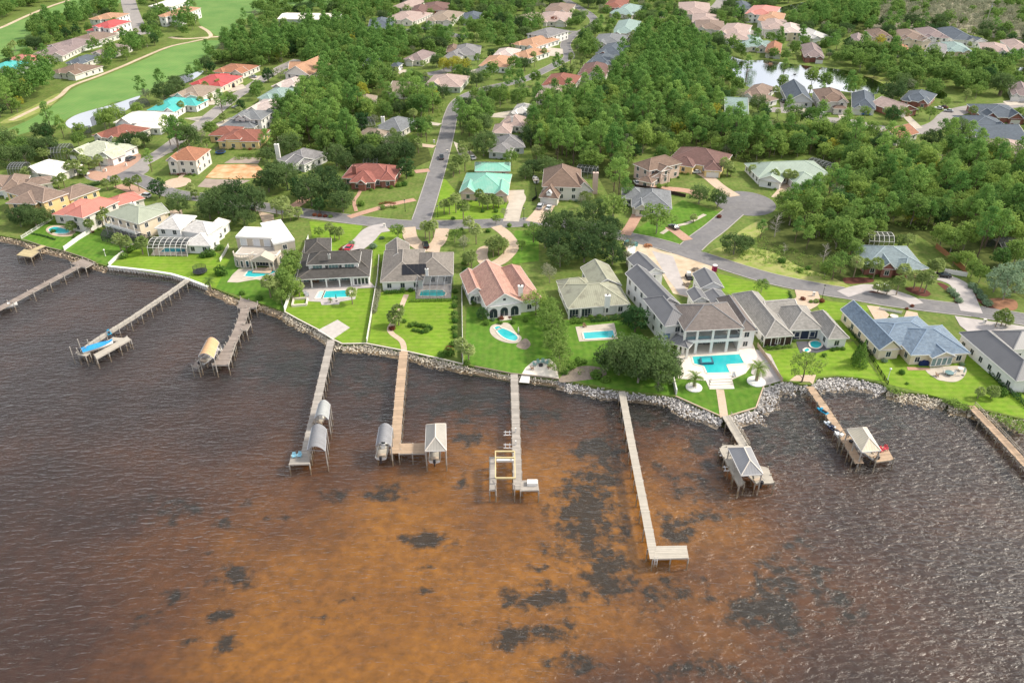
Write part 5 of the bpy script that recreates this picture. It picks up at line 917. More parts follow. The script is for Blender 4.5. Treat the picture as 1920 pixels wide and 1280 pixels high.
# ------------------------------------------------------------------ mesh pool cages
def cage(label, p0, p1, D, h, ribs=6, arch=False, m=WHITE):
    A, u, n, l, d = rect(p0, p1, D, 0); root = thing('pool_cage', (A + u * l / 2 + n * d / 2), label, 'pool cage'); fr = MB(); scn = MB(); prev = None; w = 0.12 if A.y < 260 else 0.08; m = m if A.y < 260 or m is DARKM else mat('cage_alu', (0.38, 0.39, 0.40), 0.5)
    def prof(a):
        if arch: return [A + u * a + n * (d * (0.5 - 0.5 * cos(pi * k / 8))) + Vector((0, 0, h * (0.45 + 0.55 * sin(pi * k / 8)) if 0 < k < 8 else (0 if k in (0, 8) else h))) for k in range(9)]
        return [A + u * a + n * b + Vector((0, 0, zz)) for b, zz in ((0, 0), (0, h * .65), (d * .25, h), (d * .75, h), (d, h * .7), (d, 0))]
    for i in range(ribs + 1):
        p = prof(l * i / ribs)
        if arch: p = [A + u * (l * i / ribs)] + [q for q in p[0:1]] + p[1:]
        for a, b in zip(p, p[1:]): fr.beam(a, b, w, w)
        if prev:
            for a, b in zip(prev, p): fr.beam(a, b, w * .8, w * .8)
            for k in range(len(p) - 1): scn.quad(prev[k], p[k], p[k + 1], prev[k + 1])
        prev = p
    for a in (0, l): scn.quad(*[q for q in prof(a)])
    fr.build('frame', m, root); scn.build('screen', SCREEN, root); return root
cage('white arched pool cage on the river side of the white tiled house', (279, 480), (352, 481), 8.5, 4.4, 7, True)
cage('dark mesh pool cage under the sage roofed house', (192, 452), (257, 468), 6.5, 3.6, 6, False, DARKM)
cage('thin grey pool cage behind the solar panelled house', (780, 561), (846, 561), 10, 4.0, 5, False, mat('cage_grey', (0.25, 0.26, 0.27), 0.5))
cage('white mansard pool cage of the pale green tiled house', (92, 300), (128, 298), 10, 4.6, 6); cage('rounded white pool cage of the off white cul-de-sac house', (16, 329), (42, 329), 8, 4, 5, True)
cage('long dark pool cage of the red brown tiled house', (138, 262), (172, 258), 10, 3.6, 5, False, DARKM); cage('long white ribbed pool cage beside the golf pond', (190, 234), (236, 216), 6, 3.6, 8)
cage('small white cage behind the red brick house', (682, 318), (708, 318), 6, 4.2, 4); cage('white lanai cage behind the mint green roof', (890, 326), (955, 327), 5, 4, 7); cage('white cage behind the steep brown roof', (1080, 332), (1116, 336), 6, 4.0, 5)
cage('dark arched cage behind the grey green roof', (1512, 312), (1560, 326), 6, 3.2, 7, True); cage('tall white cage behind the blue grey brick house', (1627, 466), (1673, 468), 6, 4.4, 5); cage('broad white cage beside the charcoal house', (668, 250), (705, 246), 12, 4.6, 6)
cage('dark cage half hidden under trees at the right edge', (1875, 476), (1908, 470), 6, 3.4, 4, False, DARKM); cage('tall dark cage of the rust tiled house', (1084, 172), (1122, 172), 8, 4.6, 5, False, DARKM); cage('dark cage beside the grey caged house', (1186, 36), (1215, 36), 9, 4.2, 5); cage('dark cage of the first dark roofed house', (1172, 86), (1202, 88), 7, 4, 5)
cage('dark cage behind the turquoise roof', (258, 206), (282, 200), 7, 3.6, 4, False, DARKM); cage('dark cage of the fire red roofed house', (338, 160), (362, 152), 7, 3.6, 4, False, DARKM); cage('grey cage of the tan roofed green walled house', (772, 160), (796, 162), 8, 4, 4, False, DARKM)

# ------------------------------------------------------------------ shore: rock armour, seawalls
def rocks(label, pts, w, size, m, seed, dens=1.0, top=LZ - 0.35):
    size *= 0.6
    r = random.Random(seed); pl = [at(x, y, LZ) for x, y in pts]; mb = MB()
    IC = [(0, 0, 1), (.89, 0, .45), (.28, .85, .45), (-.72, .53, .45), (-.72, -.53, .45), (.28, -.85, .45), (.72, .53, -.45), (-.28, .85, -.45), (-.89, 0, -.45), (-.28, -.85, -.45), (.72, -.53, -.45), (0, 0, -1)]
    IF = [(0, 1, 2), (0, 2, 3), (0, 3, 4), (0, 4, 5), (0, 5, 1), (1, 6, 2), (2, 7, 3), (3, 8, 4), (4, 9, 5), (5, 10, 1), (1, 10, 6), (2, 6, 7), (3, 7, 8), (4, 8, 9), (5, 9, 10)]
    for a, b in zip(pl, pl[1:]):
        L_ = (b - a).length; d = (b - a) / L_; nn = Vector((d.y, -d.x, 0))
        q0 = [(a.x, a.y, top - .5), (b.x, b.y, top - .5), (b.x + nn.x * w * .7, b.y + nn.y * w * .7, -.6), (a.x + nn.x * w * .7, a.y + nn.y * w * .7, -.6)]; mb.quad(*q0)
        for k in range(int(L_ * w * dens / (size * size * 0.75))):
            t = r.random(); f = r.random() ** 0.85; s = size * r.uniform(0.55, 1.25)
            ww = w * (0.85 + 0.3 * sin(a.x * .3 + t * 5))
            c = a.lerp(b, t) + nn * (f * ww - 0.15) + Vector((r.uniform(-.3, .3), r.uniform(-.3, .3), 0)); z = top - f * (top + 0.35) + r.uniform(-.15, .2)
            i = len(mb.v); sx, sy, sz = s * r.uniform(.4, .62), s * r.uniform(.4, .62), s * r.uniform(.3, .5); an = r.random() * 6.3; ca, sa = cos(an), sin(an); tl = r.uniform(-.5, .5)
            for x, y, q in IC:
                j = r.uniform(.78, 1.2); x, y, q = x * sx * j, y * sy * j, q * sz * j; y, q = y - tl * q * .4, q + tl * y
                mb.v.append((c.x + x * ca - y * sa, c.y + x * sa + y * ca, z + q))
            for f_ in IF: mb.f.append(tuple(i + e for e in f_)); mb.uv.append(None)
    o = mb.build('riprap', m, org=(pl[0].x, pl[0].y, 0)); tag(o, label, 'rocks', kind='stuff'); return o
RTAN = mat('rock_tan', (0.52, 0.42, 0.30), 0.9, 0.25, 1.5, islvar=0.5); RGREY = mat('rock_grey', (0.50, 0.475, 0.45), 0.9, 0.2, 1.5, islvar=0.5); RPALE = mat('rock_pale', (0.55, 0.49, 0.39), 0.9, 0.2, 1.5, islvar=0.5)
ss = {i: p for i, p in enumerate(SHORE)}
def seg(a, b): return [p for p in SHORE if a <= p[0] <= b]
rocks('narrow band of tan rocks along the left lawns', seg(-120, 203), 2.4, 0.75, RTAN, 1); rocks('band of small tan rocks below the cream villa lawn', seg(390, 533), 2.6, 0.7, RTAN, 2, 1.1); rocks('pale rock bank from the white fence to the long pier', seg(533, 642), 2.6, 0.72, RPALE, 3, 1.2)
rocks('pale rock bank in front of the curved garden path', seg(642, 890), 2.8, 0.75, RPALE, 4, 1.2); rocks('low dark edged rock bank below the pink house lawn', seg(890, 1050), 1.7, 0.65, RPALE, 5, 1.2); rocks('grey rock bank below the old oak', seg(1048, 1268), 3.2, 0.75, RGREY, 6, 1.3); rocks('wide grey rock bank round the villa point', seg(1267, 1434), 4.6, 0.85, RGREY, 7, 1.4)
rocks('broad pale rock bank around the small cove', seg(1432, 1666), 4.8, 0.85, RGREY, 8, 1.4); rocks('mixed rock bank with weeds at the right', seg(1666, 1990), 4.2, 0.8, RPALE, 9, 1.1)
def cap(label, pts, m=WHITE, w=0.3, h=0.22, name='seawall_cap'):
    mb = MB(); pl = [at(x, y, LZ) for x, y in pts]
    for a, b in zip(pl, pl[1:]): mb.beam(a + Vector((0, 0, 0.05)), b + Vector((0, 0, 0.05)), w, h)
    return tag(mb.build(name, m, org=pl[0]), label, 'seawall')
cap('thin pale seawall cap along the dark roofed house lawn', seg(533, 690), WHITEC); cap('thin pale seawall cap along the curved path lawn', seg(685, 868), WHITEC); cap('wood seawall cap round the villa point lawn', seg(1267, 1434), PAVER2); cap('timber seawall cap below the pink house', seg(890, 1050), SOIL); cap('timber edging above the left tan rocks', seg(43, 180), SOIL)
bw = thing('bulkhead', at(280, 508), 'white ribbed bulkhead wall with flat cap below the trampoline lawn', 'seawall'); pl = [at(x, y, LZ) for x, y in seg(200, 391)]
mb = MB(); ml = MB()
for a, b in zip(pl, pl[1:]):
    mb.beam(a + Vector((0, 0, .12)), b + Vector((0, 0, .12)), 0.9, 0.25); L_ = (b - a).length; d = (b - a) / L_; nn = Vector((d.y, -d.x, 0))
    ml.obox((a + b) / 2 + nn * 0.15, d, L_ / 2, nn, 0.1, -1, LZ)
    for k in range(int(L_ / 1.1)):
        p = a + d * (k * 1.1 + .5) + nn * 0.4; q = MB(); q.cyl((p.x, p.y, -1.2), (p.x, p.y, LZ - 0.02), 0.13, n=6); q.build('pile', WHITE, bw)
mb.build('cap', WHITE, bw); ml.build('sheeting', WHITEC, bw)
rocks('dark rocks at the foot of the white bulkhead', seg(200, 391), 1.3, 0.6, mat('rock_dark', (0.13, 0.12, 0.10), 0.9, 0.2, 1.5, islvar=0.4), 11, 0.7, 0.3)
# ------------------------------------------------------------------ docks, boathouses, boats
DKG = mat('deck_grey', (0.37, 0.335, 0.295), 0.85, 0.2, 1.2, islvar=0.18); DKT = mat('deck_tan', (0.45, 0.325, 0.22), 0.85, 0.2, 1.2, islvar=0.16); DKP = mat('deck_pale', (0.44, 0.40, 0.335), 0.8, 0.12, 1.0, islvar=0.08); DKY = mat('deck_yellow', (0.47, 0.385, 0.22), 0.85, 0.15, 1.0, islvar=0.12); DKB = mat('deck_brown', (0.29, 0.24, 0.205), 0.85, 0.2, 1.2, islvar=0.2)
PILE = mat('piling', (0.38, 0.33, 0.26), 0.9, 0.25, 2); PILEW = mat('piling_white', (0.46, 0.42, 0.37), 0.85, 0.2, 2); GALV = mat('galvanised', (0.50, 0.51, 0.53), 0.4, 0.1, 2, metal=0.3)
DZ = 1.55
def deck_quad(mb, a, b, hw, z, along=None):
    """planks laid across the line a-b"""
    d = (b - a); L_ = d.length; d = d / L_; n = Vector((-d.y, d.x, 0)); k = max(1, int(L_ / 0.42)); s = L_ / k
    for i in range(k):
        c = a + d * (s * (i + .5)); j = RND.uniform(-.02, .02); mb.obox(c + n * j, d, s / 2 - 0.012, n, hw, z - 0.07, z + RND.uniform(-.006, .006))
def pilings(root, pts, m, z=DZ, up=0.5, r=0.15, r_=None):
    for p in pts:
        mb = MB(); mb.cyl((p.x, p.y, -2.2), (p.x, p.y, z + up * RND.uniform(.8, 1.1)), r, r * 0.95, 7); mb.build('piling', m, root)
def dock(label, line, w, m, pm=PILE, step=3.2, up=0.35, plats=(), rail=None, z=DZ, name='dock'):
    P = [at(x, y, z) for x, y in line]; root = thing(name, (P[0].x, P[0].y, 0), label, 'dock'); mb = MB(); st = MB()
    for a, b in zip(P, P[1:]):
        deck_quad(mb, a, b, w / 2, z); d = (b - a).normalized(); n = Vector((-d.y, d.x, 0)); L_ = (b - a).length
        for s in (-1, 1): st.beam(a + n * s * (w / 2 - .1) + Vector((0, 0, -.2)), b + n * s * (w / 2 - .1) + Vector((0, 0, -.2)), 0.1, 0.24)
        k = max(1, int(L_ / step)); pilings(root, [a + d * (L_ * (i + .5) / k) + n * s * (w / 2 + .06) for i in range(k) for s in (-1, 1)], pm, z, up)
        if rail:
            rr = MB()
            for s in rail:
                e0, e1 = a + n * s * w / 2, b + n * s * w / 2
                for hh in (0.55, 1.05): rr.beam(e0 + Vector((0, 0, hh)), e1 + Vector((0, 0, hh)), 0.1, 0.08)
                kk = int(L_ / 2.2)
                for i in range(kk + 1): q = e0.lerp(e1, i / max(1, kk)); rr.box(q.x - .05, q.y - .05, z - .3, q.x + .05, q.y + .05, z + 1.05)
            rr.build('railing', pm, root)
    for q in plats:
        Q = [at(x, y, z + 0.02) for x, y in q]; a, b = (Q[0] + Q[3]) / 2, (Q[1] + Q[2]) / 2
        ea, eb = Q[0], Q[1]; d = b - a; L_ = d.length; k = max(1, int(L_ / 0.42))
        for i in range(k):
            t0, t1 = (i + .03) / k, (i + .97) / k; v = [Q[0].lerp(Q[1], t0), Q[0].lerp(Q[1], t1), Q[3].lerp(Q[2], t1), Q[3].lerp(Q[2], t0)]; zz = z + 0.03 + RND.uniform(-.006, .006); i0 = len(mb.v)
            mb.v += [(p.x, p.y, zz - .08) for p in v] + [(p.x, p.y, zz) for p in v]
            for f in ((4, 5, 6, 7), (0, 1, 5, 4), (1, 2, 6, 5), (2, 3, 7, 6), (3, 0, 4, 7)): mb.f.append(tuple(i0 + e for e in f)); mb.uv.append(None)
        for i in range(4): st.beam(Q[i] + Vector((0, 0, -.22)), Q[(i + 1) % 4] + Vector((0, 0, -.22)), 0.12, 0.28)
        pts = []
        for i in range(4):
            a, b = Q[i], Q[(i + 1) % 4]; kk = max(1, round((b - a).length / 3.2)); pts += [a.lerp(b, j / kk) for j in range(kk)]
        pilings(root, pts, pm, z, up)
    o = mb.build('deck', m, root); o['kind'] = 'stuff'; st.build('stringer', pm, root); return root
dock('small weathered yellow dock at the far left lawn', [(82, 460), (60, 470)], 2.0, DKY, plats=[[(31, 478), (45, 467), (73, 471), (58, 482)]], up=0.0)
dock('long brown pier running out at the left edge', [(152, 496), (75, 537), (0, 577), (-90, 625)], 2.2, DKB, PILEW, 5.0, 0.5, plats=[[(133, 494), (155, 485), (176, 493), (160, 502)]])
dock('long railed pier with a blue covered boat at its end', [(352, 524), (320, 547), (250, 594), (183, 636), (147, 662)], 2.0, DKP, PILEW, 3.6, 0.1, rail=(1,), plats=[[(181, 672), (176, 664), (238, 630), (245, 636)], [(200, 639), (212, 632), (240, 634), (234, 639)], [(146, 664), (153, 657), (168, 661), (160, 667)]])
dock('crooked grey dock with an orange barrel canopy', [(461, 576), (448, 615), (436, 640), (424, 660)], 2.6, DKB, PILEW, 3.0, 0.7, plats=[[(445, 577), (451, 558), (483, 568), (480, 577)], [(398, 684), (424, 645), (441, 645), (428, 684)], [(360, 687), (376, 668), (385, 670), (372, 688)], [(452, 618), (455, 608), (470, 606), (462, 620)]])
dock('long pale pier with two grey barrel canopies', [(621, 637), (605, 705), (590, 772), (571, 855)], 2.0, DKG, PILEW, 3.0, 0.05, plats=[[(542, 870), (546, 853), (582, 851), (580, 869)]])
dock('tan wood pier with canopy and hip roofed boathouse', [(757, 659), (750, 730), (745, 790), (741, 850)], 2.3, DKT, PILEW, 2.8, 0.1, plats=[[(748, 850), (750, 831), (798, 830), (798, 849)]])
d7 = dock('straight pale pier with an open timber boat lift', [(964, 701), (966, 760), (968, 830), (971, 918)], 1.9, DKG, PILEW, 3.2, 0.0, plats=[[(918, 918), (918, 856), (929, 856), (930, 918)], [(976, 919), (976, 900), (1008, 899), (1010, 918)]])
dock('bare pale pier ending in a flat right hand platform', [(1166, 733), (1185, 835), (1206, 940), (1227, 1047)], 1.75, DKP, PILEW, 4.0, -0.15, plats=[[(1224, 1047), (1231, 1023), (1287, 1022), (1291, 1045)]])
dock('short railed pier to the grey roofed boathouse', [(1362, 779), (1378, 806), (1397, 838)], 2.2, DKP, PILE, 3.0, 0.4, rail=(1,), plats=[[(1349, 842), (1362, 838), (1396, 905), (1385, 911)], [(1349, 842), (1355, 834), (1400, 834), (1404, 842)], [(1416, 906), (1410, 870), (1440, 876), (1452, 905)]])
dock('plank pier with jet skis and a cream roofed boathouse', [(1518, 724), (1545, 762), (1570, 800), (1612, 868)], 2.0, DKT, PILE, 2.6, 0.5, plats=[[(1642, 866), (1632, 838), (1662, 836), (1676, 861)], [(1575, 826), (1582, 817), (1600, 818), (1598, 828)]])
dock('narrow railed pier at the right picture edge', [(1820, 760), (1870, 812), (1920, 866), (1985, 936)], 2.0, DKT, PILE, 3.0, 0.25, rail=(1,))
# open lift frame on the pale pier
bl = thing('boat_lift', at(950, 900, 0), 'open pale timber boat lift frame beside the straight pier', 'boat lift'); TIM = mat('new_timber', (0.62, 0.52, 0.28), 0.8, 0.15, 1)
for (xa, ya, xb, yb) in ((928, 846, 965, 846), (928, 858, 965, 858), (929, 896, 966, 896)): part(bl, 'beam', TIM, lambda m: m.beam(at(xa, ya, 3.0), at(xb, yb, 3.0), 0.3, 0.35))
for x, y in ((929, 858), (965, 858), (929, 896), (966, 896), (929, 918), (965, 918)): p = at(x, y, DZ); part(bl, 'post', PILEW, lambda m: m.cyl((p.x, p.y, -2), (p.x, p.y, 3.1), 0.14, n=6))
for sx in (1, -1): part(bl, 'brace', TIM, lambda m: m.beam(at(929 if sx > 0 else 966, 896, 2.2), at(940 if sx > 0 else 955, 896, 3.0), 0.12, 0.14))
part(bl, 'side_rail', TIM, lambda m: (m.beam(at(929, 846, 3), at(929, 896, 3), .22, .25), m.beam(at(965, 846, 3), at(966, 896, 3), .22, .25))); part(bl, 'bunk', WHITE, lambda m: (m.beam(at(931, 863, 1.9), at(963, 863, 1.9), .5, .5)))
ch = thing('dock_box', at(998, 906, DZ), 'white storage chest on the straight pier platform', 'box'); p = at(998, 907, DZ + .05); part(ch, 'body', WHITE, lambda m: m.box(p.x - 1.1, p.y - .7, DZ + .04, p.x + 1.1, p.y + .7, DZ + .8)); part(ch, 'lid', WHITEC, lambda m: m.box(p.x - .75, p.y - .5, DZ + .8, p.x + .75, p.y + .5, DZ + .9))
for i, (x, y, lb) in enumerate(((954, 812, 'upper'), (954, 836, 'lower'), (1358, 828 + 22, 'upper'), (1366, 878, 'lower'))):
    r = thing('jet_ski_lift', at(x, y, 0), '%s bare white jet ski lift beside the %s' % (lb, 'straight pale pier' if i < 2 else 'grey roofed boathouse'), 'lift'); p = at(x, y, 1.2)
    for dx in (-.7, .5): part(r, 'arm', WHITE, lambda m: m.beam(p + Vector((-1.2, dx, 0)), p + Vector((1.6, dx, 0)), .14, .14))
    part(r, 'mast', WHITE, lambda m: (m.box(p.x + 1.5, p.y - .15, -1, p.x + 1.75, p.y + .15, 2.8))); part(r, 'bunk', GALV, lambda m: [m.beam(p + Vector((dx, -1.0, .1)), p + Vector((dx, .9, .1)), .12, .12) for dx in (-.8, .2)])

def canopy(label, q, m, z=4.4, rise=1.3, ribm=GALV):
    """barrel canopy on posts over the four corner points (front left, front right, back right, back left)"""
    Q = [at(x, y, z) for x, y in q]; c = sum(Q, Vector()) / 4; root = thing('boat_canopy', (c.x, c.y, 0), label, 'boat canopy'); mb = MB(); N = 10; K = 6
    def pt(t, s): f = Q[0].lerp(Q[1], s); b = Q[3].lerp(Q[2], s); p = f.lerp(b, t); return Vector((p.x, p.y, z + rise * sin(pi * s) ** 0.8))
    for k in range(K):
        for i in range(N):
            t0, t1 = k / K + .003, (k + 1) / K - .003; mb.quad(pt(t0, i / N), pt(t0, (i + 1) / N), pt(t1, (i + 1) / N), pt(t1, i / N))
    cv = mb.build('cover', m, root, smooth=True); fr = MB()
    for t in (0, .5, 1):
        for i in range(N): fr.beam(pt(t, i / N) - Vector((0, 0, .08)), pt(t, (i + 1) / N) - Vector((0, 0, .08)), .1, .1)
        fr.beam(pt(t, 0), pt(t, 1), .1, .1); fr.beam(pt(t, 0), pt(t, .5) , .07, .07) if t == 0 else None
    for s in (0, 1): fr.beam(pt(0, s), pt(1, s), .14, .14)
    fr.build('frame', ribm, root)
    for s in (0, 1):
        for t in (0.02, .5, .98): p = pt(t, s); w = MB(); w.cyl((p.x, p.y, -2.2), (p.x, p.y, z), .15, n=7); w.build('post', PILEW, root)
    return root
CVG = mat('canopy_grey', (0.24, 0.24, 0.25), 0.7, 0.1, 0.8, big=.1); CVO = mat('canopy_orange', (0.62, 0.38, 0.20), 0.7, 0.12, 0.8, big=.1); CVW = mat('canopy_pale', (0.36, 0.37, 0.36), 0.7, .1, .8, big=.1)
canopy('orange tan barrel canopy over a white boat', [(372, 668), (401, 672), (411, 642), (388, 637)], CVO); canopy('pale grey barrel canopy nearer the shore on the long pier', [(590, 784), (616, 786), (619, 758), (598, 756)], CVW)
canopy('larger grey barrel canopy at the long pier end', [(576, 843), (610, 845), (612, 804), (585, 801)], CVG); canopy('grey barrel canopy left of the tan wood pier', [(705, 834), (733, 836), (736, 802), (711, 800)], CVG)
def boathouse(label, q, rm, z=4.6, rise=2.0, posts=True, capm=None):
    Q = [at(x, y, z) for x, y in q]; c = sum(Q, Vector()) / 4; root = thing('boathouse', (c.x, c.y, 0), label, 'boathouse'); mb = MB(); cp = MB()
    f = (Q[0] + Q[1]) / 2; b = (Q[3] + Q[2]) / 2; ax = b - f; w = (Q[1] - Q[0]).length; t = min(.45, w / 2 / ax.length); r0, r1 = f + ax * t + Vector((0, 0, rise)), b - ax * t + Vector((0, 0, rise))
    def face(*p):
        a, e = p[0], p[1]; ux = (e - a).normalized(); nn = (e - a).cross(p[2] - a).normalized(); vy = nn.cross(ux); mb.quad(*p, uv=[((v - a).dot(ux), (v - a).dot(vy)) for v in p])
    face(Q[0], Q[1], r0); face(Q[1], Q[2], r1, r0); face(Q[2], Q[3], r1); face(Q[3], Q[0], r0, r1)
    ro = mb.build('roof', rm, root)
    for a, e in ((Q[0], r0), (Q[1], r0), (Q[2], r1), (Q[3], r1), (r0, r1)): ridge_strip(cp, a, e, .2)
    cp.build('ridge_cap', capm or WHITEC, ro); fs = MB()
    for i in range(4): fs.beam(Q[i] - Vector((0, 0, .12)), Q[(i + 1) % 4] - Vector((0, 0, .12)), .14, .24)
    fs.build('fascia', WHITE, ro)
    for i in range(4):
        a, e = Q[i], Q[(i + 1) % 4]; kk = 1 if i in (0, 2) else 2
        for j in range(kk): p = a.lerp(e, j / kk); p = p + (c - p) * .07; v = MB(); v.cyl((p.x, p.y, -2.2), (p.x, p.y, z - .05), .16, n=7); v.build('post', PILEW, root)
    return root
boathouse('pale shingled hip roof boathouse right of the tan pier', [(797, 845), (837, 844), (836, 794), (799, 796)], roofm('boat_pale', (0.40, 0.375, 0.33), 'metal')); boathouse('grey metal roofed boathouse off the villa point', [(1390, 891), (1431, 888), (1407, 837), (1365, 839)], roofm('boat_grey', (0.30, 0.30, 0.31), 'metal')); boathouse('cream metal roofed boathouse beside red chairs', [(1616, 847), (1652, 844), (1625, 801), (1588, 804)], roofm('boat_cream', (0.72, 0.63, 0.47), 'metal'))

HULL = mat('hull_white', (0.78, 0.77, 0.74), 0.3, .05, 1, spec=.5); ENG = mat('engine', (0.03, 0.03, 0.035), 0.35)
def boat(label, px, py, ang, L_=7.0, B=2.4, z=0.9, hull=None, cover=None, name='motor_boat', cat='boat'):
    p = at(px, py, z); root = thing(name, (p.x, p.y, 0), label, cat); root.rotation_euler = (0, 0, ang); s = MB(); N = 9; rings = []
    for i in range(N):
        t = i / (N - 1); w = B / 2 * (1 - max(0, (t - .45) / .55) ** 2.2) + .04; y = (t - .5) * L_; sh = .25 * t * t
        rings.append([(-w, y, z + .75 + sh), (-w * .82, y, z + .15 + sh * .5), (0, y, z - .25 + sh * .6), (w * .82, y, z + .15 + sh * .5), (w, y, z + .75 + sh)])
    for a, b in zip(rings, rings[1:]):
        for k in range(4): s.quad(a[k], b[k], b[k + 1], a[k + 1])
    s.quad(*rings[0]); o = bpy.data.objects.new('hull', s.mesh('hull', hull or HULL)); COL.objects.link(o); o.parent = root
    def lp(nm, m, fn, par=root):
        q = MB(); fn(q); oo = bpy.data.objects.new(nm, q.mesh(nm, m)); COL.objects.link(oo); oo.parent = par; return oo
    if cover: lp('cover', cover, lambda q: [q.quad((a[0][0], a[0][1], a[0][2] + .02), (b[0][0], b[0][1], b[0][2] + .02), (0, b[0][1], b[0][2] + .4 + .25 * sin(i)), (0, a[0][1], a[0][2] + .4 + .25 * sin(i - 1))) or q.quad((a[4][0], a[4][1], a[4][2] + .02), (0, a[0][1], a[0][2] + .4 + .25 * sin(i - 1)), (0, b[0][1], b[0][2] + .4 + .25 * sin(i)), (b[4][0], b[4][1], b[4][2] + .02)) for i, (a, b) in enumerate(zip(rings, rings[1:]))])
    else:
        lp('sole', DKP, lambda q: [q.quad((a[0][0] * .86, a[0][1], z + .35), (a[4][0] * .86, a[0][1], z + .35), (b[4][0] * .86, b[0][1], z + .35), (b[0][0] * .86, b[0][1], z + .35)) for a, b in zip(rings[:6], rings[1:7])])
        lp('foredeck', HULL, lambda q: [q.quad((a[0][0], a[0][1], a[0][2]), (a[4][0], a[0][1], a[0][2]), (b[4][0], b[0][1], b[0][2]), (b[0][0], b[0][1], b[0][2])) for a, b in zip(rings[5:], rings[6:])])
        lp('console', HULL, lambda q: q.box(-.45, -.3, z + .35, .45, .5, z + 1.3)); lp('windscreen', GLASS, lambda q: q.beam((-.45, .5, z + 1.5), (.45, .5, z + 1.5), .06, .5)); lp('seat', mat('seat_tan', (.5, .4, .3), .7), lambda q: q.box(-.9, -L_ * .42, z + .35, .9, -L_ * .32, z + .8))
    lp('outboard', ENG, lambda q: (q.box(-.28, -L_ / 2 - .75, z + .55, .28, -L_ / 2 - .1, z + 1.25), q.box(-.12, -L_ / 2 - .55, z - .6, .12, -L_ / 2 - .2, z + .55)))
    return root
boat('white motor boat with dark engine under the orange canopy', 394, 670, -.35, 7.5, 2.6, 1.0); boat('white motor boat lifted under the left grey canopy', 719, 842, 0, 7.5, 2.6, 1.0); boat('white motor boat hanging inside the pale hip boathouse', 816, 848, .05, 7.5, 2.6, 1.0); boat('tan boat under the canopy nearer the shore', 603, 785, -.15, 6, 2.3, 1.0, mat('hull_tan', (.5, .4, .3), .4))
boat('boat under a bright blue cover on the railed pier lift', 184, 652, -.95, 8.0, 2.8, 1.6, None, mat('blue_tarp', (0.03, 0.30, 0.62), .6, .15, 1)); boat('small white skiff tied to the left edge pier', 18, 575, -.95, 4.5, 1.7, .4); boat('white trailer boat on the lawn beside the steep brown house', 1004, 338, .1, 6.5, 2.4, LZ + .5)
boat('white skiff moored by the cream roofed boathouse pier', 1577, 822, .55, 4.2, 1.5, .8); boat('pale motor boat hanging in the cream roofed boathouse', 1620, 846, .5, 6.5, 2.4, 1.0); boat('motor boat in the shade of the grey roofed boathouse', 1406, 889, .4, 7, 2.4, .9)
JB = [mat('jet_blue', (0.02, 0.30, 0.50), .3), mat('jet_white', (.6, .66, .7), .3), mat('jet_navy', (.03, .04, .08), .3)]
for i, (x, y, lb) in enumerate(((1542, 772, 'bright blue jet ski hoisted beside the plank pier'), (1555, 798, 'white jet ski hoisted halfway along the plank pier'), (1562, 806, 'dark jet ski hoisted next to the white jet ski'), (205, 626, 'teal jet ski on the railed pier platform'))):
    p = at(x, y, 1.3); r = thing('jet_ski', (p.x, p.y, 1.3 if i < 3 else DZ), lb, 'jet ski'); r.rotation_euler = (0, 0, .6); q = MB()
    for a, b in ((-1.5, -.3), (-.3, .6), (.6, 1.6)):
        w0, w1 = (.55 if a < .5 else .5), (.55 if b < 1 else .08); q.quad((-w0, a, .35), (w0, a, .35), (w1, b, .45), (-w1, b, .45)); q.quad((-w0, a, .35), (-w1, b, .45), (-w1 * .5, b, 0), (-w0 * .7, a, 0)); q.quad((w0, a, .35), (w0 * .7, a, 0), (w1 * .5, b, 0), (w1, b, .45))
    o = bpy.data.objects.new('hull', q.mesh('hull', JB[i % 3])); COL.objects.link(o); o.parent = r; q = MB(); q.box(-.22, -1.2, .36, .22, .1, .7); o = bpy.data.objects.new('seat', q.mesh('seat', ENG)); COL.objects.link(o); o.parent = r; q = MB(); q.box(-.3, .2, .4, .3, .7, .95); q.beam((-.4, .25, .98), (.4, .25, .98), .07); o = bpy.data.objects.new('handlebar', q.mesh('handlebar', JB[i % 3])); COL.objects.link(o); o.parent = r
# mooring poles, ladders, chairs
for x, y, h, lb in ((138, 672, 3.8, 'tall lone mooring pole farthest out by the railed pier'), (150, 672, 3.4, 'mooring pole at the railed pier outer corner'), (152, 656, 3.6, 'mooring pole behind the railed pier end'), (166, 668, 3.4, 'mooring pole at the blue boat bow'), (170, 657, 3.6, 'mooring pole beside the railed pier deck')):
    p = at(x, y, 0); mb = MB(); mb.cyl((p.x, p.y, -2.2), (p.x, p.y, h), .15, .12, 8); mb.cyl((p.x, p.y, h), (p.x, p.y, h + .12), .16, .02, 8); tag(mb.build('mooring_pole', PILEW, org=(p.x, p.y, 0)), lb, 'pole')
ld = thing('swim_ladder', at(1229, 1049, 0), 'white swim ladder at the corner of the bare pale pier', 'ladder'); p = at(1230, 1047, DZ)
for s in (-.3, .3): part(ld, 'rail', WHITE, lambda m: m.cyl((p.x + s, p.y - .2, -.6), (p.x + s, p.y - .1, DZ + .9), .045, n=6))
for k in range(5): part(ld, 'rung', WHITE, lambda m: m.beam((p.x - .3, p.y - .2, -.2 + .4 * k), (p.x + .3, p.y - .2, -.2 + .4 * k), .06))
ld = thing('boat_ramp', at(986, 712, 0), 'white slatted ramp below the fire pit patio', 'ramp')
for k in range(9): a, b = at(978 - k * .55, 703 + k * 1.6, .95 - k * .06), at(994 - k * .2, 704.5 + k * 1.6, .95 - k * .06); part(ld, 'slat', WHITE, lambda m: m.beam(a, b, .3, .08))
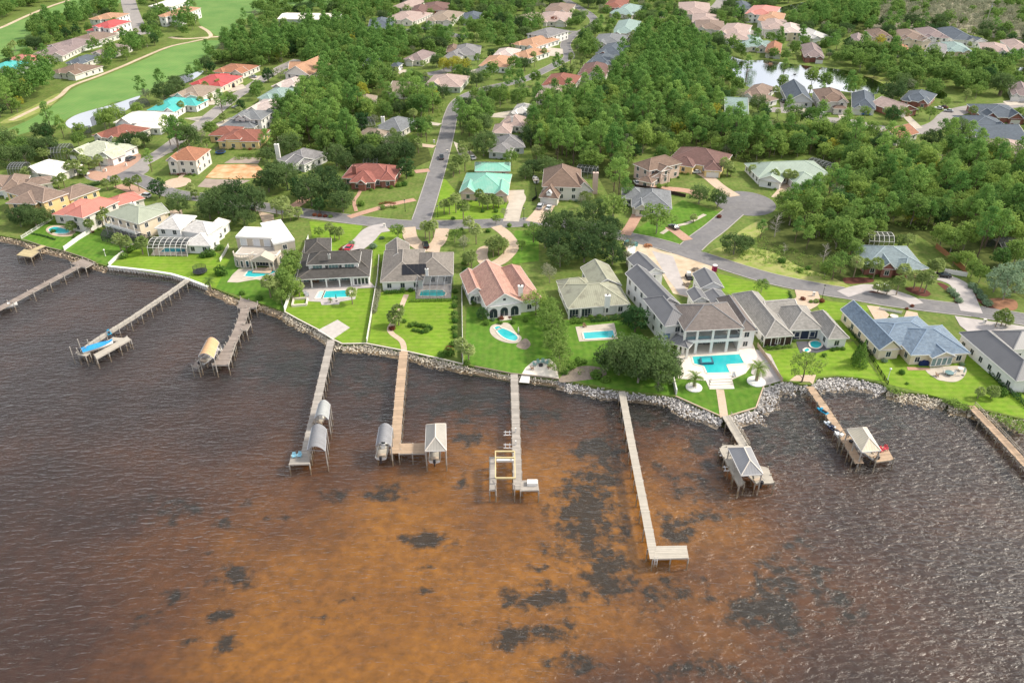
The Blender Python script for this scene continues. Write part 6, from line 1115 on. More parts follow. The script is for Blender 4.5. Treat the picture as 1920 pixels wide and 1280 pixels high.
def chair(label, px, py, z, ang, m, group=None):
    p = at(px, py, z); r = thing('garden_chair', (p.x, p.y, z), label, 'chair', group); r.rotation_euler = (0, 0, ang)
    def lp(nm, fn): q = MB(); fn(q); o = bpy.data.objects.new(nm, q.mesh(nm, m)); COL.objects.link(o); o.parent = r
    lp('seat', lambda q: q.box(-.35, -.35, .34, .35, .35, .42)); lp('backrest', lambda q: [q.beam((s * .14, .33, .4), (s * .16, .62, 1.15), .12, .03) for s in (-2, -1, 0, 1, 2)])
    for s in (-1, 1):
        lp('armrest', lambda q: q.box(s * .44 - .07, -.4, .62, s * .44 + .07, .45, .66)); lp('leg', lambda q: q.box(s * .4 - .04, -.36, 0, s * .4 + .04, -.26, .62)); lp('leg', lambda q: q.box(s * .4 - .04, .3, 0, s * .4 + .04, .4, .62))
CB = mat('chair_blue', (.25, .5, .62), .5); CR = mat('chair_red', (.6, .06, .09), .5); CT = mat('chair_teal', (.2, .35, .33), .5); CBr = mat('chair_brown', (.25, .15, .09), .6)
chair('light blue garden chair, left one on the long pier end', 552, 857, DZ + .03, .2, CB); chair('light blue garden chair, right one on the long pier end', 562, 856, DZ + .03, -.1, CB); chair('red chair nearer the boathouse on the pier platform', 1652, 846, DZ + .03, .4, CR); chair('red chair at the corner of the pier platform', 1660, 843, DZ + .03, -.3, CR)
for i, (x, y, a, m, lb) in enumerate(((1003, 685, 1.2, CT, 'leftmost green chair round the fire pit'), (1010, 681, .5, CT, 'second green chair round the fire pit'), (1018, 680, 0, CT, 'middle green chair round the fire pit'), (1026, 682, -.6, CT, 'rightmost green chair round the fire pit'), (998, 692, 1.6, CBr, 'brown lounge chair left of the fire pit'), (1029, 690, -1.2, CBr, 'brown lounge chair right of the fire pit'), (406, 660, .3, WHITE, 'white chair on the orange canopy dock, nearer the canopy'), (413, 658, -.3, WHITE, 'white chair on the orange canopy dock, farther from canopy'), (1096, 613, .3, CBr, 'brown chair on the plain rectangular pool patio'))): chair(lb, x, y, LZ + .1 if y < 650 or x > 900 else DZ + .03, a, m)
p = at(1014, 686); mb = MB(); mb.lathe((p.x, p.y, LZ + .1), [(.55, 0), (.6, .4), (.45, .42), (.4, .25)], 14); tag(mb.build('fire_pit', ENG, org=p), 'round black fire pit in the middle of the river patio', 'fire pit')
# fire pit court of the dark roofed house
fc = thing('seating_wall', at(561, 568), 'square white seating wall on the dark roofed house lawn', 'garden wall'); Q = [at(x, y) for x, y in ((548, 575), (575, 573), (577, 561), (551, 562))]
for i in range(4): part(fc, 'wall_segment', WHITEC, lambda m: m.beam(Q[i] + Vector((0, 0, .35)), Q[(i + 1) % 4] + Vector((0, 0, .35)), .45, .7))
# ------------------------------------------------------------------ vegetation
import numpy as np
BARK = mat('bark', (0.17, 0.125, 0.095), 0.95, 0.3, 3); BARKG = mat('bark_grey', (0.30, 0.26, 0.22), 0.95, 0.3, 3); PBARK = mat('palm_bark', (0.30, 0.24, 0.17), 0.95, 0.3, 4)
LM = dict(pine=leafmat('needles', (0.085, 0.214, 0.057), (0.314, 0.471, 0.123)), broad=leafmat('leaves', (0.068, 0.175, 0.053), (0.345, 0.462, 0.115)), oak=leafmat('oak_leaves', (0.050, 0.099, 0.041), (0.171, 0.252, 0.091)), lime=leafmat('lime_leaves', (0.125, 0.228, 0.047), (0.290, 0.398, 0.112)), palm=leafmat('palm_leaves', (0.152, 0.233, 0.060), (0.428, 0.504, 0.198)), date=leafmat('date_leaves', (0.085, 0.178, 0.046), (0.248, 0.341, 0.093)),
          shrub=leafmat('shrub_leaves', (0.055, 0.146, 0.034), (0.206, 0.335, 0.071)), dark=leafmat('dark_leaves', (0.034, 0.090, 0.034), (0.093, 0.178, 0.062)), grey=leafmat('grey_leaves', (0.202, 0.232, 0.155), (0.388, 0.388, 0.264)), rust=leafmat('rust_leaves', (0.155, 0.046, 0.039), (0.341, 0.139, 0.078)), silver=leafmat('silver_leaves', (0.155, 0.240, 0.147), (0.310, 0.419, 0.264)), yellow=leafmat('yellow_leaves', (0.310, 0.341, 0.046), (0.512, 0.480, 0.093)))
def leaves(mb, c, rx, ry, rz, n, size, r, shell=0.55, up=0.25):
    for _ in range(n):
        while True:
            x, y, z = r.uniform(-1, 1), r.uniform(-1, 1), r.uniform(-1, 1); q = x * x + y * y + z * z
            if shell * shell < q < 1: break
        nx, ny, nz = x + r.uniform(-.8, .8), y + r.uniform(-.8, .8), z + up + r.uniform(-.6, .8); N = Vector((nx, ny, nz))
        if N.length < .1: N = Vector((0, 0, 1))
        N.normalize(); a = N.cross(Vector((r.uniform(-1, 1), r.uniform(-1, 1), r.uniform(-1, 1))))
        if a.length < .05: a = N.cross(Vector((1, 0, .3)))
        a.normalize(); b = N.cross(a); s = size * r.uniform(.6, 1.25); p = Vector((c[0] + x * rx, c[1] + y * ry, c[2] + z * rz)); a = a * s * .5; b = b * s * .36
        i = len(mb.v); mb.v += [tuple(p - a), tuple(p - b * .9), tuple(p + a), tuple(p + b)]; mb.f.append((i, i + 1, i + 2, i + 3)); mb.uv.append(None)
def trunkmesh(H, r0, lean, limbs, r, top=.95):
    mb = MB(); pts = []; k = 5
    for i in range(k + 1): t = i / k; pts.append(Vector((lean[0] * t * t + r.uniform(-.12, .12) * (i > 0), lean[1] * t * t + r.uniform(-.12, .12) * (i > 0), -0.2 + H * top * t)))
    for i in range(k): mb.cyl(pts[i], pts[i + 1], r0 * (1 - .75 * i / k), r0 * (1 - .75 * (i + 1) / k), 6, False)
    for e in limbs:
        b = pts[min(k, max(1, int(k * max(.2, min(.9, (e[2] / H - .22))))))]; m = (b + Vector(e)) / 2 + Vector((0, 0, .2)); mb.cyl(b, m, r0 * .38, r0 * .26, 5, False); mb.cyl(m, e, r0 * .26, r0 * .08, 5, False)
    return mb
PROTO = {}
def proto(kind, nvar, fn):
    PROTO[kind] = []
    for s in range(nvar):
        r = random.Random(hash((kind, 17)) % 1 + s * 31 + len(kind) * 7); tr, cr, tm, cm = fn(r, s); PROTO[kind].append((tr.mesh('trunk', tm) if tr else None, cr.mesh('crown', cm)))
def g_pine(r, s, low=False):
    H = r.uniform(13, 16.5); cr = MB(); tips = []; n = r.randint(13, 18)
    for i in range(n):
        t = i / (n - 1); z = H * (.46 + .52 * t) + r.uniform(-.4, .4); R = 3.1 * (1 - t ** 2.2) * (.55 + .45 * min(1, t * 3)) + .25; a = i * 2.4 + r.uniform(-.5, .5); c = (R * cos(a) * r.uniform(.6, 1), R * sin(a) * r.uniform(.6, 1), z); q = r.uniform(1.0, 1.6)
        leaves(cr, c, q * 1.15, q * 1.15, q * .75, 26 if low else 84, .95 if low else .6, r, .35); tips.append(c)
    return (trunkmesh(H, .24, (r.uniform(-.8, .8), r.uniform(-.8, .8)), tips[:9:2], r), cr, BARK, LM['pine'])
def g_round(H, R, zc, rz, n, q0, q1, per, size, lm, bark=BARKG, r0=.22, gap=.0):
    def f(r, s):
        cr = MB(); tips = []; sx, sy = r.uniform(.85, 1.15), r.uniform(.85, 1.15)
        for i in range(n):
            t = (i + .5) / n; ph = math.acos(1 - 1.72 * t); a = i * 2.39996 + r.uniform(-.3, .3); f_ = r.uniform(.5, 1.05); q = r.uniform(q0 * .85, q1 * 1.08)
            c = (R * sx * f_ * sin(ph) * cos(a), R * sy * f_ * sin(ph) * sin(a), zc + rz * f_ * cos(ph) + r.uniform(-.3, .3)); leaves(cr, c, q, q, q * .75, per, size, r, .4); tips.append(c)
        return (trunkmesh(H * .75, r0, (r.uniform(-.4, .4), r.uniform(-.4, .4)), r.sample(tips, min(7, n)), r), cr, bark, lm)
    return f
proto('pine_tree', 6, g_pine); proto('broadleaf_tree', 6, g_round(10, 3.7, 6.2, 3.9, 26, 1.15, 1.9, 72, .66, LM['broad'])); proto('oak_tree', 5, g_round(9.5, 5.6, 5.6, 4.3, 38, 1.3, 2.1, 80, .62, LM['oak'], BARKG, .35)); proto('lime_tree', 4, g_round(6.5, 2.7, 4.0, 2.4, 20, .8, 1.3, 46, .5, LM['lime'], BARKG, .15)); proto('dark_tree', 3, g_round(8.5, 3.3, 4.7, 4.0, 26, 1.0, 1.6, 56, .6, LM['dark'], BARK, .25))
proto('silver_tree', 2, g_round(11, 4.2, 6.2, 4.8, 30, 1.0, 1.7, 50, .6, LM['silver'], BARKG, .25)); proto('rust_tree', 1, g_round(5, 2.6, 3.2, 1.8, 16, .8, 1.3, 46, .5, LM['rust'])); proto('yellow_tree', 2, g_round(7.5, 3.0, 4.6, 2.8, 20, .9, 1.5, 46, .6, LM['yellow'])); proto('grey_tree', 3, g_round(8, 2.7, 5.2, 2.8, 18, .8, 1.3, 26, .5, LM['grey'], BARKG, .14)); proto('airy_tree', 2, g_round(10, 4.2, 6.6, 3.3, 22, .9, 1.5, 50, .55, LM['broad'], BARK, .25))
def g_cone(r, s):
    cr = MB()
    for i in range(14): t = i / 13; R = 2.3 * (1 - t) ** .8 + .1; leaves(cr, (0, 0, .6 + 7.2 * t), R, R, .8, int(120 * (1 - t) + 20), .45, r, .6)
    return (trunkmesh(4, .2, (0, 0), [], r), cr, BARK, LM['shrub'])
proto('cedar_tree', 2, g_cone)
def g_palm(r, s):
    H = (3.6, 4.4, 5.2, 2.8)[s % 4]; tr = MB(); lx = r.uniform(-.5, .5); tr.cyl((0, 0, -.2), (lx * .4, 0, H * .5), .2, .17, 7, False); tr.cyl((lx * .4, 0, H * .5), (lx, 0, H), .17, .15, 7); cr = MB()
    for k in range(34):
        a = k * 2.4 + r.uniform(-.2, .2); e = math.asin(max(-.95, min(.98, 1 - 1.5 * (k + .5) / 34))); d = Vector((cos(a) * cos(e), sin(a) * cos(e), sin(e))); b = Vector((lx, 0, H)); L1 = r.uniform(.9, 1.3); h = b + d * L1; side = d.cross(Vector((0, 0, 1)))
        side = side.normalized() if side.length > .05 else Vector((1, 0, 0)); upv = side.cross(d)
        for j in range(-3, 4):
            g = j * .33; dd = (d * cos(g) + side * sin(g)); tip = h + dd * r.uniform(1.0, 1.35) - Vector((0, 0, .28 + .1 * abs(j))); mid = h + dd * .65 + upv * .05; w = (side * cos(g) - d * sin(g)) * .2
            i = len(cr.v); cr.v += [tuple(h), tuple(mid - w), tuple(tip), tuple(mid + w)]; cr.f.append((i, i + 1, i + 2, i + 3)); cr.uv.append(None)
    return tr, cr, PBARK, LM['palm']
proto('sabal_palm', 4, g_palm)
def g_date(r, s):
    H = (2.6, 3.4)[s % 2]; tr = MB(); tr.cyl((0, 0, -.2), (0, 0, H), .42, .36, 9); tr.cyl((0, 0, H), (0, 0, H + .5), .36, .5, 9); cr = MB()
    for k in range(36):
        a = k * 2.4; e0 = r.uniform(.05, 1.35); p = Vector((0, 0, H + .4)); L_ = r.uniform(2.3, 3.0); pr = None; el = e0
        for q in range(7):
            d = Vector((cos(a) * cos(el), sin(a) * cos(el), sin(el))); np_ = p + d * (L_ / 6); side = Vector((-sin(a), cos(a), 0)); w = .5 * sin(pi * (q + .6) / 7.4)
            for sgn in (-1, 1):
                for hf in (0, .5):
                    o0 = p.lerp(np_, hf); tip = o0 + side * sgn * w + d * .28 - Vector((0, 0, .12)); i = len(cr.v); cr.v += [tuple(o0), tuple(o0 + d * .17), tuple(tip)]; cr.f.append((i, i + 1, i + 2)); cr.uv.append(None)
            p = np_; el -= .26
    return tr, cr, PBARK, LM['date']
proto('date_palm', 2, g_date)
def g_shrub(lm, flat=.8):
    def f(r, s): cr = MB(); leaves(cr, (0, 0, .55), 1.0, r.uniform(.85, 1.1), flat, 230, .34, r, .62); leaves(cr, (0, 0, .4), .7, .7, .5, 60, .5, r, .3); return (None, cr, None, lm)
    return f
proto('shrub', 4, g_shrub(LM['shrub'])); proto('clipped_shrub', 2, g_shrub(LM['lime'], .7)); proto('rust_shrub', 2, g_shrub(LM['rust'], .7)); proto('silver_shrub', 2, g_shrub(LM['silver'], .6))
def g_dead(r, s):
    mb = MB(); 
    for k in range(26): a = r.random() * 6.3; z = r.uniform(1.5, 6); L_ = r.uniform(1.2, 2.4); e = Vector((cos(a) * L_, sin(a) * L_, z + r.uniform(.2, 1.2))); mb.cyl((0, 0, z), e, .06, .015, 4, False); mb.cyl(e * .6 + Vector((0, 0, z * .4)), e * .7 + Vector((r.uniform(-.8, .8), r.uniform(-.8, .8), z * .3 + .8)), .03, .01, 4, False)
    t = MB(); t.cyl((0, 0, -.2), (.2, 0, 6.5), .16, .03, 6, False); return t, mb, mat('dead_wood', (.42, .38, .34), .9), mat('dead_wood', (.42, .38, .34), .9)
proto('bare_tree', 2, g_dead)
CATS = dict(pine_tree='pine', broadleaf_tree='tree', oak_tree='oak', lime_tree='tree', dark_tree='tree', silver_tree='tree', rust_tree='tree', yellow_tree='tree', grey_tree='tree', airy_tree='tree', cedar_tree='tree', sabal_palm='palm', date_palm='palm', shrub='shrub', clipped_shrub='shrub', rust_shrub='shrub', silver_shrub='shrub', bare_tree='dead tree')
WORD = dict(pine_tree='tall pine', broadleaf_tree='leafy green tree', oak_tree='spreading live oak', lime_tree='small pale green tree', dark_tree='dark evergreen magnolia', silver_tree='silvery green tree', rust_tree='purple leaved tree', yellow_tree='yellow green tree', grey_tree='thin greyish tree', airy_tree='airy green tree', cedar_tree='conical cedar', sabal_palm='sabal palm', date_palm='date palm', shrub='round green shrub', clipped_shrub='clipped lime shrub', rust_shrub='dark red shrub', silver_shrub='silvery shrub', bare_tree='bare dead tree')
CNT = {}
def plant(kind, p, sc_=1.0, label=None, group=None, rnd=RND):
    v = PROTO[kind]; k = CNT.get(kind, 0); CNT[kind] = k + 1; tm, cm = v[rnd.randrange(len(v))]
    if tm is None:
        o = bpy.data.objects.new(kind, cm); COL.objects.link(o); root = o
    else:
        root = bpy.data.objects.new(kind, None); COL.objects.link(root); root.empty_display_size = .5
        for nm, me_ in (('trunk', tm), ('crown', cm)): o = bpy.data.objects.new(nm, me_); COL.objects.link(o); o.parent = root
    s = sc_ * rnd.uniform(.92, 1.08); root.location = (p.x, p.y, LZ); root.rotation_euler = (0, 0, rnd.random() * 6.28); root.scale = (s, s, s * rnd.uniform(.92, 1.1)); root['category'] = CATS[kind]
    if label: root['label'] = label
    if group: root['group'] = group
    return root
NAMED = []      # (kind, object): labelled afterwards from the house each stands next to
def trees(kind, lst, sc_=1.0):
    for e in lst: p = at(e[0], e[1]); NAMED.append((kind, plant(kind, p, sc_ * (e[2] if len(e) > 2 else 1)), p))
trees('oak_tree', [(410, 400), (450, 392), (480, 397), (440, 415), (425, 385, .9), (505, 360), (540, 357), (523, 345, .9), (585, 386, 1.05), (632, 383, 1.05), (610, 362), (644, 398, .85), (338, 404, .8), (20, 312, .9), (50, 307, .9), (10, 288), (64, 292, .9), (85, 262, .8), (40, 425, .75), (70, 428, .75), (55, 412, .7), (88, 420, .6), (690, 311), (730, 313), (760, 306, .9), (700, 291), (745, 290), (632, 312, .9), (650, 318, .8), (1000, 330, .8), (1027, 331, .85), (985, 336, .6),
       (1045, 482, .95), (1085, 458), (1130, 472, 1.05), (1060, 433, .9), (1112, 424, .9), (1035, 440, .8), (1148, 496, .75), (1095, 492, .9), (1140, 445, .9), (1022, 465, .7), (1160, 702, .95), (1196, 717, .95), (1234, 724, .9), (1182, 685, .9), (1226, 693), (1254, 703, .65), (1140, 690, .7), (1375, 477, .75), (1310, 382, .75), (1345, 389, .7), (245, 281, .8), (270, 276, .7), (1395, 470, .6), (1050, 500, .7), (460, 425, .7), (395, 412, .8)])
trees('dark_tree', [(300, 372, .95), (762, 336), (1190, 622, 1.05), (220, 292, .7), (1178, 610, .6), (905, 600, .55), (20, 132), (600, 400, .8), (560, 372)]); trees('lime_tree', [(1148, 420, 1.7), (1230, 438, 1.75), (747, 448, .85), (853, 455, .8), (958, 312, 1.2), (1427, 549, .8), (930, 420, .6), (978, 470, .6), (1025, 600, 1.15), (1032, 618, 1.15), (1035, 636, 1.2), (1038, 652, 1.15), (1042, 670, 1.15), (1050, 686, .95), (1030, 585, .9), (1046, 700, .8), (820, 205), (1690, 225), (1665, 222), (1620, 222), (1742, 225), (600, 445, .6)])
trees('airy_tree', [(1503, 716, 1.0), (1005, 590, .85), (1560, 524, .8), (1575, 512, .8), (1000, 455, .8)]); trees('cedar_tree', [(1610, 686, 1.0), (1604, 676, .7)]); trees('silver_tree', [(1880, 562, .95), (1902, 548), (1862, 548, .8)]); trees('rust_tree', [(1038, 47, 1.1)]); trees('yellow_tree', [(833, 135, 1.2), (848, 137, 1.2), (870, 138, 1.2), (856, 128), (1750, 80, .8), (1648, 88)]); trees('bare_tree', [(1452, 444, 1.1), (1543, 492), (1470, 477, .6), (1400, 145, 1.4)])
trees('broadleaf_tree', [(535, 548, .75), (546, 522, .8), (551, 502, .75), (530, 572, .6), (549, 562, .7), (540, 532, .7), (1545, 520, .6), (1780, 476), (1805, 470), (1762, 462, .9), (1585, 478, .7), (1600, 490, .6), (1640, 445, .8), (1520, 165, 1.2), (1545, 170, 1.1), (1465, 170, .8), (1600, 176), (1820, 520, .6), (1835, 530, .6), (1808, 505, .6), (1785, 500, .5), (1870, 505, .8), (1898, 500)]); trees('pine_tree', [(1425, 449, .6), (1512, 467, .6), (1490, 455, .6), (1832, 482), (1862, 473), (1845, 465), (1160, 372), (1172, 380, .8), (1150, 365), (335, 275, .9), (320, 272), (352, 276, .8), (100, 256), (120, 259, .8), (285, 322, .6), (1540, 180, .5), (868, 250), (880, 256), (862, 238), (890, 250), (900, 252, .9), (1468, 145, .8), (1398, 150, .9)])
trees('sabal_palm', [(79, 420), (137, 436), (172, 437), (228, 472, 1.1), (238, 473), (268, 477, 1.1), (194, 424), (201, 421), (508, 558, 1.1), (516, 554), (521, 560), (562, 550, .7), (661, 570, .9), (741, 612, 1.1), (748, 610), (866, 670), (879, 678, .9), (620, 449, .8), (628, 451, .8), (636, 450, .8), (530, 412), (545, 413, 1.1), (560, 411), (520, 406), (537, 403), (798, 448), (806, 452), (813, 446), (925, 482), (935, 479, 1.1), (945, 476), (930, 470), (940, 466), (921, 472), (893, 458, 1.1), (878, 497), (884, 505), (869, 417, 1.2), (1600, 520), (1617, 513), (1637, 522), (1645, 549, .9), (1662, 552, .8), (1680, 553, .9), (1713, 541, 1.1), (1724, 546), (1733, 549, 1.1), (1757, 513), (1746, 511), (1605, 462), (1625, 460, 1.2), (1683, 464), (1700, 466), (1692, 526), (1857, 746, .8), (1832, 747, .6), (1866, 613, .8), (1876, 612, .8), (1885, 611, .8),
       (905, 391), (915, 393, 1.1), (925, 391), (935, 389), (899, 386), (843, 402), (855, 399), (833, 401), (850, 331, 1.2), (862, 326, 1.2), (872, 321, 1.2), (858, 311, 1.2), (868, 301, 1.2), (865, 286), (880, 288, 1.1), (895, 286), (910, 286, 1.1), (920, 284), (785, 287, 1.1), (790, 257, 1.1), (797, 252), (785, 246), (776, 230), (1062, 362), (1072, 363, 1.1), (1058, 354), (1095, 378), (1105, 380), (1363, 331), (1355, 327), (1410, 331), (1425, 327), (1450, 346), (1475, 346), (1485, 349), (1500, 287), (1488, 289), (83, 301), (92, 299), (127, 301), (142, 302), (152, 302), (158, 314), (168, 317), (178, 317), (190, 319), (135, 332), (147, 330), (158, 332), (122, 352), (112, 354), (203, 357), (218, 354), (245, 357), (262, 359), (360, 369), (368, 373), (222, 280), (260, 286), (272, 273), (50, 334), (57, 337), (380, 172), (388, 176), (395, 190), (378, 202), (342, 213), (305, 214), (478, 172), (490, 175), (510, 143), (1480, 60), (1468, 62), (1490, 58), (1000, 26), (1015, 24), (1020, 110), (1000, 116), (1070, 120), (1080, 126), (1092, 128), (1805, 70), (1835, 85), (1720, 165), (1735, 170), (1205, 400, .7), (420, 230), (880, 435), (708, 252), (680, 245), (668, 243), (1300, 416, .7), (1370, 330), (412, 168), (450, 222), (24, 104), (60, 108), (58, 118), (30, 98)])
trees('date_palm', [(1301, 726, .95), (1418, 715, 1.1), (395, 543, .8), (388, 275, .8), (1875, 180, 1.6), (562, 556, .5), (620, 568, .3)])
trees('grey_tree', [(1175, 500, .8), (1180, 475, .7), (960, 545, .6), (1030, 530, .8), (1025, 520, .7), (378, 270, .9), (365, 268, .9), (870, 470, .7), (985, 560, .5), (945, 410, .5), (1090, 390, .6), (590, 330, .6), (640, 300, .8), (700, 330, .5)])

# woods and gardens: jittered grid, keeping clear of houses, roads, pools, lawns
WOODS = [('the big middle wood', [(985, 225), (1000, 205), (1070, 195), (1095, 182), (1148, 152), (1165, 112), (1205, 82), (1245, 74), (1292, 92), (1338, 112), (1366, 160), (1345, 200), (1350, 228), (1300, 250), (1240, 262), (1190, 300), (1180, 335), (1120, 332), (1060, 308), (1005, 300)], 6.0, .62),
         ('the right hand wood', [(1240, 262), (1300, 250), (1345, 236), (1420, 250), (1500, 262), (1600, 278), (1650, 294), (1700, 300), (1780, 294), (1840, 306), (1990, 305), (1990, 470), (1860, 462), (1790, 440), (1700, 432), (1640, 425), (1600, 405), (1580, 330), (1575, 312), (1500, 292), (1440, 300), (1400, 305), (1370, 300), (1310, 275)], 6.2, .42),
         ('the cul-de-sac wood edge', [(1440, 375), (1500, 362), (1585, 345), (1605, 405), (1640, 428), (1620, 455), (1590, 480), (1560, 470), (1500, 440), (1470, 420), (1445, 400)], 6.2, .35),
         ('the straight road wood', [(590, 150), (660, 130), (735, 142), (700, 175), (660, 215), (640, 245), (668, 262), (680, 280), (620, 315), (600, 282), (540, 278), (505, 262), (525, 222), (572, 182)], 5.6, .6), ('the charcoal house wood', [(640, 205), (700, 205), (830, 190), (838, 215), (800, 225), (770, 215), (700, 222), (660, 235)], 6.2, .5),
         ('the golf course wood', [(395, 122), (430, 92), (500, 72), (640, 56), (740, 76), (765, 104), (745, 142), (660, 126), (590, 142), (560, 108), (520, 122), (460, 128)], 6.0, .6), ('the fairway tree belt', [(55, 80), (70, 58), (110, 42), (150, 32), (170, 26), (165, 45), (150, 62), (110, 72), (80, 82)], 6.5, .5), ('the fairway tree belt', [(0, 205), (20, 185), (60, 165), (110, 150), (130, 160), (108, 178), (60, 200), (20, 218)], 6.5, .6), ('the fairway tree belt', [(140, 145), (200, 118), (260, 92), (300, 76), (312, 80), (262, 106), (200, 132), (150, 150)], 7.0, .7), ('the fairway tree belt', [(170, 22), (230, 5), (232, 30), (200, 34)], 7, .4), ('the fairway tree belt', [(330, 60), (345, 30), (360, 20), (372, 48), (360, 64)], 6, .7), ('the fairway tree belt', [(0, 42), (0, 10), (60, -10), (110, -12), (60, 12), (30, 30)], 6.5, .4),
         ('the lakeside trees', [(1395, 108), (1430, 104), (1470, 112), (1500, 118), (1495, 124), (1440, 117), (1400, 116)], 6.5, .1), ('the lakeside trees', [(1545, 112), (1640, 108), (1760, 120), (1880, 125), (1910, 150), (1890, 172), (1800, 180), (1745, 160), (1650, 148), (1600, 136), (1560, 128)], 7.5, .05),
         ('the top right wood', [(1500, 30), (1530, 8), (1600, -20), (1650, -30), (1640, 10), (1635, 40), (1620, 58), (1560, 55)], 6.5, .35), ('the grey swamp', [(1640, 50), (1650, -50), (2000, -50), (2000, 66), (1880, 70), (1790, 54), (1700, 52)], 6.6, -1), ('the trees behind the shed', [(480, 22), (520, 12), (560, 8), (575, 20), (520, 25), (500, 40)], 8, .2), ('the top middle trees', [(560, 5), (640, -5), (760, -20), (960, -25), (960, 15), (910, 22), (850, 10), (770, 5), (700, 40), (650, 52), (640, 25), (600, 20)], 8.0, .6)]
FAR = {}; CAND = []
WP = []
wr = random.Random(3)
for nm, pts, sp_, pp in WOODS:
    P = [at(x, y) for x, y in pts]; WP.append([(p.x, p.y) for p in P]); xs = [p.x for p in P]; ys = [p.y for p in P]; y = min(ys)
    while y < max(ys):
        x = min(xs)
        while x < max(xs):
            qx, qy = x + wr.uniform(-.45, .45) * sp_, y + wr.uniform(-.45, .45) * sp_
            if inpoly(qx, qy, WP[-1]) and not blocked(qx, qy, 2.2) and not (blocked(qx, qy + 7) and wr.random() < .7):
                k = 'pine_tree' if wr.random() < pp else 'broadleaf_tree'; u_ = wr.random()
                if pp < 0: k = 'grey_tree' if wr.random() < .86 else 'broadleaf_tree'; u_ = 1
                if u_ < .035: k = 'grey_tree'
                elif u_ < .07: k = 'dark_tree'
                elif u_ < .16: k = 'lime_tree'
                elif u_ < .19: k = 'yellow_tree'
                CAND.append((k, Vector((qx, qy, LZ)), wr.uniform(.66, 1.2) if k != 'lime_tree' else wr.uniform(1., 1.6), nm))
            x += sp_
        y += sp_
FWY = [[(at(x, y).x, at(x, y).y) for x, y in pts] for pts in ([(-60, 95), (-20, 62), (60, 30), (150, -5), (235, -25), (235, 0), (180, 20), (150, 35), (110, 42), (70, 60), (60, 80), (40, 98), (0, 112), (-60, 125)], [(-40, 262), (0, 248), (60, 222), (110, 190), (140, 165), (200, 141), (270, 112), (330, 86), (410, 76), (400, 100), (380, 128), (330, 148), (300, 158), (262, 180), (200, 198), (140, 216), (110, 232), (60, 246), (0, 262)], [(360, -20), (640, -20), (640, 8), (560, 14), (510, 20), (470, 30), (420, 66), (395, 60), (372, 40)])]
sp_ = 8.0; y = at(960, 300).y
while y < at(960, -40).y:
    x = -560
    while x < 560:
        qx, qy = x + wr.uniform(-.5, .5) * sp_, y + wr.uniform(-.5, .5) * sp_; px, py = topx((qx, qy, LZ))
        if -60 < px < 1990 and -60 < py and not any(inpoly(qx, qy, w) for w in WP) and not any(inpoly(qx, qy, w) for w in FWY) and not blocked(qx, qy, 2.0):
            u_ = wr.random(); fr_ = blocked(qx, qy + 5.5) or blocked(qx, qy + 10) or blocked(qx, qy + 15)
            if (not fr_ or wr.random() < .3) and wr.random() < (.95 if px > 560 else .42):
                k = 'broadleaf_tree' if u_ < .36 else 'oak_tree' if u_ < .5 else 'pine_tree' if u_ < .64 else 'sabal_palm' if u_ < .80 else 'dark_tree' if u_ < .86 else 'lime_tree' if u_ < .95 else 'grey_tree'
                if fr_: k = wr.choice(('sabal_palm', 'lime_tree', 'sabal_palm'))
                CAND.append((k, Vector((qx, qy, LZ)), wr.uniform(.65, 1.1), None))
        x += sp_
    y += sp_
CAND.sort(key=lambda c: c[1].y); LIMIT = 290
for k, p, s, nm in CAND:
    px, py = topx((p.x, p.y, LZ))
    if CNT.get(k, 0) < LIMIT and -30 < px < 1950 and py > -25:
        if nm: rf_ = min(HREFS, key=lambda h: (h[0].x - p.x) ** 2 + (h[0].y - p.y) ** 2)[1]; plant(k, p, s, ' '.join(('%s in %s by the %s' % (WORD[k], nm, rf_)).split()[:16]), '%ss of %s' % (WORD[k], nm), wr)
        else: NAMED.append((k, plant(k, p, s, None, None, wr), p))
    else: FAR.setdefault(k, []).append((p, s))
# beyond that count the far trees of the woods read as one mass: one object for each kind
for k, lst in FAR.items():
    V = []; Fq = []; off = 0; mats_ = None
    for p, s in lst:
        tm, cm = PROTO[k][wr.randrange(len(PROTO[k]))]; mats_ = cm.materials[0]; n = len(cm.vertices); co = np.empty(n * 3, np.float32); cm.vertices.foreach_get('co', co); co = co.reshape(-1, 3)
        nl = len(cm.loops); li = np.empty(nl, np.int32); cm.loops.foreach_get('vertex_index', li); vpf = nl // len(cm.polygons); li = li.reshape(-1, vpf)
        if vpf == 4: keep = wr.sample(range(len(li)), int(len(li) * .45)); li = li[keep]; c4 = co[li.reshape(-1)].reshape(-1, 4, 3); m_ = c4.mean(1, keepdims=True); c4 = m_ + (c4 - m_) * 1.45; co = c4.reshape(-1, 3); li = np.arange(len(co), dtype=np.int32).reshape(-1, 4)
        a = wr.random() * 6.28; R_ = np.array([[cos(a), -sin(a), 0], [sin(a), cos(a), 0], [0, 0, 1]], np.float32); co = (co @ R_.T) * s + np.array([p.x, p.y, LZ], np.float32)
        V.append(co); Fq.append(li + off); off += len(co)
    V = np.concatenate(V); Fq = np.concatenate(Fq); me = bpy.data.meshes.new('far_wood'); me.vertices.add(len(V)); me.vertices.foreach_set('co', V.reshape(-1)); nf, w_ = Fq.shape
    me.loops.add(nf * w_); me.loops.foreach_set('vertex_index', Fq.reshape(-1)); me.polygons.add(nf); me.polygons.foreach_set('loop_start', np.arange(nf, dtype=np.int32) * w_); me.update(calc_edges=True); me.materials.append(mats_)
    o = bpy.data.objects.new('far_' + k + 's', me); COL.objects.link(o); tag(o, 'distant %ss of the woods and gardens merging into one mass' % WORD[k], 'woods', kind='stuff')
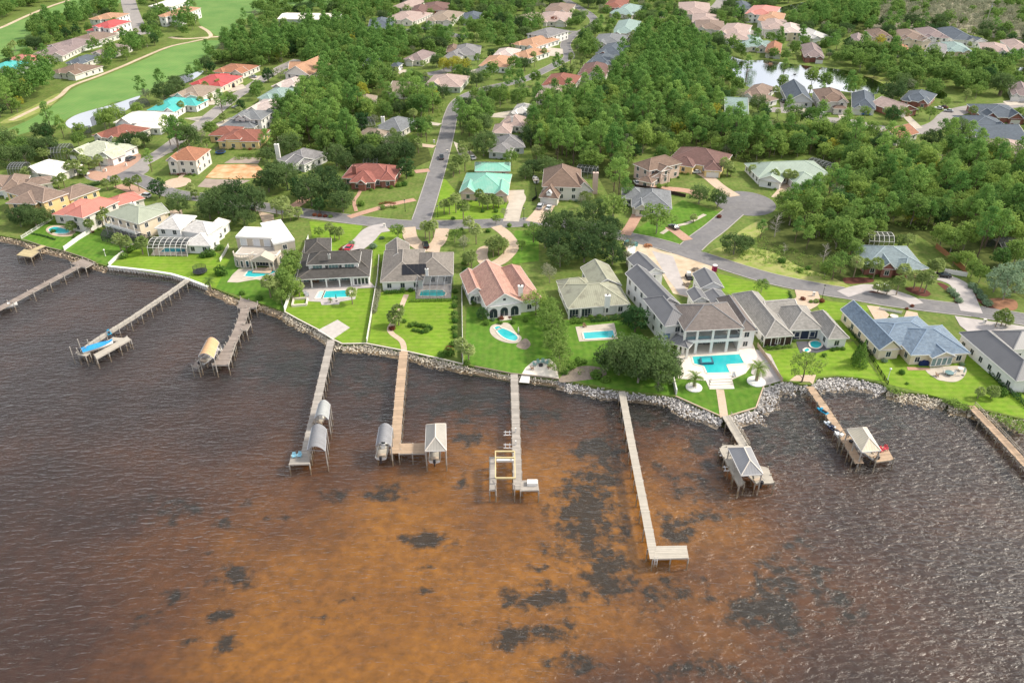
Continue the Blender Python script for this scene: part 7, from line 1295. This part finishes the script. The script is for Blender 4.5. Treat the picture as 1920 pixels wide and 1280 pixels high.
# undergrowth on the wood floors
ug = MB()
for w in WP[:6]:
    xs = [p[0] for p in w]; ys = [p[1] for p in w]; n = int((max(xs) - min(xs)) * (max(ys) - min(ys)) / 16)
    for _ in range(min(n, 1500)):
        x, y = wr.uniform(min(xs), max(xs)), wr.uniform(min(ys), max(ys))
        if inpoly(x, y, w) and not blocked(x, y, .5): leaves(ug, (x, y, LZ + .8), 1.5, 1.5, 1.1, 20, .8, wr, .2)
for pts, n in (([(1350, 470), (1420, 440), (1520, 480), (1580, 500), (1560, 528), (1480, 508), (1400, 490)], 260), ([(1760, 748), (1790, 752), (1822, 766), (1800, 768)], 70), ([(1850, 775), (1925, 795), (1925, 815), (1880, 795)], 70), ([(1660, 724), (1700, 736), (1690, 742), (1664, 732)], 30), ([(1075, 700), (1130, 690), (1120, 705)], 12), ([(440, 292), (492, 284), (495, 300), (440, 300)], 50)):
    w = [(at(x, y).x, at(x, y).y) for x, y in pts]; xs = [p[0] for p in w]; ys = [p[1] for p in w]
    for _ in range(n * 2):
        x, y = wr.uniform(min(xs), max(xs)), wr.uniform(min(ys), max(ys))
        if inpoly(x, y, w): leaves(ug, (x, y, LZ + .35), .8, .8, .6, 14, .45, wr, .2)
tag(ug.build('undergrowth', LM['broad'], org=at(1400, 480)), 'low tangled undergrowth on the wood floors and verges', 'undergrowth', kind='stuff')
# hedges
def hedge(label, line, w, h, lm='shrub', name='hedge'):
    P = [at(x, y) for x, y in line]; mb = MB(); r = random.Random(len(label))
    for a, b in zip(P, P[1:]):
        n = max(2, int((b - a).length / .7))
        for i in range(n): c = a.lerp(b, (i + .5) / n); leaves(mb, (c.x, c.y, LZ + h * .5), .55, w / 2, h * .55, int(34 * max(1, w * h)), .34, r, .55) if abs((b - a).x) > abs((b - a).y) else leaves(mb, (c.x, c.y, LZ + h * .5), w / 2, .55, h * .55, int(34 * max(1, w * h)), .34, r, .55)
    tag(mb.build(name, LM[lm], org=P[0]), label, 'hedge')
hedge('rust brown hedge beside the white fence of the solar house', [(710, 542), (705, 565), (700, 588)], 2.4, 1.4, 'grey'); hedge('low clipped hedge before the solar house wall', [(720, 551), (759, 549)], 1.6, 1.2, 'clip' if 0 else 'shrub'); hedge('long low hedge below the solar house pool cage', [(766, 566), (847, 564)], 1.3, 1.0); hedge('dark hedge along the long white house at the right', [(1856, 700), (1890, 735), (1935, 770)], 1.6, 1.3, 'dark'); hedge('hedge curving before the pale grey hipped house', [(1425, 640), (1440, 655), (1485, 650)], 1.2, .9); hedge('curved clipped hedge on the villa side lawn', [(1445, 572), (1475, 570), (1483, 558), (1478, 548)], 1.1, .8, 'dark'); hedge('hedge row left of the blue shingled house', [(1590, 615), (1610, 640), (1640, 668)], 1.4, 1.0, 'dark')
hedge('hedge between the yellow lawn and the white tiled house', [(240, 475), (262, 462), (285, 448)], 2.2, 1.2); hedge('bushy hedge behind the cul-de-sac palms', [(135, 352), (165, 352), (190, 345)], 3, 1.6, 'dark'); hedge('dark hedge before the white house by the bare plot', [(318, 327), (345, 327), (370, 327)], 1.2, .8, 'rust'); hedge('dark wall hedge on the kidney pool lawn', [(60, 439), (80, 443), (104, 450)], .8, .7, 'dark'); hedge('clipped ring hedge on the red brick lawn', [(712, 388), (722, 391), (735, 388)], 1.6, .9); hedge('red ring hedge on the red brick lawn', [(711, 384), (725, 381), (742, 383)], 1.4, .9, 'rust'); hedge('front hedge of the olive roofed house', [(1068, 606), (1095, 604)], 2.2, 1.4); hedge('longer front hedge of the olive roofed house', [(1108, 603), (1165, 598)], 2.2, 1.3, 'dark')
trees('shrub', [(853, 548), (853, 562), (852, 576), (852, 590, 1.1), (853, 604), (852, 618, 1.1), (853, 632), (850, 648, 1.2), (843, 665, 1.5), (830, 668, 1.4), (770, 612), (778, 610), (786, 612), (794, 613), (802, 615), (776, 620, .8), (784, 622, .8), (792, 624, .9), (800, 622), (806, 618), (758, 604, .8), (888, 570), (912, 608), (938, 607, .8), (962, 606, .9), (986, 602), (872, 535), (874, 520), (871, 508), (869, 495), (872, 480), (678, 385, 1.5), (455, 552, 1.1), (487, 562, 1.1), (415, 515, 2.2), (395, 480, 1.9), (382, 482, 1.4), (412, 468, 1.6), (452, 500, 1.2), (530, 510), (210, 445, 1.3), (245, 470, 1.6), (232, 484, 1.5), (100, 436), (142, 445, 1.1), (868, 660), (876, 682), (1070, 690, 1.6), (1085, 682, 1.4), (1060, 700, 1.2), (1118, 708, 1.6), (1135, 715, 1.4), (1095, 680), (1690, 700), (1510, 664, .7), (1525, 666, .7), (1545, 668, .8), (1570, 655, .7), (1580, 655, .7), (1878, 740, 1.5), (1700, 720, .5), (1500, 510, 1.2), (1465, 492, 1.5), (1515, 505), (930, 398), (850, 412), (905, 398), (772, 330, 1.2), (758, 348, 1.5), (748, 350, 1.5), (985, 425), (865, 432), (895, 432), (955, 425), (915, 435)])
trees('rust_shrub', [(842, 660, 1.3), (735, 618, 1.0), (1700, 580, .6), (640, 470), (652, 468), (590, 405), (600, 406), (610, 407), (1348, 408), (1540, 566), (1505, 562, .8), (1710, 575, .6)]); trees('clipped_shrub', [(718, 392, 1.2), (740, 390), (853, 569), (853, 597, 1.1), (853, 625), (1236, 352, 1.3), (1250, 350), (1520, 567, .8), (1530, 567, .9), (620, 408)]); trees('silver_shrub', [(1782, 548, 1.3), (1790, 556, 1.3), (1797, 566, 1.4), (1822, 540, 1.5), (1832, 550, 1.5), (1840, 560, 1.5), (1850, 572, 1.6), (660, 458, 1.2), (700, 465, 1.5), (716, 448), (1662, 545, 1.2)])
# shrubs along the front walls of the nearer houses
for c, ref, root in HREFS:
    if c.y > 420: continue
    ws = [o for o in root.children if o.name.startswith('wall')][:3]
    for w in ws:
        me_ = w.data; pts = [me_.vertices[i].co + Vector(root.location) for i in (0, 1)]; a, b = pts; d = b - a; n = Vector((d.y, -d.x, 0)).normalized()
        if n.y > 0: n = -n
        k = int(d.length / 2.3)
        for i in range(k):
            if wr.random() < .55:
                q = a.lerp(b, (i + .5) / k) + n * 1.1
                if not blocked(q.x, q.y, .25): plant(wr.choice(('shrub', 'shrub', 'silver_shrub', 'clipped_shrub', 'rust_shrub')) if wr.random() < .5 else 'shrub', q, wr.uniform(.5, .9), 'low shrub growing along the wall of the ' + ref, 'wall shrubs of the ' + ref, wr)
# labels: which plant of its kind beside which house
ORD = ['first', 'second', 'third', 'fourth', 'fifth', 'sixth', 'seventh', 'eighth', 'ninth', 'tenth', 'eleventh', 'twelfth', 'thirteenth', 'fourteenth', 'fifteenth', 'sixteenth', 'seventeenth', 'eighteenth', 'nineteenth', 'twentieth']
grp = {}
for k, o, p in NAMED:
    ref = min(HREFS, key=lambda h: (h[0].x - p.x) ** 2 + (h[0].y - p.y) ** 2)[1]; grp.setdefault((k, ref), []).append((topx(p)[0], o))
for (k, ref), lst in grp.items():
    lst.sort(key=lambda e: e[0])
    for i, (_, o) in enumerate(lst):
        o['group'] = '%ss near the %s' % (WORD[k], ref)
        if len(lst) == 1: o['label'] = 'the only %s near the %s' % (WORD[k], ref)
        elif len(lst) == 2: o['label'] = '%s %s of two near the %s' % (('left', 'right')[i], WORD[k], ref)
        else: o['label'] = ' '.join(('%s %s from left, near the %s' % (ORD[min(i, 19)], WORD[k], ref)).split()[:16])
# ------------------------------------------------------------------ fences, cars, small things
def fence(label, line, h, m, step=2.4, name='fence', pickets=False):
    P = [at(x, y) for x, y in line]; root = thing(name, P[0], label, 'fence')
    for a, b in zip(P, P[1:]):
        L_ = (b - a).length; n = max(1, int(L_ / step)); d = (b - a) / L_; nn = Vector((-d.y, d.x, 0))
        for i in range(n + 1): q = a + d * (L_ * i / n); mb = MB(); mb.obox(q, d, .08, nn, .08, LZ - .1, LZ + h + .12); mb.build('post', m, root)
        for i in range(n):
            q = a + d * (L_ * (i + .5) / n); mb = MB()
            if pickets:
                mb.obox(q, d, L_ / n / 2 - .1, nn, .025, LZ + h - .15, LZ + h - .03); mb.obox(q, d, L_ / n / 2 - .1, nn, .025, LZ + .15, LZ + .27); k = 9
                for j in range(k): mb.obox(q + d * (L_ / n * ((j + .5) / k - .5) * .9), d, .03, nn, .018, LZ + .05, LZ + h)
            else: mb.obox(q, d, L_ / n / 2 - .09, nn, .04, LZ, LZ + h + .02 * (i % 2))
            mb.build('panel', m, root)
    return root
BLK = mat('black_metal', (.015, .016, .016), .5); WOODF = mat('fence_wood', (.42, .20, .10), .85, .2, 1.5)
fence('white picket fence left of the kidney pool', [(41, 448), (70, 430), (100, 411)], 1.2, WHITE, pickets=True); fence('solid white fence right of the kidney pool lawn', [(121, 470), (148, 450), (176, 433)], 1.6, WHITE); fence('short white fence at the bulkhead corner', [(205, 499), (216, 488), (232, 476)], 1.3, WHITE); fence('white fence left of the cream villa', [(413, 491), (420, 480), (429, 463)], 1.3, WHITE); fence('tall white wall left of the dark roofed house', [(534, 585), (545, 555), (562, 500), (579, 450)], 1.9, WHITE, 3.2)
fence('low white wall between the dark and solar houses', [(688, 643), (697, 590), (708, 525), (711, 485)], 1.5, WHITE, 3.2); fence('thin white fence left of the pink tiled house', [(868, 682), (867, 620), (866, 545)], 1.4, WHITE); fence('white boundary wall along the villa side yard', [(1174, 493), (1195, 540), (1222, 605), (1240, 640)], 2.2, WHITE, 4); fence('stucco retaining wall right of the villa terrace', [(1420, 650), (1445, 685), (1466, 716)], 1.3, PAVER2, 4); fence('black metal fence between the cove lawns', [(1630, 668), (1645, 692), (1664, 722)], 1.2, BLK, pickets=True)
fence('orange brown wooden fence under the right trees', [(1754, 465), (1785, 490), (1811, 513)], 1.8, WOODF); fence('white fence behind the dark car', [(1770, 512), (1812, 519)], 1.6, WHITE); fence('dark fence between mint and brown houses', [(1004, 355), (1006, 372), (998, 378)], 1.3, BLK); fence('dark board fence behind the grey hip roofed house', [(1190, 352), (1230, 358), (1285, 370)], 1.4, mat('dark_board', (.05, .03, .025), .8)); fence('short stone wall by the blue house drive', [(1648, 580), (1690, 588)], .8, WHITE, 3); fence('dark fence along the far right swamp', [(1905, 80), (1960, 84)], 1.2, WHITE)
# villa left lawn wall near shore
w_ = MB(); a, b = at(1262, 715), at(1268, 740); w_.beam(a + Vector((0, 0, .8)), b + Vector((0, 0, .8)), .3, 1.6); tag(w_.build('garden_wall', WHITE, org=a), 'short white garden wall beside the old oak at the villa', 'wall')

PAINT = {}
def paint(c):
    k = tuple(c)
    if k not in PAINT: PAINT[k] = mat('paint_%d' % len(PAINT), c, .25, .03, 1, spec=.6)
    return PAINT[k]
TYRE = mat('tyre', (.015, .015, .016), .8); RIM = mat('rim', (.4, .4, .42), .3, metal=.6); LAMP = mat('lamp_glass', (.7, .7, .68), .1); TAIL = mat('tail_lamp', (.35, .01, .01), .2)
CARM = {}
def carmeshes(kind):
    if kind in CARM: return CARM[kind]
    L_, W_, Hb, Ht = {'car': (4.6, 1.85, .92, 1.45), 'suv': (4.9, 1.95, 1.05, 1.8), 'truck': (5.6, 2.0, 1.05, 1.85)}[kind]; b = MB(); g = MB(); w = W_ / 2
    prof = [(-L_ / 2, .35), (-L_ / 2, Hb * .85), (-L_ / 2 + .25, Hb), (L_ / 2 - 1.2, Hb), (L_ / 2 - .15, Hb * .82), (L_ / 2, Hb * .6), (L_ / 2, .35)]
    for s in (-1, 1): b.quad(*[(s * w, y, z) for y, z in (prof if s > 0 else prof[::-1])])
    for p, q in zip(prof, prof[1:] + prof[:1]): b.quad((-w, p[0], p[1]), (w, p[0], p[1]), (w, q[0], q[1]), (-w, q[0], q[1]))
    y0, y1 = {'car': (-L_ / 2 + .7, L_ / 2 - 1.35), 'suv': (-L_ / 2 + .2, L_ / 2 - 1.35), 'truck': (-.6, L_ / 2 - 1.5)}[kind]; t0, t1 = y0 + (.55 if kind == 'car' else .2), y1 - .75; wi = w - .22
    b.quad((-wi, t0, Ht), (wi, t0, Ht), (wi, t1, Ht), (-wi, t1, Ht))
    for s in (-1, 1): g.quad((s * w * .97, y0, Hb + .004), (s * w * .97, y1, Hb + .004), (s * wi, t1, Ht - .01), (s * wi, t0, Ht - .01))
    g.quad((-w * .97, y1, Hb + .004), (w * .97, y1, Hb + .004), (wi, t1, Ht - .01), (-wi, t1, Ht - .01)); g.quad((-w * .97, y0, Hb + .004), (w * .97, y0, Hb + .004), (wi, t0, Ht - .01), (-wi, t0, Ht - .01))
    if kind == 'truck': g.box(-w * .85, -L_ / 2 + .1, Hb - .3, w * .85, -.65, Hb + .006)
    wh = MB(); wh.cyl((-.11, 0, 0), (.11, 0, 0), .34, .34, 12); wh.f.append(tuple(range(11, -1, -1))); wh.uv.append(None); rm_ = MB(); rm_.cyl((-.12, 0, 0), (.12, 0, 0), .2, .2, 8); rm_.f.append(tuple(range(7, -1, -1))); rm_.uv.append(None)
    hl = MB(); hl.box(-.2, -.04, -.08, .2, .04, .08); CARM[kind] = (b, g.mesh('glazing', GLASS), wh.mesh('wheel', TYRE), rm_.mesh('rim', RIM), hl.mesh('headlight', LAMP), hl.mesh('tail_light', TAIL), L_, W_, Hb); return CARM[kind]
BODY = {}
def car(label, px, py, ang, col, kind='car', group=None):
    b, g, wh, rm_, hl, tl, L_, W_, Hb = carmeshes(kind); key = (kind, tuple(col))
    if key not in BODY: BODY[key] = b.mesh('body', paint(col))
    p = at(px, py); r = thing('parked_car' if kind != 'truck' else 'pickup_truck', (p.x, p.y, LZ + .11), label, 'car' if kind != 'truck' else 'pickup', group); r.rotation_euler = (0, 0, ang)
    def ad(nm, me_, loc, par=r): o = bpy.data.objects.new(nm, me_); COL.objects.link(o); o.parent = par; o.location = loc; return o
    ad('body', BODY[key], (0, 0, 0)); ad('windows', g, (0, 0, 0))
    for sx in (-1, 1):
        for sy in (-1, 1): w = ad('wheel', wh, (sx * (W_ / 2 - .08), sy * L_ * .31, .34)); ad('rim', rm_, (0, 0, 0), w)
        ad('headlight', hl, (sx * W_ * .34, L_ / 2, Hb * .62)); ad('tail_light', tl, (sx * W_ * .34, -L_ / 2, Hb * .7))
Wc, Sc, Bc, Rc, Gc, Uc = (.75, .75, .74), (.45, .46, .48), (.012, .012, .014), (.5, .015, .05), (.10, .105, .11), (.02, .15, .5)
for a in (('bright red car in the concrete drive of the dark roofed house', 655, 467, -.2, Rc, 'car'), ('large black sport utility car on the solar house forecourt', 798, 462, .25, Bc, 'suv'), ('dark pickup driving down the straight road', 828, 297, .1, Gc, 'truck'), ('silver sport utility car before the steep brown house', 1013, 390, -.25, Sc, 'suv'), ('white car before the steep brown house', 1029, 392, -.2, Wc, 'car'), ('white car among palms of the blue grey brick house', 1653, 541, 1.45, Wc, 'car'), ('black car by the white fence on the right', 1768, 519, 1.3, Bc, 'car'), ('white car beside the pink brick garage', 1194, 345, .2, Wc, 'car'), ('white car before the chocolate brown house', 1304, 325, 1.5, Wc, 'car'),
          ('dark green car under the round tree by the cul-de-sac', 1263, 428, .6, Gc, 'car'), ('white car on the brick cul-de-sac court', 158, 328, 1.3, Wc, 'car'), ('grey car on the pale green house forecourt', 246, 300, -.3, Gc, 'suv'), ('white car behind the salmon roofed house', 273, 370, 1.2, Wc, 'suv'), ('silver car below the lower pale roof', 443, 203, 1.4, Sc, 'car'), ('silver car, upper of two above the red roof', 467, 140, 1.3, Sc, 'car'), ('silver car, lower of two above the red roof', 475, 146, 1.3, Sc, 'car'), ('black car beside the fire red roof, nearer the road', 446, 154, 1.2, Bc, 'car'), ('black sport utility car before the fire red roof', 438, 163, .2, Bc, 'suv'), ('dark red car by the beige house', 394, 178, .9, Rc, 'car'), ('white van like car on the drive among pines', 752, 129, .2, Wc, 'suv'), ('white car behind the roadside palms', 885, 298, .5, Wc, 'car'), ('grey car on the drive below the lake', 1467, 192, .1, Gc, 'suv'), ('white car, left of the pair before the blue gable', 1492, 199, .05, Wc, 'car'), ('white car, right of the pair before the blue gable', 1502, 199, .05, Wc, 'car'), ('silver car on the two storey lake house drive', 1572, 212, .1, Sc, 'suv'), ('white car parked by the tall grey slope house', 1438, 208, 1.4, Wc, 'car'), ('white car parked along the upper right street', 1540, 216, 1.4, Wc, 'car'), ('bright blue car before the blue grey house', 1622, 216, 1.4, Uc, 'car'), ('white car, first of three on the curving street', 1759, 205, 1.2, Wc, 'car'), ('dark red car, middle of three on the curving street', 1768, 203, 1.1, (.18, .02, .03), 'car'), ('silver car, last of three on the curving street', 1778, 210, 1.2, Sc, 'car'), ('dark car on the far small close', 757, 43, 1.4, Gc, 'suv'), ('white car at the far close garage', 830, 46, .1, Wc, 'car'), ('white car by the garage house of the far row', 1618, 90, .3, Wc, 'car'), ('dark car at the slate roofed far row house', 1852, 83, 1.2, Gc, 'car'), ('dark car in the cream villa drive', 475, 392, .3, Gc, 'car')): car(*a)
# building site
def bx(label, cat, name, px, py, sx, sy, h, m, ang=0, extra=None):
    p = at(px, py); r = thing(name, p, label, cat); r.rotation_euler = (0, 0, ang)
    def ad(nm, m2, fn): q = MB(); fn(q); o = bpy.data.objects.new(nm, q.mesh(nm, m2)); COL.objects.link(o); o.parent = r
    ad('body', m, lambda q: q.box(-sx / 2, -sy / 2, .05, sx / 2, sy / 2, h))
    for nm, m2, fn in (extra or ()): ad(nm, m2, fn)
    return r
bx('white box trailer on the building site', 'trailer', 'box_trailer', 1182, 481, 2.4, 6.0, 2.6, WHITE, -.25, [('rear_door', DARKM, lambda q: q.box(-1.1, -3.06, .3, 1.1, -3.01, 2.3)), ('wheel', TYRE, lambda q: q.cyl((-1.25, .3, .3), (-1.05, .3, .3), .35, n=10)), ('wheel', TYRE, lambda q: q.cyl((1.05, .3, .3), (1.25, .3, .3), .35, n=10)), ('drawbar', DARKM, lambda q: q.beam((0, 3, .4), (0, 4.2, .4), .12))])
bx('teal dumpster at the top of the building site', 'dumpster', 'dumpster', 1183, 460, 2.4, 4.2, 1.3, mat('dumpster_teal', (.08, .22, .22), .6), .9, [('rim', DARKM, lambda q: [q.beam(a, b, .12) for a, b in (((-1.2, -2.1, 1.3), (1.2, -2.1, 1.3)), ((-1.2, 2.1, 1.3), (1.2, 2.1, 1.3)), ((-1.2, -2.1, 1.3), (-1.2, 2.1, 1.3)), ((1.2, -2.1, 1.3), (1.2, 2.1, 1.3)))]), ('load', mat('rubbish', (.10, .14, .16), .9), lambda q: q.lathe((0, 0, 1.2), [(1.1, 0), (.8, .4), (.3, .6)], 7))])
bx('magenta portable toilet with white roof by the road', 'toilet', 'portable_toilet', 1339, 509, 1.2, 1.2, 2.2, mat('magenta', (.35, .01, .09), .5), .3, [('roof', WHITE, lambda q: q.lathe((0, 0, 2.2), [(.85, 0), (.8, .15), (.3, .35)], 8)), ('door', mat('magenta_dark', (.25, .01, .07), .5), lambda q: q.box(-.4, -.64, .1, .4, -.6, 1.95))])
bx('small black loader standing on site sand', 'loader', 'skid_loader', 1291, 521, 1.6, 2.4, 1.0, DARKM, .1, [('cab', WHITE, lambda q: q.box(-.6, -.4, 1.0, .6, .9, 2.0)), ('wheel', TYRE, lambda q: q.cyl((-.95, .8, .4), (-.75, .8, .4), .4, n=10)), ('wheel', TYRE, lambda q: q.cyl((.75, .8, .4), (.95, .8, .4), .4, n=10)), ('wheel', TYRE, lambda q: q.cyl((-.95, -.8, .4), (-.75, -.8, .4), .4, n=10)), ('wheel', TYRE, lambda q: q.cyl((.75, -.8, .4), (.95, -.8, .4), .4, n=10)), ('bucket', DARKM, lambda q: q.box(-.9, -1.9, .1, .9, -1.2, .6))])
pr = random.Random(9)
for x, y, lb, m in ((1290, 535, 'brown debris heap on the building site', SOIL), (1305, 507, 'dark spoil heap behind the villa garage', SOIL), (1215, 462, 'rusty timber scrap heap by the site road', WOODF)):
    p = at(x, y); mb = MB()
    for k in range(34): a, d = pr.random() * 6.3, pr.random() * 1.6; q = p + Vector((cos(a) * d, sin(a) * d, .15 + .7 * (1 - d / 1.7))); e = Vector((pr.uniform(-1, 1), pr.uniform(-1, 1), pr.uniform(-.3, .4))); mb.beam(q - e * .5, q + e * .5, pr.uniform(.1, .3))
    tag(mb.build('debris_heap', m, org=p), lb, 'heap')
# lamps, mailboxes, pole
def lamp(label, px, py, h=4.2, m=BLK):
    p = at(px, py); r = thing('street_lamp', p, label, 'lamp'); part(r, 'post', m, lambda q: (q.cyl((p.x, p.y, LZ), (p.x, p.y, LZ + h), .09, .06, 8), q.cyl((p.x, p.y, LZ), (p.x, p.y, LZ + .5), .16, .12, 8))); part(r, 'lantern', LAMP, lambda q: q.lathe((p.x, p.y, LZ + h), [(.12, 0), (.26, .5), (.05, .52)], 8)); part(r, 'lamp_cap', m, lambda q: q.lathe((p.x, p.y, LZ + h + .5), [(.34, 0), (.08, .28)], 8))
for a in (('black street lamp at the pale grey house drive', 1541, 561), ('black street lamp by the mint house drive', 982, 412), ('street lamp at the corner of the straight road', 821, 408), ('street lamp in front of the round trees', 1252, 345), ('lamp on the red brick corner lawn', 760, 397)): lamp(*a)
lamp('white garden lamp on the lawn by the left pier', 198, 480, 1.8, WHITE); lamp('white garden lamp above the right rocks', 1664, 712, 3.0, WHITE)
def mailbox(label, px, py):
    p = at(px, py); r = thing('mailbox', p, label, 'mailbox'); part(r, 'pillar', WHITE, lambda q: q.box(p.x - .35, p.y - .3, LZ, p.x + .35, p.y + .3, LZ + 1.3)); part(r, 'cap', WHITEC, lambda q: q.box(p.x - .42, p.y - .37, LZ + 1.3, p.x + .42, p.y + .37, LZ + 1.42)); part(r, 'box_door', DARKM, lambda q: q.box(p.x - .15, p.y - .33, LZ + .85, p.x + .15, p.y - .305, LZ + 1.1))
for a in (('white mailbox pillar beside the pale grey house drive', 1525, 555), ('white mailbox pillar on the dark roofed house drive', 721, 426), ('white mailbox pillar by the cul-de-sac palms', 199, 322), ('white mailbox by the pale green house court', 237, 312), ('white mailbox at the long ribbed roof house', 1845, 606), ('white mailbox at the left of the straight road', 814, 268), ('white mailbox by the mint house road edge', 839, 287)): mailbox(*a)
p = at(1845, 59); r = thing('utility_pole', p, 'tall pale utility pole against the swamp wood', 'pole'); part(r, 'pole', PILEW, lambda q: q.cyl((p.x, p.y, LZ), (p.x, p.y, LZ + 21), .3, .18, 8)); part(r, 'crossarm', PILEW, lambda q: q.beam((p.x - 1.6, p.y, LZ + 19), (p.x + 1.6, p.y, LZ + 19), .2)); part(r, 'transformer', GALV, lambda q: q.cyl((p.x + .5, p.y - .3, LZ + 16.5), (p.x + .5, p.y - .3, LZ + 17.8), .35, n=8))
# trampolines, playset, fountain, grill, umbrella, table
def tramp(label, px, py, m, net=True):
    p = at(px, py); r = thing('trampoline', p, label, 'trampoline'); R = 2.1; ring = [p + Vector((R * cos(a * pi / 8), R * sin(a * pi / 8), .8)) for a in range(16)]
    part(r, 'mat', mat('tramp_mat', (.03, .035, .04), .7), lambda q: q.poly([p + (v - p) * .86 + Vector((0, 0, .11)) for v in ring])); part(r, 'pad', m, lambda q: [q.beam(ring[i], ring[(i + 1) % 16], .35, .08) for i in range(16)])
    for i in range(0, 16, 2): v = ring[i]; part(r, 'pole', DARKM, lambda q: q.cyl((v.x, v.y, LZ), (v.x, v.y, LZ + 2.6), .035, n=5))
    part(r, 'net', SCREEN, lambda q: [q.quad(ring[i], ring[(i + 1) % 16], ring[(i + 1) % 16] + Vector((0, 0, 1.75)), ring[i] + Vector((0, 0, 1.75))) for i in range(16)])
tramp('black netted trampoline on the lawn above the bulkhead', 376, 512, DARKM); tramp('blue netted trampoline beside the clay tiled yellow house', 414, 288, mat('tramp_blue', (.03, .12, .35), .6))
p = at(1490, 140); r = thing('fountain', p, 'low white fountain spray in the lake', 'fountain'); part(r, 'float', DARKM, lambda q: q.cyl((p.x, p.y, LZ), (p.x, p.y, LZ + .3), .8, n=10)); part(r, 'spray', mat('spray', (.8, .82, .84), .4), lambda q: [q.cyl((p.x, p.y, LZ + .3), (p.x + 2.2 * cos(a), p.y + 2.2 * sin(a), LZ + 1.2), .05, .02, 4, False) for a in [k * pi / 7 for k in range(14)]] + [q.cyl((p.x, p.y, LZ + .3), (p.x, p.y, LZ + 3), .07, .02, 5, False)])
def umbrella(label, px, py, m, h=2.6, z=LZ):
    p = at(px, py, z); r = thing('closed_parasol', (p.x, p.y, z), label, 'parasol'); part(r, 'pole', GALV, lambda q: q.cyl((p.x, p.y, z), (p.x, p.y, z + h), .04, n=6)); part(r, 'folded_canopy', m, lambda q: q.lathe((p.x, p.y, z + 1.0), [(.1, 0), (.24, .3), (.12, 1.3), (.03, 1.6)], 8)); part(r, 'base', DARKM, lambda q: q.cyl((p.x, p.y, z), (p.x, p.y, z + .12), .4, n=10))
umbrella('closed pale parasol beside the pink house pool', 972, 627, WHITEC); umbrella('closed teal parasol beside the tanning shelf pool', 631, 565, mat('teal_cloth', (.05, .3, .32), .8)); umbrella('closed pale green parasol on the blue house patio', 1805, 704, mat('mint_cloth', (.4, .6, .55), .8))
bx('blue covered grill against the blue shingled house', 'grill', 'covered_grill', 1731, 684, 2.6, 1.0, 1.2, mat('navy_cover', (.01, .025, .10), .7), 0, [('lid', mat('navy_cover', (.01, .025, .10), .7), lambda q: q.lathe((0, 0, 1.15), [(.6, 0), (.4, .25), (.1, .35)], 8))])
def table(label, px, py, m, z=LZ + .12, rr=.7):
    p = at(px, py, z); r = thing('patio_table', (p.x, p.y, z), label, 'table'); part(r, 'top', m, lambda q: q.lathe((p.x, p.y, z + .68), [(rr, 0), (rr, .06)], 14))
    for a in (.8, 2.4, 3.9, 5.5): part(r, 'leg', m, lambda q: q.cyl((p.x + rr * .7 * cos(a), p.y + rr * .7 * sin(a), z), (p.x + rr * .7 * cos(a), p.y + rr * .7 * sin(a), z + .68), .04, n=5))
table('glass patio table on the blue house patio', 1779, 702, GLASS2, rr=1.1); table('round brown table on the dark roofed porch', 589, 531, CBr, LZ + .14); table('low white table on the blue house patio edge', 1800, 694, WHITE)
for i, (x, y, a, lb) in enumerate(((1771, 700, 1.5, 'white chair left of the blue house patio table'), (1787, 701, -1.5, 'white chair right of the blue house patio table'), (1757, 705, 1.0, 'brown chair at the blue house patio edge'), (584, 529, .8, 'brown chair left of the dark porch table'), (595, 530, -.8, 'brown chair right of the dark porch table'), (573, 552, .2, 'upper grey lounger by the tanning shelf pool'), (577, 556, .2, 'lower grey lounger by the tanning shelf pool'), (1322, 645, .2, 'left dark chair on the villa loggia'), (1330, 646, -.2, 'right dark chair on the villa loggia'), (1376, 706, 0, 'grey seat at the villa pool corner'))): chair(lb, x, y, LZ + .14, a, (WHITE, WHITE, CBr, CBr, CBr, GALV, GALV, DARKM, DARKM, GALV)[i])
p = at(1609, 667); r = thing('stone_fountain', p, 'small stone garden fountain beside the conical cedar', 'fountain'); part(r, 'basin', PAVER2, lambda q: q.lathe((p.x, p.y, LZ), [(.9, 0), (1.0, .45), (.8, .45), (.75, .3)], 14)); part(r, 'bowl', PAVER2, lambda q: q.lathe((p.x, p.y, LZ + .3), [(.15, 0), (.15, .7), (.5, .9), (.1, .95)], 12))
p = at(1676, 594); mb = MB(); mb.lathe((p.x, p.y, LZ), [(1.1, 0), (1.15, .4), (.9, .42), (.85, .3)], 16); tag(mb.build('fountain_basin', WHITEC, org=p), 'low round stone basin on the blue house front lawn', 'fountain')
